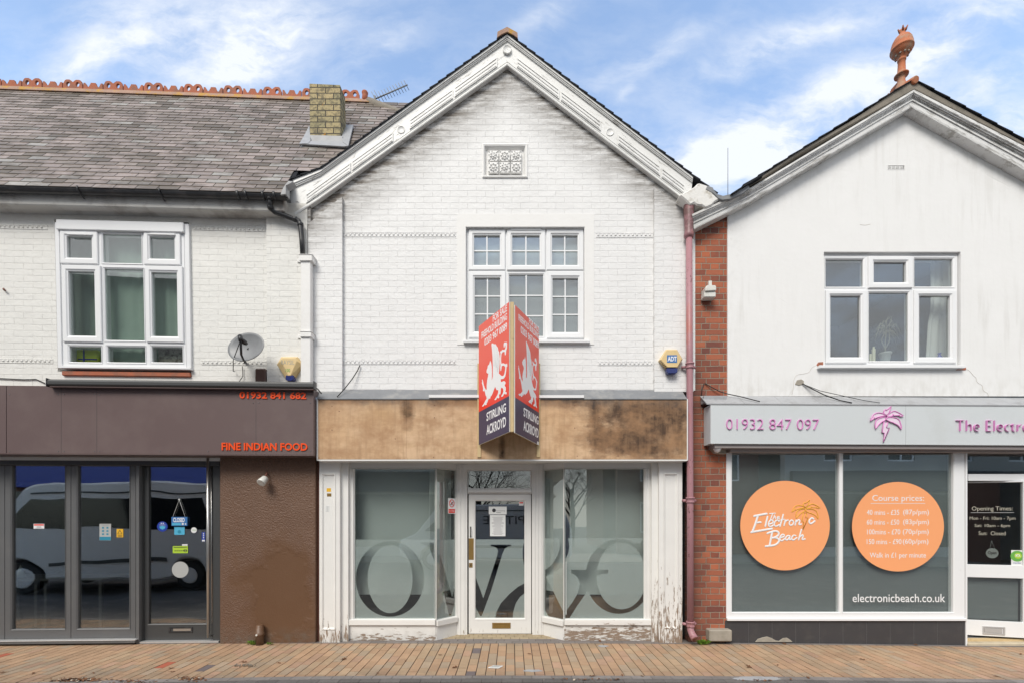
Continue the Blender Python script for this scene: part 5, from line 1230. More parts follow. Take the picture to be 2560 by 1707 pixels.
Lr_ = [((2064.6, 649, 2158, 717.3), None, 0, 0), ((2183.5, 655.7, 2264.4, 707), (2168.8, 642.8, 2278.6, 721.8), 0, 0), ((2286.6, 648, 2382, 717), None, 0, 0),
       ((2075, 740, 2150.6, 893), (2062, 727.5, 2164.8, 908), 0, 0), ((2172.8, 732, 2270.6, 902), None, 0, 0), ((2296.8, 740, 2374, 893), (2282.6, 727.5, 2388, 908), 0, 0)]
W = window(RB, FC, (2060, 640, 2394, 912), w0, Lr_, 'glassr')
obj('frame_packer', MB().bx(FC, 2060, 632, 2400, 639.8, w0-.01, -.1).bx(FC, 2394.3, 640, 2400, 912, w0-.01, -.1), M['upvc'], RB)
obj('window_sill', MB().bx(FC, 2049, 912, 2414, 919, .065, -.1), M['upvc'], RB, bevel=.004)
obj('casement_handle', MB().tube([FC.at(2150, 822, w0-.03), FC.at(2147, 826, w0-.04), FC.at(2147, 842, w0-.04), FC.at(2149, 845, w0-.03)], .008, 8), M['white'], W)
for x0, x1, y0, y1 in ((2042, 2058, 905, 920), (2391, 2415, 919, 924)): obj('exposed_brick', MB().pxpoly(FC, [[(x0, y0+6), (x0+4, y0), (x1, y0-1), (x1, y1), (x0+5, y1)]], .015, .0), M['terra'], RB)
room(RB, FC, (2060, 640, 2394, 912), -.25, 2.2, 'roomb')
curtain(RB, FC, 2320, 2400, 640, 912, -.22, 'curtw', 4, .03, taper=lambda t: (.12-.20*t if t > .5 else .08, .95))
c = FC.at(2213, 902, -.16)
obj('inner_sill', MB().bx(FC, 2055, 903, 2400, 908, -.10, -.26), M['upvc'], RB)
sz = FC.rect(2055, 903, 2400, 908, -.10)[3]; kz = lambda px: FC.uv(px, 900, -.17)[0]
t = thing('pot_plant', 'spindly dry plant in a white pot behind the right upstairs window', 'pot plant', (kz(2213), .17, sz))
X = kz(2213); obj('pot', MB().lathe((X, .17, sz), [(.045, 0), (.05, .03), (.066, .11), (.070, .115), (.070, .135), (.055, .135)], 20), M['pot'], t)
st = MB(); hd_ = []
for dx, h in ((-.04, .40), (.045, .42), (.0, .47)):
    p = [(X, .17, sz+.12), (X+dx*.2, .17, sz+.2), (X+dx*1.3, .17, sz+.3), (X+dx*.6+.02, .17, sz+h)]; st.tube(p, .006, 6); hd_.append(Vector(p[-1]))
obj('stems', st, M['dryleaf'], t)
lf = MB(); rr = random.Random(5)
for i in range(30):
    h = hd_[i % 3]; a = rr.uniform(-.9, 4.0); l = rr.uniform(.10, .2); dx = math.cos(a)*l; y = rr.uniform(-.03, .05)
    lf.tube([h, h+Vector((dx*.55, y, .05*math.sin(a)+.035)), h+Vector((dx, y*1.5, .02*math.sin(a)-l*rr.uniform(.1, .9)))], [.004, .005, .001], 5)
for i in range(4): lf.tube([hd_[2], hd_[2]+Vector((rr.uniform(-.03, .06), 0, .08)), hd_[2]+Vector((rr.uniform(-.03, .08), 0, .14))], [.005, .005, .001], 5)
obj('leaves', lf, M['dryleaf'], t)
X = kz(2184); t = thing('candlestick', 'pale gold ornament pair at the lower left corner of the middle pane', 'ornament', (X, .17, sz)); obj('stem', MB().lathe((X, .17, sz), [(.03, 0), (.02, .02), (.022, .18), (.012, .19), (.012, .21), (.0, .22)], 12), M['candle'], t); obj('small_stem', MB().lathe((X-.035, .18, sz), [(.02, 0), (.014, .02), (.014, .12), (.0, .13)], 10), M['candle'], t)
solo('glass_bottle', MB().lathe((kz(2345), .15, sz), [(.034, 0), (.036, .02), (.034, .07), (.016, .09), (.014, .11), (.024, .125), (.020, .126), (.0, .12)], 16), M['cobalt'], 'small cobalt blue bottle on the sill of the right upstairs window', 'bottle')
for q in ([(2043, 912), (2030, 918), (2022, 930), (2006, 934), (1992, 937), (1985, 948), (1984, 962), (1980, 985)], [(2413, 921), (2424, 927), (2434, 939), (2440, 944), (2443, 955), (2455, 963), (2458, 975), (2468, 982), (2471, 990)],
          [(2150, 562), (2163, 563.5), (2176, 561)]):
    obj('hairline_crack', MB().tube([FC.at(x, y, .0095) for x, y in smooth(q, 3)], .0024 if q[0][0] != 1900 else .0014, 5), plain('grey_beige_crack', (.55, .52, .47), .9), RB)  # hairline cracks drawn as thin grey-beige lines on the render
# verge and bargeboards
WR = .13
P2 = [(0, -.12), (0, .05), (.14, .052), (.2, .04), (.28, .036), (.31, .02), (.40, .018), (.44, .004), (.52, .0), (.56, .012), (.62, .012), (.66, 0), (.93, 0), (1, -.004), (1, -.12)]
obj('bargeboard', rake(FC, [((2285, 225), (2278.5, 268)), ((1875, 471), (1875, 504)), ((1730, 536), (1735, 573))], WR, P2), M['barge2'], RB)
obj('bargeboard', rake(FC, [((2285, 225), (2278.5, 268)), ((2560, 366), (2560, 424)), ((2720, 448), (2720, 514))], WR, P2), M['barge2'], RB)
rs = MB(); A = FC.at(2286, 222, WR+.05); n = 17
def verge(pts_t, pts_b):
    m = MB()
    q = [FC.uv(x, y, WR+.03) for x, y in pts_t+pts_b[::-1]]; return m.poly(FC, [q], WR+.035, -.1)
obj('mortar_verge', verge([(1870, 462), (2000, 377), (2134, 299), (2240, 226), (2286.5, 199), (2321, 226), (2400, 268), (2560, 357), (2720, 440)], [(1870, 470), (2000, 385), (2285, 224.5), (2560, 365), (2720, 447.5)]), M['verge'], RB, bevel=.006)
def roofsteps(p0, p1, n):
    A = FC.at(*p0, WR+.055); B = FC.at(*p1, WR+.055); m = MB(); d = (B-A)/n; nv = Vector((-(B-A).z, 0, (B-A).x)).normalized(); nv = nv if nv.z > 0 else -nv
    for i in range(n):
        p = A+d*(i); q = A+d*(i+1.22)
        a = [p, q, q+nv*.017, p+nv*.003]; m.hexa(a, [x+Vector((0, 7, 0)) for x in a])
    return m
m1 = roofsteps((2284, 199), (1868, 459), 11); m2 = roofsteps((2288, 199), (2720, 436), 11)
m1.v += m2.v; k = 8*11; m1.f += [[i+k for i in f] for f in m2.f]; m1.c = [None]*len(m1.f); m1.sm = [False]*len(m1.f)
RR = obj('roof', m1, M['darkslate'], RB)
cat_s = MB(); cat_s.pxpoly(FC, [[z4(*p) for p in ((1225, 688), (1300, 640), (1368, 595), (1430, 550), (1545, 490), (1530, 510), (1400, 590), (1340, 622), (1250, 686))]], .24, -1); obj('undercloak', cat_s, M['darkslate'], RR)
# lead valley
obj('lead_valley', MB().pxpoly(FC, [[z4(*p) for p in ((985, 650), (1003, 612), (1058, 632), (1063, 652), (1095, 690), (1150, 707), (1225, 690), (1300, 655), (1388, 608), (1402, 640), (1330, 690), (1215, 742), (1140, 750), (1105, 735), (1062, 690))]], .205, .12), M['lead'], RB, bevel=.006)
obj('valley_gutter', MB().cube(2.25, .3, 5.15, 3.2, 7, 5.3), M['lead'], RB)
# terracotta crest and finial
ap = FC.at(2286.5, 199, WR+.05); cx_, cz_ = ap.x, ap.z
cr_ = MB()
for i in range(16):
    y0 = .12+i*.40
    cr_.cube(cx_-.015, y0, cz_-.05, cx_+.015, y0+.385, cz_+.14)
    for k in range(6): cr_.cube(cx_-.015, y0+.012+k*.063, cz_+.141, cx_+.015, y0+.05+k*.063, cz_+.175)
    a = [(cx_-.11, y0, cz_-.10), (cx_+.11, y0, cz_-.10), (cx_+.02, y0, cz_+.02), (cx_-.02, y0, cz_+.02)]; cr_.hexa(a, [(x, y0+.39, z) for x, y, z in a])
obj('ridge_cresting', cr_, M['terrao'], RB)
FS = lambda q: [(a*.80, b*.70+.03 if b > 0 else b) for a, b in q]
FN = obj('finial', MB().lathe((cx_-.03, -.02, cz_), FS([(.12, -.10), (.10, -.02), (.07, .06), (.052, .12), (.05, .21), (.058, .225), (.092, .23), (.095, .25), (.075, .275), (.055, .29), (.05, .42), (.049, .50), (.056, .505), (.058, .53), (.05, .54), (.058, .56), (.085, .60), (.11, .625), (.134, .66), (.146, .70), (.153, .705), (.153, .725), (.146, .73), (.143, .79), (.128, .86), (.10, .92), (.062, .965), (.04, .98), (.036, 1.02), (.048, 1.06), (.0, 1.05)]), 24, (.02, 0, 1)), M['terrao'], RB)
dk = MB()
for i in range(10):
    a = 2*math.pi*i/10; dk.lathe((cx_-.03+.012+.072*math.cos(a), -.02+.072*math.sin(a), cz_+.452), [(.0, -.016), (.014, 0), (.0, .016)], 8)
obj('bead_ring', dk, M['stone'], FN)
dk = MB()
for i in range(5):
    a = 2*math.pi*i/5+.3; c = Vector((cx_-.03+.020+.026*math.cos(a), -.02+.026*math.sin(a), cz_+.755)); dk.tube([c, c+Vector((.024*math.cos(a), .024*math.sin(a), .045))], [.016, .006], 6)
obj('crown', dk, M['terra'], FN)
b = MB().cube(cx_-.018, .03, cz_-.02, cx_+.018, .16, cz_+.19); b.tube([(cx_, -.20, cz_-.02), (cx_, -.02, cz_+.04), (cx_, .1, cz_+.08)], [.045, .055, .05], 8)
obj('finial_saddle', b, M['terrao'], RB, bevel=.008)
solo('whip_antenna', MB().tube([FC.at(1819.7, 498, -3), FC.at(1819.7, 371, -3)], .0065, 6), M['dish'], 'thin upright rod antenna in the dip between the two gables', 'antenna')
# pink pipe
PP = thing('rainwater_pipe', 'faded pink painted iron rainwater pipe between the empty shop and the brick pier', 'drainpipe', FC.at(1725, 1600, .10))
ps = MB().tube([FC.at(1722.5, 590, .12), FC.at(1724, 900, .12), FC.at(1725.5, 1250, .12), FC.at(1726, 1562, .12)], .039, 16); obj('pipe', ps, M['pink'], PP)
obj('hopper_head', MB().lathe(FC.at(1722, 592, .12)-Vector((0, 0, .02)), [(.043, 0), (.06, .02), (.06, .05), (.05, .08), (.055, .2), (.065, .38), (.06, .42)], 14), M['pink'], PP)
for x, y in ((1724.5, 915), (1726, 1250), (1726.5, 1560)):
    c = FC.at(x, y, .12); b = MB().lathe(c-Vector((0, 0, .03)), [(.048, 0), (.050, .01), (.046, .02), (.046, .05), (.054, .055), (.054, .07)], 16)
    b.tube([c+Vector((-.085, .05, 0)), c+Vector((-.04, .02, 0))], .018, 8); b.tube([c+Vector((.085, .05, 0)), c+Vector((.04, .02, 0))], .018, 8)
    obj('collar', b, M['pink'], PP)
c = FC.at(1726.5, 1562, .12)
obj('shoe', MB().tube([c, c+Vector((0, 0, -.06)), c+Vector((.01, -.03, -.11)), c+Vector((.025, -.075, -.15))], [.040, .041, .043, .046], 14), M['pink'], PP)
e = c+Vector((.025, -.075, -.15)); d_ = Vector((.015, -.045, -.04)).normalized(); obj('shoe_mouth', MB().lathe(e, [(.037, 0), (.036, .003), (0, .003)], 14, d_), M['rust'], PP)
# light on the pier
t = thing('wall_light', 'small white box light on the red brick pier', 'wall light', FC.at(1776, 740, 0))
obj('bracket', MB().bx(FC, 1772, 702, 1780, 716, .03, -.008), M['offw'], t, bevel=.003)
obj('housing', MB().pxpoly(FC, [[(1764, 719), (1768, 713), (1788, 713), (1791, 718), (1791, 726), (1764, 728)]], .13, .0), M['offw'], t, bevel=.006)
obj('sensor', MB().bx(FC, 1761, 729, 1790, 743, .11, .0), M['offw'], t, bevel=.008)
t = alarm(FC, .05, [(1600+x/4.357, 780+y/4.357) for x, y in ((285, 405), (405, 405), (467, 512), (412, 605), (295, 605), (211, 520))], [(1600+x/4.357, 780+y/4.357) for x, y in ((290, 412), (400, 412), (455, 512), (405, 598), (300, 598), (225, 518))], [(1600+x/4.357, 780+y/4.357) for x, y in ((292, 607), (412, 607), (408, 650), (392, 664), (310, 666), (293, 648))], 'yellow alarm box with blue ADT badge on the white pilaster beside the pink pipe', '', None)
lb = obj('badge', MB().bx(FC, 1667.5, 887, 1692.5, 906, .1368, .136), M['bluelabel'], t); obj('lettering', MB().pxtext(FC, 'ADT', 1669, 890.5, 1691.5, 902.5, .1371, .001, bold=.03), M['white'], lb)
sl = MB()
for i in range(6): x, y = 1652+i*2.8, 900+i*3.6; sl.quadpx(FC, [(x-1.8, y+.6), (x+2.8, y-.4), (x+3.1, y+1.0), (x-1.5, y+2.0)], .106+.004*i*0, .098)
obj('louvre_slots', sl, M['ink'], t)
# weeds and stone
solo('kerb_stone', MB().bx(FC, 1774, 1574, 1831, 1603, .10, -.05), M['stone'], 'grey stone block at the foot of the red brick pier', 'stone block', bevel=.012)
# ---- beach shop sign
ws = .20; BS = thing('shop_sign', 'pale grey fascia sign with pink raised letters and palm tree outline over the tanning shop', 'shop sign', FC.at(2200, 1107, .1))
u0 = FC.uv(1776.5, 1060, ws)[0]; us = FC.uv(2264.8, 1060, ws)[0]; zb = FC.uv(1900, 1107.5, ws)[1]; ztt = FC.uv(1900, 1009.8, ws)[1]
FB = Frame((u0, 0, zb), (1, 0, -.0045)); FB = Frame((u0, 0, zb), (1, 0, 0), UP, -.0055)
Hs = ztt-zb
b = MB().slab(FB, (0, 0, us-u0-.002, Hs), ws, -.0); obj('sign_panel', b, M['signgrey'], BS, bevel=.002)
b = MB().slab(FB, (us-u0+.001, 0, 4.6, Hs), ws, -.0); obj('sign_panel', b, M['signgrey'], BS, bevel=.002)
b = MB().slab(FB, (0, -.004, 4.6, .004), ws+.004, ws-.01).slab(FB, (0, Hs-.006, 4.6, Hs+.002), ws+.004, ws-.01); obj('edge_trim', b, M['alu'], BS)
obj('side_strip', MB().slab(FB, (.06, -.05, 4.6, -.005), ws-.02, .0), plain('mauve_grey_soffit', (.27, .24, .235), .6), BS)
def ftxt(fr, s, x0, y0, x1, y1, w, th, ref=None, **k):
    a = fr.uv(x0, y1, w); b_ = fr.uv(x1, y0, w); return MB().text(fr, s, (a[0], a[1], b_[0], fr.uv(x0, y0, w)[1]), w, w+th, ref=ref, **k)
obj('lettering', ftxt(FB, '01932 847 097', 1815, 1046.3, 2046, 1073, ws+.0006, .016, bold=-.022), M['magenta'], BS)
obj('lettering', ftxt(FB, 'The Electronic Beach', 2387.8, 1049.8, 2571, 1077, ws+.0006, .022, ref='The Electro', bold=-.034), M['magenta'], BS)
LV = [[(720, 460), (620, 400), (530, 375), (450, 365), (360, 380), (290, 415), (240, 470), (205, 530), (175, 600), (155, 660), (205, 625), (270, 580), (285, 510), (300, 570), (420, 520), (640, 470)],
      [(720, 460), (625, 380), (640, 300), (685, 245), (710, 285), (900, 145), (865, 250), (830, 360)],
      [(740, 470), (800, 410), (860, 365), (930, 325), (1000, 305), (1060, 315), (1200, 380), (1330, 475), (1280, 495), (1190, 485), (1180, 425), (1160, 460), (970, 460), (958, 410), (940, 475), (850, 495), (770, 505)],
      [(700, 510), (620, 520), (540, 535), (460, 565), (400, 600), (360, 645), (340, 700), (328, 770), (325, 850), (335, 940), (400, 860), (440, 790), (470, 770), (530, 710), (610, 660), (690, 620)],
      [(710, 600), (760, 530), (900, 520), (1060, 545), (1120, 575), (1170, 610), (1205, 670), (1225, 740), (1250, 810), (1260, 880), (1250, 965), (1215, 900), (1180, 850), (1135, 805), (1080, 770), (960, 715), (955, 690), (940, 705), (880, 690), (760, 630)],
      [(640, 690), (775, 690), (735, 900), (840, 905), (620, 1410), (655, 1080), (575, 1065), (600, 900)]]
fp = MB(); tb = MB()
for q in LV:
    px = [(2165+x/14.25, 1005+y/14.25) for x, y in q]; px = [(2165+x/14.25, 1005+y/14.25) for x, y in q]
    fp.pxpoly(FC, [px], ws+.012, ws+.002); tb.tube([FC.at(x, y, ws+.014) for x, y in px], .0065, 6, closed=True)
PL = obj('palm_emblem', fp, M['palepink'], BS); obj('palm_outline', tb, M['magenta'], PL)
fl = MB(); n = 10; zw = FC.uv(1900, 989, .013)[1]
b = MB()
for i in range(n):
    x0_, x1_ = u0-.05+i*.47, u0-.05+(i+1)*.47-.003
    p = [(x0_, -ws-.004, zb+Hs+.012-.0055*(x0_-u0)), (x1_, -ws-.004, zb+Hs+.012-.0055*(x1_-u0)), (x1_, -.012, zw-.0055*(x1_-u0)), (x0_, -.012, zw-.0055*(x0_-u0))]
    q = [(x, y, z-.014) for x, y, z in p]; b.hexa(p, q)
obj('lead_flashing', b, M['leadl'], RB)
obj('lead_apron', MB().bx(FC, 1760, 988, 1817, 1006, .10, -.005), M['leadl'], RB, bevel=.004)
obj('head_lintel', MB().cube(FC.uv(1817, 1100)[0], -.10, zb-.09, 7.6, .1, zb-.006), plain('mauve_head_board', (.33, .29, .285), .6), RB)
obj('corbel', MB().pxpoly(FC, [[(1777, 1112), (1817, 1108), (1817, 1134), (1790, 1132), (1782, 1124)]], .06, -.02), M['stone'], RB, bevel=.01)
t = thing('security_camera', 'small white dome camera tucked under the left end of the pale grey sign', 'security camera', FC.at(1793, 1128, .1))
obj('dome', MB().lathe(FC.at(1793, 1111, .12), [(.055, 0), (.055, -.02), (.048, -.05), (.03, -.085), (.0, -.1)], 16), M['white'], t)
obj('mount', MB().lathe(FC.at(1793, 1111, .12), [(.06, -.004), (.06, .012)], 16), M['offw'], t)
solo('cable', MB().tube([FC.at(x, y, w) for x, y, w in ((1762, 957, .0), (1775, 965, .01), (1800, 978, .03), (1820, 984, .05), (1850, 990, .10), (1900, 1003, .20))], .006, 6), M['cable'], 'thin black cable sagging off the red brick pier on to the lead', 'cable')
solo('cable', MB().tube([FC.at(x, y, w) for x, y, w in ((1760, 958, .0), (1755, 972, .0), (1753, 990, .0))], .005, 6), M['cable'], 'short dark wire hanging down the red brick pier', 'cable')
solo('cable', MB().tube([FC.at(x, y, w) for x, y, w in ((2006, 958, .02), (2030, 971, .05), (2060, 986, .08), (2100, 1000, .15), (2130, 1006, .20))], .007, 6), M['cable'], 'black cable sagging from the hole in the white render, thicker one', 'cable')
solo('cable', MB().tube([FC.at(x, y, w) for x, y, w in ((2010, 960, .02), (2050, 976, .05), (2100, 987, .08), (2160, 1000, .15), (2200, 1006, .20))], .004, 6), M['cable'], 'fine grey wire trailing from the same hole in the white render', 'cable')
obj('patch_hole', MB().pxpoly(FC, [[(1988, 960), (1993, 949), (2004, 947), (2010, 951), (2010, 959), (1998, 963)]], .016, -.0), M['stone'], RB, bevel=.004)
# ---- shop window
wb = .0; zf = FC.uv(2000, 1126, wb)[1]
b = MB(); ro = (FC.uv(1816, 1300, wb)[0], FC.uv(2100, 1549, wb)[1], FC.uv(2412, 1300, wb)[0], zb-.09)
p1 = FC.rect(1830, 1126, 2098.6, 1529.5, wb); p2 = FC.rect(2108, 1127.5, 2383.5, 1533, wb)
p1 = (p1[0], p1[1], p1[2], zf); p2 = (p2[0], p1[1], p2[2], zf)
f = obj('shop_window', MB().holes(FC, ro, [exp(p1, .005), exp(p2, .005)], wb, wb-.08), M['upvc'], RB, bevel=.003)
for p in (p1, p2):
    obj('pane', MB().slab(FC, exp(p, .004), wb-.030, wb-.036), M['glassb'], f)
    obj('bead', MB().ring(FC, exp(p, .012), p, [(0, wb+.001), (0, wb+.005), (1, wb-.003), (1, wb-.035)]), M['upvc'], f)
obj('lower_rail', MB().slab(FC, (ro[0], ro[1]-.004, ro[2]+.0, ro[1]+.03), wb+.03, wb-.02), M['upvc'], f, bevel=.004)
obj('backing_board', MB().slab(FC, (ro[0]+.01, ro[1], ro[2]-.01, ro[3]), wb-.085, wb-.095), M['board'], f)
tl = MB(); x = 1813.0; zt2 = ro[1]-.006; gap = .003; uu = FC.uv(1813, 1570, .0)[0]; ue = FC.uv(2414, 1570, 0)[0]
while uu < ue-.05: tl.slab(FC, (uu, -.1, min(uu+.298, ue), zt2), .0, -.02); uu += .301
obj('plinth_tiles', tl, M['tiles'], RB, bevel=.002); obj('plinth_core', MB().slab(FC, (FC.uv(1813, 1570)[0]+.002, -.1, ue-.002, zt2-.001), -.003, -.08), M['grout'], RB)
obj('chipped_mortar', MB().pxpoly(FC, [[(1888, 1604), (1895, 1596), (1908, 1592), (1918, 1590), (1930, 1594), (1940, 1600), (1948, 1601), (1958, 1594), (1968, 1593), (1976, 1598), (1982, 1604)]], .012, .0005), M['stone'], RB, bevel=.003)
obj('end_post', MB().slab(FC, (FC.uv(2412.6, 1400)[0], -.08, FC.uv(2416.5, 1400)[0], zb-.09), wb+.01, -.12), M['upvc'], RB)
# vinyl circles
wv = wb-.0290
def vdisc(x, y, rx, ry, label):
    c = FC.uv(x, y, wv); b = MB().poly(FC, [ellipse(c[0], c[1], rx/FL*(D-wv), ry/FL*(D-wv), 64)], wv, wv-.001); return tag(obj('window_disc', b, M['discorange']), label, 'window graphic')
o = vdisc(1962.6, 1312.5, 112, 112, 'orange disc with white brush lettering and yellow palm on the left tanning shop pane')
z6 = lambda x, y: (1850+x/7.126, 1200+y/7.126)
ST = [([(255, 632), (360, 612), (475, 590)], 19), ([(320, 625), (275, 770), (222, 912)], 19), ([(315, 748), (368, 742)], 17), ([(202, 920), (390, 888), (568, 858)], 19), ([(490, 645), (452, 812)], 17),
      ([(515, 778), (580, 758), (588, 720), (552, 702), (515, 745), (510, 795), (545, 822), (600, 792)], 13), ([(694, 728), (662, 705), (622, 738), (612, 788), (642, 815), (700, 785)], 13),
      ([(770, 605), (742, 715), (712, 815)], 14), ([(690, 712), (790, 688)], 9), ([(808, 705), (785, 800)], 13), ([(795, 755), (830, 712), (862, 705)], 12),
      ([(950, 725), (918, 705), (885, 735), (880, 775), (905, 798), (940, 780), (955, 745), (950, 722)], 13), ([(1002, 705), (985, 790)], 13), ([(990, 755), (1040, 702), (1065, 718), (1052, 782), (1092, 775)], 13),
      ([(1310, 682), (1275, 668), (1238, 710), (1236, 748), (1268, 765), (1332, 720)], 15),
      ([(525, 588), (630, 582)], 9), ([(582, 590), (545, 692)], 9), ([(618, 612), (588, 690)], 8), ([(598, 665), (632, 640), (630, 685)], 8), ([(662, 668), (700, 655), (692, 640), (665, 652), (665, 684), (706, 676)], 8),
      ([(490, 940), (590, 905), (660, 905), (692, 940), (670, 985), (620, 1010)], 18), ([(560, 1022), (640, 1018), (690, 1050), (688, 1095), (620, 1148), (500, 1166), (458, 1170)], 18), ([(572, 925), (528, 1158)], 18),
      ([(715, 1018), (780, 1000), (785, 968), (750, 962), (715, 1005), (715, 1050), (745, 1072), (800, 1035)], 13), ([(890, 988), (850, 982), (815, 1020), (820, 1055), (850, 1052), (888, 1000), (880, 1052), (912, 1042)], 13),
      ([(992, 982), (955, 975), (925, 1010), (925, 1045), (955, 1058), (1012, 1018)], 13), ([(1095, 872), (1045, 1052)], 14), ([(1060, 1012), (1108, 970), (1125, 988), (1108, 1048), (1158, 1040)], 13)]
for part_ in (ST[:20], ST[20:]):
    b = MB()
    for q, r_ in part_: b.tube([FC.at(*z6(x, y), wv+.003) for x, y in smooth(q)], r_/7.126/FL*D, 10, flat=FC.ew)
    obj('brush_lettering', b, M['white'], o)
b = MB()
for q in LV:
    b.tube([FC.at(*z6(925+(x-155)*.4255, 350+(y-145)*.411), wv+.003) for x, y in q], .0042, 5, closed=True)
obj('palm_outline', b, M['yellow'], o)
o = vdisc(2245, 1315.3, 115, 112, 'orange disc listing course prices in white on the right tanning shop pane')
T = lambda s, x0, y0, x1, y1, **k: obj('lettering', MB().text(FC, s, FC.rect(x0, y0, x1, y1, wv+.0006), wv+.0006, wv+.0016, **k), M['white'], o)
T('Course prices:', 2180.6, 1236, 2309.8, 1255.5); obj('underline', MB().bx(FC, 2176.8, 1256.6, 2313, 1257.6, wv+.0015, wv+.0006), M['white'], o)
for i, (s1, s2, xa, xb, xc, xd) in enumerate((('40 mins - £35', '(87p/pm)', 2167, 2248, 2257.8, 2322), ('60 mins - £50', '(83p/pm)', 2167, 2248, 2257.8, 2322), ('100mins - £70', '(70p/pm)', 2167.6, 2250.5, 2257, 2321.5), ('150 mins - £90', '(60p/pm)', 2166.8, 2253.5, 2257, 2320.8))):
    y = 1273+i*24.4; T(s1, xa, y, xb, y+12.8); T(s2, xc, y-.6, xd, y+15.5)
T('Walk in £1 per minute', 2174.4, 1380, 2314.6, 1396.5)
o = obj('web_address', MB().pxtext(FC, 'electronicbeach.co.uk', 2131.4, 1483.5, 2362.8, 1504, wv+.0006, .001, bold=.002), M['white']); tag(o, 'white web address lettering low on the right tanning shop pane', 'lettering')
# ---- entrance door, standing a little ajar in a canted recess
A = FC.at(2416.5, 1500, -.20); FD = Frame((A.x, A.y, 0), (math.cos(math.radians(15)), -math.sin(math.radians(15)), 0))
r = (FD.uv(2415, 1400)[0], FD.uv(2416, 1586)[1], FD.uv(2740, 1400)[0], FD.uv(2480, 1202)[1])
pu = FD.rect(2418, 1204, 2557, 1410, 0); pu = (FD.uv(2416, 1300)[0]+.01, pu[1], FD.uv(2557, 1300)[0], FD.uv(2480, 1206)[1]); pl = (pu[0], FD.uv(2480, 1550)[1], pu[2], FD.uv(2480, 1444)[1])
o = obj('door', MB().holes(FD, r, [exp(pu, .005), exp(pl, .005)], 0, -.05), M['upvc'], RB, bevel=.003)
obj('pane', MB().slab(FD, exp(pu, .004), -.02, -.026), M['glassb'], o); obj('pane', MB().slab(FD, exp(pl, .004), -.02, -.026), M['glassb'], o)
k = MB().ring(FD, FD.rect(2456, 1565, 2512, 1585, 0), FD.rect(2461, 1569, 2507, 1581, 0), [(0, 0), (0, .008), (.8, .008), (1, .001)]).bx(FD, 2462, 1569.5, 2506, 1580.5, .006, 0); obj('letterbox', k, M['alu'], o)
zt1, zt0 = FC.uv(2480, 1184, -.1)[1], FC.uv(2480, 1201, -.1)[1]; x0_, x1_ = FC.uv(2417, 1190, -.1)[0], 7.6
f = obj('fanlight', MB().slab(FC, (x0_, zt0, x1_, zt1), -.08, -.14), M['upvc'], RB, bevel=.003); obj('pane', MB().slab(FC, (x0_, zt1+.001, x1_, zb-.091), -.11, -.116), M['glassd'], f)
obj('door_step', MB().cube(FC.uv(2414, 1600, .0)[0], -.01, -.1, 7.6, .5, -.012), M['stoney'], RB, bevel=.008)
obj('threshold', MB().cube(FC.uv(2416, 1600, .0)[0], .08, -.012, 7.6, .25, .012), M['timber'], RB)
b = MB(); X0, X1, Y0, Y1, Z0, Z1 = FC.uv(2414, 1500)[0], 7.7, .16, 3.5, .013, 2.6
b.add([(X0, Y0, Z0), (X1, Y0, Z0), (X1, Y1, Z0), (X0, Y1, Z0), (X0, Y0, Z1), (X1, Y0, Z1), (X1, Y1, Z1), (X0, Y1, Z1)], [(4, 7, 6, 5), (3, 2, 6, 7), (0, 3, 7, 4), (1, 5, 6, 2), (0, 1, 2, 3)]); obj('salon_interior', b, plain('grey_salon_interior', (.16, .165, .165), .8), RB)
obj('door_blind', MB().slab(FD, exp(pl, .0), -.075, -.08), M['board'], o); obj('lining_wall', MB().cube(X0-.05, .02, 0, X0-.005, .6, 2.5), M['board'], RB)
gd = -.0192; t = None
for s, x0, y0, x1, y1 in (('Opening Times:', 2429.6, 1264.5, 2531.4, 1278), ('Mon - Fri: 10am - 7pm', 2424, 1290, 2538.5, 1300.5), ('Sat: 10am - 6pm', 2436.5, 1308.5, 2525, 1318.6), ('Sun:  Closed', 2446.5, 1327, 2514, 1336.5)):
    b = MB().text(FD, s, FD.rect(x0, y0, x1, y1, gd), gd, gd+.001)
    if t is None: t = tag(obj('opening_times', b, M['fadedtext']), 'grey opening times lettering on the tanning shop door glass', 'lettering')
    else: obj('lettering', b, M['fadedtext'], t)
obj('underline', MB().bx(FD, 2427, 1279.6, 2535, 1280.6, gd+.001, gd), M['discgrey'], t)
t = tag(obj('hanging_sign', MB().lathe(FD.at(2479.7, 1381.5, -.035), [(.066, 0), (.066, .006)], 28, FD.ew), M['discgrey']), 'small round Open sign hanging on a string in the tanning shop door', 'sign')
obj('lettering', MB().pxtext(FD, 'Open', 2469.5, 1376.5, 2491, 1386.5, -.0285, .001, bold=.02), M['ink'], t); obj('string', MB().tube([FD.at(2475, 1369, -.032), FD.at(2479, 1350, -.03), FD.at(2487, 1370, -.032)], .002, 5), M['paper'], t)
t = sticker('door_sticker', FD, (2528, 1374, 2556.5, 1412), -.0194, 'paper', 'white sticker with green roundel at the edge of the tanning shop door', 'sticker')
obj('roundel', MB().lathe(FD.at(2543, 1389, -.0184), [(.07, 0), (.07, .001)], 28, FD.ew), M['green'], t); obj('roundel_centre', MB().lathe(FD.at(2545, 1388, -.0172), [(.038, 0), (.038, .001)], 24, FD.ew), M['lime'], t)
obj('lettering', MB().pxtext(FD, 'MTA', 2539, 1384, 2551, 1391, -.016, .001, bold=.02), M['white'], t); obj('print', MB().pxtext(FD, 'member', 2533, 1404, 2553, 1407.5, -.0182, .0008), M['royal'], t)
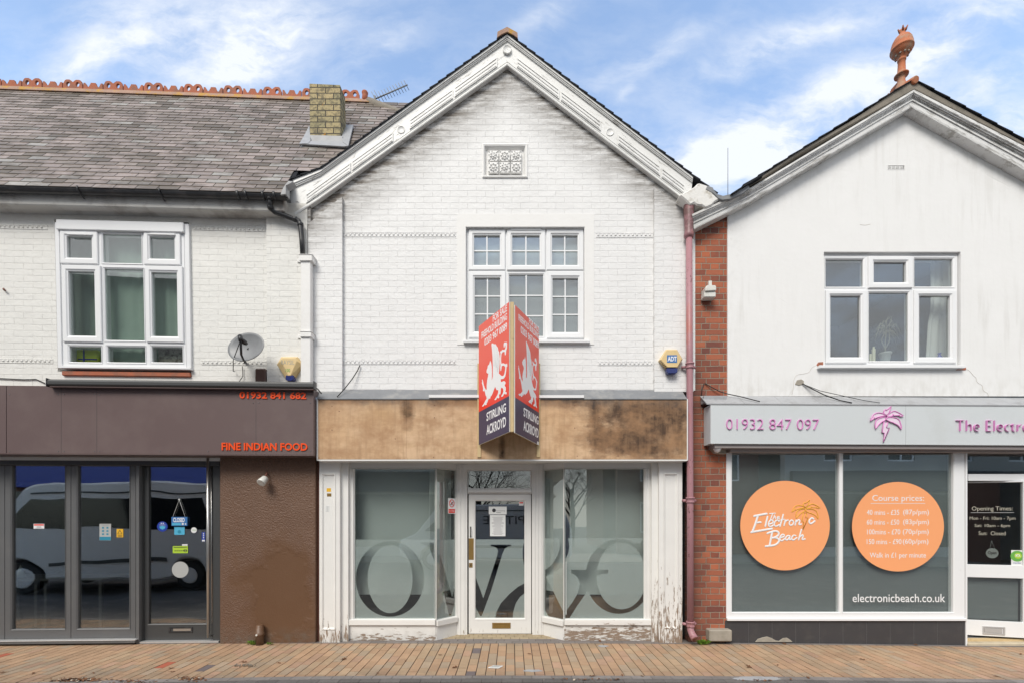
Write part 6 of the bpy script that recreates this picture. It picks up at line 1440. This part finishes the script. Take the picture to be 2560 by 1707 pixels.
# ------------------------------------------------------------------ pavement and road
rnd = random.Random(11)
def gz(x, y):
    z = .013*min(0, (y+.05))/1.13
    if x > 0: z -= .045*(min(x, 6)/6)**2
    return z
def kerb(x):
    k = -1.185
    if x < -1: k -= .27*(min(-x-1, 6)/4.6)**1.6
    if x > 1.5: k -= .05*((min(x, 8)-1.5)/5)**1.5
    return k
b = MB(); n = 40
base = struct('ground', MB().cube(-60, -70, -.5, 60, 40, -.17), M['asphalt'])
pv = MB()
def tile(m, x0, x1, y0, y1, c, lift=0.0, th=.05):
    a = [(x0, y0, gz(x0, y0)+lift), (x1, y0, gz(x1, y0)+lift), (x1, y1, gz(x1, y1)+lift), (x0, y1, gz(x0, y1)+lift)]
    q = [(x, y, z-th) for x, y, z in a]; m.add(a+q, [(0, 1, 2, 3), (0, 4, 5, 1), (1, 5, 6, 2), (2, 6, 7, 3), (3, 7, 4, 0)], c)
sx = .1012; x = FC.uv(1286.5, 1606.8, 0)[0]; x = -.053*0+(1286.3-CX)/FL*(D-.053+.0)
x -= sx*math.ceil((x+9.2)/sx); col = 0
while x < 9.2:
    kx = kerb(x+.05)+.006; y1 = -.056; off = .203 if col % 2 else .1; first = True
    while y1 > kx:
        ln = .100 if (first and col % 2 == 0) else .2
        if first and col % 2: ln = .2
        y0 = max(y1-ln, kx); t = rnd.random()
        c = (.43, .278, .172) if t < .45 else ((.41, .29, .185) if t < .72 else ((.375, .285, .20) if t < .92 else (.43, .275, .185)))
        k = rnd.uniform(.88, 1.10); c = tuple(v*k for v in c)
        if rnd.random() < .003: c = (.15, .125, .13)
        if rnd.random() < .0012: c = (.42, .11, .06)
        lift = rnd.uniform(-.0015, .0015)
        if y1-y0 > .015: tile(pv, x+.0045, x+sx-.0045, y0+.0028, y1-.0028, c, lift)
        y1 = y0-.0008 if y0 > kx else kx-1; first = False
    x += sx; col += 1
struct('pavement', pv, M['pavers'])
# joint bed and sub base sheet
b = MB(); N_ = 60; vs = []
for i in range(N_+1):
    xx = -9.3+18.6*i/N_; vs += [(xx, kerb(xx)-.16, gz(xx, kerb(xx))-.010), (xx, .6, gz(xx, 0)-.010)]
b.add(vs, [(2*i, 2*i+2, 2*i+3, 2*i+1) for i in range(N_)])
struct('pavement_bed', b, M['grime'])
ed = MB()
for row, (ya, yb) in enumerate(((-.052, .045), (.048, .145))):
    x = -9.2+.1*row
    while x < 9.2:
        k = rnd.uniform(.85, 1.15); tile(ed, x+.002, x+.198, ya, yb, (.185*k, .165*k, .155*k), .001); x += .2
for row in range(2):
    x = -9.2+.1*row
    while x < 9.2:
        k = rnd.uniform(.8, 1.15); kx = kerb(x+.1)-row*.083
        a = [(x+.002, kerb(x)-row*.083-.08), (x+.198, kerb(x+.2)-row*.083-.08), (x+.198, kerb(x+.2)-row*.083), (x+.002, kerb(x)-row*.083)]
        dz = -.004*row+.002; p = [(u, v, gz(u, v)+dz) for u, v in a]; q = [(u, v, z-.06) for u, v, z in p]
        c = (.21*k, .19*k, .18*k) if row == 0 else (.13*k, .12*k, .115*k)
        ed.add(p+q, [(0, 1, 2, 3), (0, 4, 5, 1), (1, 5, 6, 2), (2, 6, 7, 3), (3, 7, 4, 0)], c); x += .2
struct('kerb', ed, M['edging'])
th = MB()
for row in range(3):
    x = -2.3+.05*row
    while x < 2.05:
        k = rnd.uniform(.9, 1.1); tile(th, x+.0025, x+.1175, .148+row*.082, .2275+row*.082, (.36*k, .29*k, .19*k), .002+.004*row); x += .12
struct('entrance_tiles', th, M['edging'])
dots = MB()
for i in range(130):
    u = -2.3+i*.0335; dots.lathe((u, .17+.05*(i % 3), .004+.004*(i % 3)), [(.007, 0), (.004, .004)], 6)
b = MB(); vs = []; fs = []; NX, NY = 70, 24
for j in range(NY+1):
    for i in range(NX+1):
        xx = -14+28*i/NX; f_ = (j/NY)**2; yy = kerb(xx)-.165-f_*9; zz_ = gz(xx, kerb(xx))-.022-.01*math.sin(xx*1.7)*0-.02*min(1, f_*4)+.02*f_
        vs.append((xx, yy, zz_))
for j in range(NY):
    for i in range(NX): a = j*(NX+1)+i; fs.append((a, a+NX+1, a+NX+2, a+1))
b.add(vs, fs); struct('road', b, M['asphalt'])
struct('far_pavement', MB().cube(-40, -14, -.3, 40, -10.2, -.01), M['stone'])
# puddles / smears of mortar on the paving
def smear(px, py, rx, ry, mt, name, label, seed):
    rr = random.Random(seed); pts = []
    for i in range(26):
        a = 2*math.pi*i/26; k = 1+rr.uniform(-.16, .16); pts.append((px+rx*k*math.cos(a), py+ry*k*math.sin(a)))
    P = []
    for x, y in pts:
        t = (1.6)*FL/(y-CY); X = (x-CX)/FL*t; Y = t-D; P.append((X, Y, gz(X, Y)+.0032))
    b = MB(); b.add(P+[(x, y, z-.003) for x, y, z in P], [tuple(range(26))]+[(i, (i+1) % 26, 26+(i+1) % 26, 26+i) for i in range(26)])
    return solo(name, b, M[mt], label, 'stain')
smear(1332, 1673, 24, 2.6, 'leadl', 'mortar_stain', 'pale grey smear on the pavement right of the middle door', 1)
smear(1508, 1613.5, 12, 2.4, 'leadl', 'mortar_stain', 'small grey patch on the pavement by the right shop window', 2)
smear(1895, 1690, 60, 5, 'leadl', 'mortar_stain', 'long grey worn patch along the pavement edge before the tanning shop', 3)
# fallen leaves
def gpt(px, py):
    t = 1.6*FL/(py-CY)
    for _ in range(3):
        X = (px-CX)/FL*t; z = gz(X, t-D); t = (1.6-z)*FL/(py-CY)
    X = (px-CX)/FL*t; return Vector((X, t-D, gz(X, t-D)+.003))
def leaf_mesh():
    b = MB(); o = [(-.028, 0, .002), (-.012, .012, .010), (.0, .010, .004), (.012, .016, .012), (.03, .002, .003), (.014, -.010, .009), (.0, -.008, .003), (-.014, -.014, .011)]
    b.add(o, [(0, 7, 6), (0, 6, 2), (0, 2, 1), (6, 5, 4), (6, 4, 2), (2, 4, 3)]); b.tube([(-.028, 0, .003), (-.045, -.004, .006)], .0012, 4); return b
lf0 = obj('fallen_leaf', leaf_mesh(), M['leaf'], loc=(0, 0, 0)); tag(lf0, 'small curled brown dead leaf lying on the brick pavement', 'leaf', 'dead leaves on the pavement')
spots = [(1323, 1634), (1870, 1664), (1873, 1668), (2290, 1612), (1944, 1662), (2156, 1648), (1500, 1602), (1960, 1609), (427, 1670), (431, 1679), (944, 1682), (1137, 1668), (860, 1648), (1014, 1652), (697, 1657), (610, 1655), (5, 1681), (84, 1683), (234, 1682), (1605, 1690), (2552, 1635), (1480, 1690), (1555, 1688), (2490, 1690), (1100, 1637), (1545, 1697), (1540, 1699), (2020, 1694)]
for i, (x, y) in enumerate(spots):
    o = lf0 if i == 0 else lf0.copy()
    if i: COL.objects.link(o)
    o.location = gpt(x, y); o.rotation_euler = (rnd.uniform(-.2, .2), rnd.uniform(-.2, .2), rnd.uniform(0, 6)); s = rnd.uniform(.6, 1.4); o.scale = (s, s, s)
b = MB(); rr = random.Random(9)
for cxp, cyp, sxp, syp, n_ in ((190, 1700, 60, 5, 170), (480, 1697, 36, 4, 120), (1440, 1699, 120, 2.2, 34), (1900, 1700, 60, 2, 22), (330, 1704, 90, 3, 60)):
    for i in range(n_):
        p = gpt(rr.gauss(cxp, sxp*.5), rr.gauss(cyp, syp*.5)); a = rr.uniform(0, 6.28); l = rr.uniform(.006, .022); d = Vector((math.cos(a), math.sin(a), 0)); q = Vector((-d.y, d.x, 0))*rr.uniform(.3, .8)
        t = rr.random(); c = (.20, .09, .04) if t < .5 else ((.12, .07, .05) if t < .8 else (.5, .42, .33))
        z = Vector((0, 0, rr.uniform(0, .012))); b.add([p-d*l+z, p-q*l+z*.3, p+d*l+z, p+q*l+z*1.5], [(0, 1, 2, 3)], c)
tag(solo('leaf_litter', b, attrmat('leaf_litter', .85, 30, .2), 'drift of brown leaves and grit in the gutter at the lower left', 'leaf litter'), None, None, None, 'stuff')
b = MB(); 
for i in range(30): p = gpt(rr.uniform(585, 636), rr.gauss(1664.5, 1.2)); b.tube([p, p+Vector((rr.uniform(-.02, .02), .0, .018))], .004, 4)
tag(solo('moss_tuft', b, M['verge'], 'thin dark line of moss growing in a paving joint left of the brown wall', 'moss'), None, None, None, 'stuff')
t = thing('flattened_carton', 'crumpled grey and white piece of packaging on the pavement before the middle door', 'litter', gpt(1238, 1667))
p = gpt(1238, 1667); a = [p+Vector(v) for v in ((-.075, -.03, 0), (.04, -.045, 0), (.085, .03, 0), (-.02, .045, 0))]
obj('card', MB().hexa([v+Vector((0, 0, .006)) for v in a], a), M['paper'], t); a = [p+(v-p)*.72+Vector((0, 0, .0065)) for v in a]; obj('print_panel', MB().hexa([v+Vector((0, 0, .003)) for v in a], a), M['discgrey'], t)
# weeds
def weed(px, py, w, n_, s, seed, label):
    rr = random.Random(seed); p = FC.at(px, py, w); p.z = gz(p.x, p.y); b = MB()
    for i in range(n_):
        a = rr.uniform(0, 6.28); r_ = rr.uniform(.0, s); h = rr.uniform(.3, 1)*s*.75; o = p+Vector((rr.uniform(-s, s)*.6, -abs(rr.gauss(0, s*.2)), 0))
        tip = o+Vector((math.cos(a)*r_, -abs(math.sin(a))*r_*.6, h)); d = (tip-o); sd = Vector((-d.y, d.x, 0)); sd = sd.normalized() if sd.length > 1e-5 else Vector((1, 0, 0)); wd__ = s*rr.uniform(.08, .16)
        mid = o.lerp(tip, .65)+Vector((0, 0, h*.2)); b.add([o, mid+sd*wd__, tip, mid-sd*wd__], [(0, 1, 2, 3)])
    return solo('weed', b, M['weed'], label, 'weed')
weed(636, 1606, .10, 70, .085, 1, 'bright green weed tuft at the left foot of the brown stub pipe')
weed(674, 1606, .10, 26, .05, 2, 'small flat weed right of the brown stub pipe')
weed(1756, 1598, .06, 110, .09, 3, 'leafy green weeds between the pink pipe and the stone block')
# ------------------------------------------------------------------ across the road: seen only as reflections in the glass
def van(name, x0, y_near, L_, mat, label, H=2.45, z0=.0, flip=False, short=False):
    """side profile in x-z, extruded in -y; nose towards -x"""
    t = thing(name, label, 'van', (x0+L_/2, y_near-1, 0)); Wd_ = 1.95; fr = Frame((x0, y_near, 0), (-1, 0, 0)) if False else None
    F_ = Frame((x0+L_, y_near, 0), (-1, 0, 0))     # faces +y (towards the shops)
    s = L_
    prof = [(0, .45), (0, 1.15), (.03*s, H*.80), (.06*s, H*.95), (.12*s, H), (.70*s, H*.985), (.78*s, H*.93), (.90*s, H*.55), (.985*s, H*.46), (s, H*.36), (s, .40), (s*.93, .28), (s*.06, .28)]
    prof = [(u, v) for u, v in prof]
    cut = []
    wh = [(.18*s, .33), (.80*s, .33)]
    b = MB(); arches = [ellipse(c, r_, .42, .40, 24) for c, r_ in wh]
    b.poly(F_, [prof]+arches, 0, -Wd_, keep=lambda x, y: inside(x, y, prof) and not any(inside(x, y, a) for a in arches)); body = obj('body', b, M[mat], t, bevel=.04)
    for c, r_ in wh:
        for w in (-.06, -Wd_+.26):
            q = F_.P(c, r_, w); tw_ = obj('wheel', MB().lathe(q, [(.31, -.0), (.335, -.03), (.335, -.19), (.31, -.22)], 24, F_.ew), M['tyre'], t)
            obj('rim', MB().lathe(q, [(.20, .004), (.19, .012), (.06, -.02), (.0, -.02)], 16, F_.ew), M['silver'], tw_)
    if not short: obj('side_window', MB().poly(F_, [[(.10*s, H*.58), (.12*s, H*.84), (.60*s, H*.84), (.60*s, H*.58)]], .006, .001), M['vanglass'], t, bevel=.01)
    obj('side_window', MB().poly(F_, [[(.63*s, H*.56), (.63*s, H*.84), (.74*s, H*.84), (.85*s, H*.58)]], .006, .001), M['vanglass'], t, bevel=.01)
    obj('rubbing_strip', MB().slab(F_, (.28*s, .62, .70*s, .70), .02, .001), M['black'], t); obj('roof_gutter', MB().slab(F_, (.08*s, H*.885, .74*s, H*.90), .012, .001), M['black'], t)
    obj('windscreen', MB().add([F_.P(.775*s, H*.90, -.2), F_.P(.775*s, H*.90, -Wd_+.2), F_.P(.895*s, H*.58, -Wd_+.12), F_.P(.895*s, H*.58, -.12)], [(0, 1, 2, 3)]), M['vanglass'], t)
    for w in (-.2, -Wd_+.2): obj('headlight', MB().lathe(F_.P(s*.985, H*.36, w), [(.12, -.04), (.11, .05), (.0, .06)], 12, -F_.eu if False else F_.eu), M['alu'], t)
    return t, F_
van('parked_van', -10.9, -4.0, 5.3, 'silver', 'silver minibus parked at the near kerb, mirrored in the restaurant glass', 2.35)
t, F_ = van('parked_van', -3.4, -7.6, 5.2, 'whitevan', 'white panel van across the road, mirrored in the middle door', 2.0, short=True)
b = MB().text(F_, 'SPITTLE', (1.2, 1.36, 2.7, 1.62), .004, .008); obj('lettering', b, M['ink'], t)
def house(x0, x1, y, hw, hr, wall, sign, label, wins, signm='oppsign', gable=False):
    t = thing('opposite_building', label, 'building', ((x0+x1)/2, y, 0)); F_ = Frame((x1, y, 0), (-1, 0, 0)); Wt = x1-x0
    rects = [(u, v, u+w_, v+h_) for u, v, w_, h_ in wins]
    obj('wall', MB().holes(F_, (0, 0, Wt, hw), rects, 0, -.3), M[wall], t); obj('rear_block', MB().slab(F_, (.01, 0, Wt-.01, hw-.01), -3, -8), M[wall], t)
    for r in rects:
        m_ = (r[0]+r[2])/2; f = obj('window', MB().holes(F_, r, [(r[0]+.06, r[1]+.06, m_-.03, r[3]-.06), (m_+.03, r[1]+.06, r[2]-.06, r[3]-.06)], -.05, -.12), M['upvc'], t); obj('pane', MB().slab(F_, exp(r, -.02), -.09, -.10), M['vanglass'], f)
    if sign: obj('fascia', MB().slab(F_, (.2, 2.6, Wt-.2, 3.4), .2, .0), M[signm], t); obj('shop_window', MB().slab(F_, (.4, .4, Wt-.4, 2.5), .02, -.1), M['vanglass'], t)
    a = [F_.P(-.3, hw, .3), F_.P(Wt+.3, hw, .3), F_.P(Wt+.3, hr, -4), F_.P(-.3, hr, -4)]; obj('roof', MB().hexa(a, [p-Vector((0, 0, .2)) for p in a]), M['opproof'], t)
    a = [F_.P(-.3, hw, -8.3), F_.P(Wt+.3, hw, -8.3), F_.P(Wt+.3, hr, -4), F_.P(-.3, hr, -4)]; obj('roof', MB().hexa(a, [p-Vector((0, 0, .2)) for p in a]), M['opproof'], t)
    return t
house(-21, -9.2, -10.2, 7.0, 11.6, 'opp2', True, 'brick shop building across the road with navy fascia, mirrored in the restaurant glass', [(1.5+i*2.6, 3.9, 1.2, 1.3) for i in range(4)])
house(-9, -2.6, -12.4, 5.4, 8.0, 'opp1', True, 'pale rendered shop across the road, mirrored in the left shop windows', [(1+i*2.2, 3.9, 1.2, 1.1) for i in range(2)], 'oppdark')
t = house(4.5, 10.5, -13.5, 4.9, 7.0, 'opp2', False, 'brick cottage across the road, mirrored in the right shop windows', [(.8, 3.1, 1.1, 1.2), (3.6, 3.1, 1.4, 1.2), (1.2, .9, 1.2, 1.3), (3.6, .9, 1.4, 1.3)])
house(10.8, 22, -12.2, 5.6, 7.6, 'opp1', True, 'long pale building across the road, mirrored in the tanning shop windows', [(1+i*2.5, 3.8, 1.1, 1.2) for i in range(4)], 'oppdark')
def bare_tree(x, y, h, seed, label):
    rr = random.Random(seed); t = thing('bare_tree', label, 'tree', (x, y, 0)); tr = MB(); cr = MB()
    tr.tube([(x, y, -.1), (x+.1, y, h*.25), (x-.05, y, h*.45)], [.17, .12, .09], 8); obj('trunk', tr, M['bark'], t)
    def br(p, d, l, r_, k):
        q = p+d*l; cr.tube([p, p.lerp(q, .5)+Vector((rr.uniform(-.05, .05), rr.uniform(-.05, .05), .04))*l, q], [r_, r_*.8, r_*.55], 4)
        if k == 0: return
        for _ in range(3 if k > 1 else 4):
            e = (d+Vector((rr.gauss(0, .5), rr.gauss(0, .5), rr.gauss(.1, .35)))).normalized(); br(q, e, l*rr.uniform(.6, .85), r_*.5, k-1)
    for i in range(10):
        a = i*1.26+rr.random(); br(Vector((x, y, h*(.16+.03*i))), Vector((math.cos(a)*.7, math.sin(a)*.7, .8)).normalized(), h*.2, .055, 4)
    obj('crown', cr, M['bark'], t)
bare_tree(-1.6, -15.5, 6.0, 1, 'bare winter tree across the road, mirrored in the fanlight over the middle door')
bare_tree(3.4, -20, 7.0, 2, 'bare winter tree beyond the far pavement, mirrored in the right shop window')

# ------------------------------------------------------------------ sky, sun, camera
SUN_EL, SUN_AZ = math.radians(46), math.radians(-23)     # azimuth measured from straight behind the camera, towards the left
w = bpy.data.worlds.new('World'); S.world = w; w.use_nodes = True
nt = w.node_tree; nt.nodes.clear()
class WN(NT):
    def __init__(s, t): s.t = t
N = WN(nt)
out = nt.nodes.new('ShaderNodeOutputWorld'); bg = nt.nodes.new('ShaderNodeBackground')
sky = nt.nodes.new('ShaderNodeTexSky'); sky.sky_type = 'NISHITA'; sky.sun_disc = False; sky.sun_elevation = SUN_EL; sky.sun_rotation = math.pi+SUN_AZ
sky.air_density = 1.0; sky.dust_density = .6; sky.ozone_density = 1.4
g = N.n('TexCoord').outputs['Generated']; dx, dy, dz = N.sep(g)
ay = N.math('MAXIMUM', N.math('ABSOLUTE', dy), .12)
px = N.math('DIVIDE', dx, ay); pz = N.math('DIVIDE', dz, ay)
P = N.comb(px, pz, N.math('MULTIPLY', N.math('LESS_THAN', dy, 0.0), 7.3))
dist = N.n('TexNoise', Vector=P, Scale=2.2, Detail=5.0, Roughness=.6).outputs['Color']
dv = N.n('VectorMath', {'operation': 'SUBTRACT'}, i0=dist, i1=(.5, .5, .5)).outputs[0]; dv = N.n('VectorMath', {'operation': 'SCALE'}, i0=dv, Scale=.20).outputs[0]
PD = N.n('VectorMath', {'operation': 'ADD'}, i0=P, i1=dv).outputs[0]
blobs = [(330, 60, 200, 95, -.25, .75), (640, 70, 240, 100, -.35, 1.1), (620, 150, 150, 60, -.5, .8), (130, 190, 90, 35, -.3, .55), (250, 135, 110, 45, -.5, .6), (950, 120, 120, 40, -.5, .45),
         (1350, 55, 90, 28, -.7, .5), (1640, 130, 190, 30, -.45, .45), (1960, 85, 200, 40, -.45, .8), (2040, 245, 330, 55, -.4, .85), (1980, 335, 300, 60, -.3, .6), (1890, 410, 280, 80, -.2, .6),
         (2310, 130, 180, 55, -.3, .75), (2430, 20, 240, 55, -.1, .8), (2480, 205, 170, 42, -.45, .7), (2540, 330, 160, 70, -.2, .9), (1560, 225, 40, 14, -.8, .3), (1750, 420, 200, 70, -.2, .6), (2090, 60, 150, 30, -.4, .35)]
acc = None
pd = N.sep(PD)
for cx, cy, rx, ry, ang, amp in blobs:
    a = N.math('SUBTRACT', pd[0], (cx-CX)/FL); b = N.math('SUBTRACT', pd[1], (CY-cy)/FL); ca, sa = math.cos(-ang), math.sin(-ang)
    u = N.math('MULTIPLY', N.math('ADD', N.math('MULTIPLY', a, ca), N.math('MULTIPLY', b, sa)), FL/rx); v = N.math('MULTIPLY', N.math('SUBTRACT', N.math('MULTIPLY', b, ca), N.math('MULTIPLY', a, sa)), FL/ry)
    d2 = N.math('ADD', N.math('MULTIPLY', u, u), N.math('MULTIPLY', v, v)); e = N.math('MULTIPLY', N.math('EXPONENT', N.math('MULTIPLY', d2, -1.0)), amp)
    acc = e if acc is None else N.math('ADD', acc, e)
front = N.math('GREATER_THAN', dy, 0.0)
st = N.n('TexNoise', Vector=N.vec(PD, (2.2, 6.0, 1), (0, 0, math.radians(-32))), Scale=1.6, Detail=8.0, Roughness=.62).outputs['Fac']
st2 = N.n('TexNoise', Vector=P, Scale=9, Detail=6.0, Roughness=.65).outputs['Fac']
tx = N.math('ADD', N.math('MULTIPLY', st, .75), N.math('MULTIPLY', st2, .25))
cl = N.math('MULTIPLY', acc, N.ramp(tx, .36, .64, .12, 1.05))
cl = N.math('ADD', cl, N.math('MULTIPLY', N.ramp(pz, 1.1, .6, .10, .45), N.ramp(tx, .42, .6)))
back = N.ramp(N.n('TexNoise', Vector=N.vec(g, (1.5, 1.5, 3)), Scale=1.5, Detail=6.0, Roughness=.6).outputs['Fac'], .28, .5, .45, .9)
cl = N.math('ADD', N.math('MULTIPLY', cl, front), N.math('MULTIPLY', back, N.math('SUBTRACT', 1.0, front)))
cl = N.math('MINIMUM', N.math('MAXIMUM', cl, 0.0), .93)
SKYC = N.mix(1.0, N.n('HueSaturation', Saturation=.80, Value=1.5, Color=sky.outputs[0]).outputs[0], (1.0, 1.12, 1.19), 'MULTIPLY')
cc = N.mix(cl, SKYC, N.mix(front, (3.9, 3.75, 3.55), (5.0, 5.2, 5.5)))
N.set(bg.inputs['Color'], cc); bg.inputs['Strength'].default_value = .15
nt.links.new(bg.outputs[0], out.inputs[0])
sl = bpy.data.lights.new('sun', 'SUN'); sl.energy = 2.4; sl.angle = math.radians(28); sl.color = (1.0, .95, .87)
so = bpy.data.objects.new('sun', sl); COL.objects.link(so)
dirv = Vector((math.sin(SUN_AZ)*math.cos(SUN_EL), -math.cos(SUN_AZ)*math.cos(SUN_EL), math.sin(SUN_EL)))
so.rotation_euler = dirv.to_track_quat('Z', 'Y').to_euler(); so.location = (0, -8, 20)
cam = bpy.data.cameras.new('camera'); co = bpy.data.objects.new('camera', cam); COL.objects.link(co)
co.location = CAM; co.rotation_euler = (math.pi/2, 0, 0); cam.sensor_width = 36; cam.lens = FL/2560*36; cam.shift_y = (CY-853.5)/2560; cam.shift_x = 0
cam.clip_start = .05; cam.clip_end = 500; S.camera = co
S.view_settings.view_transform = 'Standard'; S.view_settings.look = 'None'; S.view_settings.exposure = .40; S.view_settings.gamma = 1
S.cycles.max_bounces = 8; S.cycles.transparent_max_bounces = 12; S.cycles.diffuse_bounces = 3; S.cycles.glossy_bounces = 4
for o in list(S.objects):
    if '_base' in o: del o['_base']
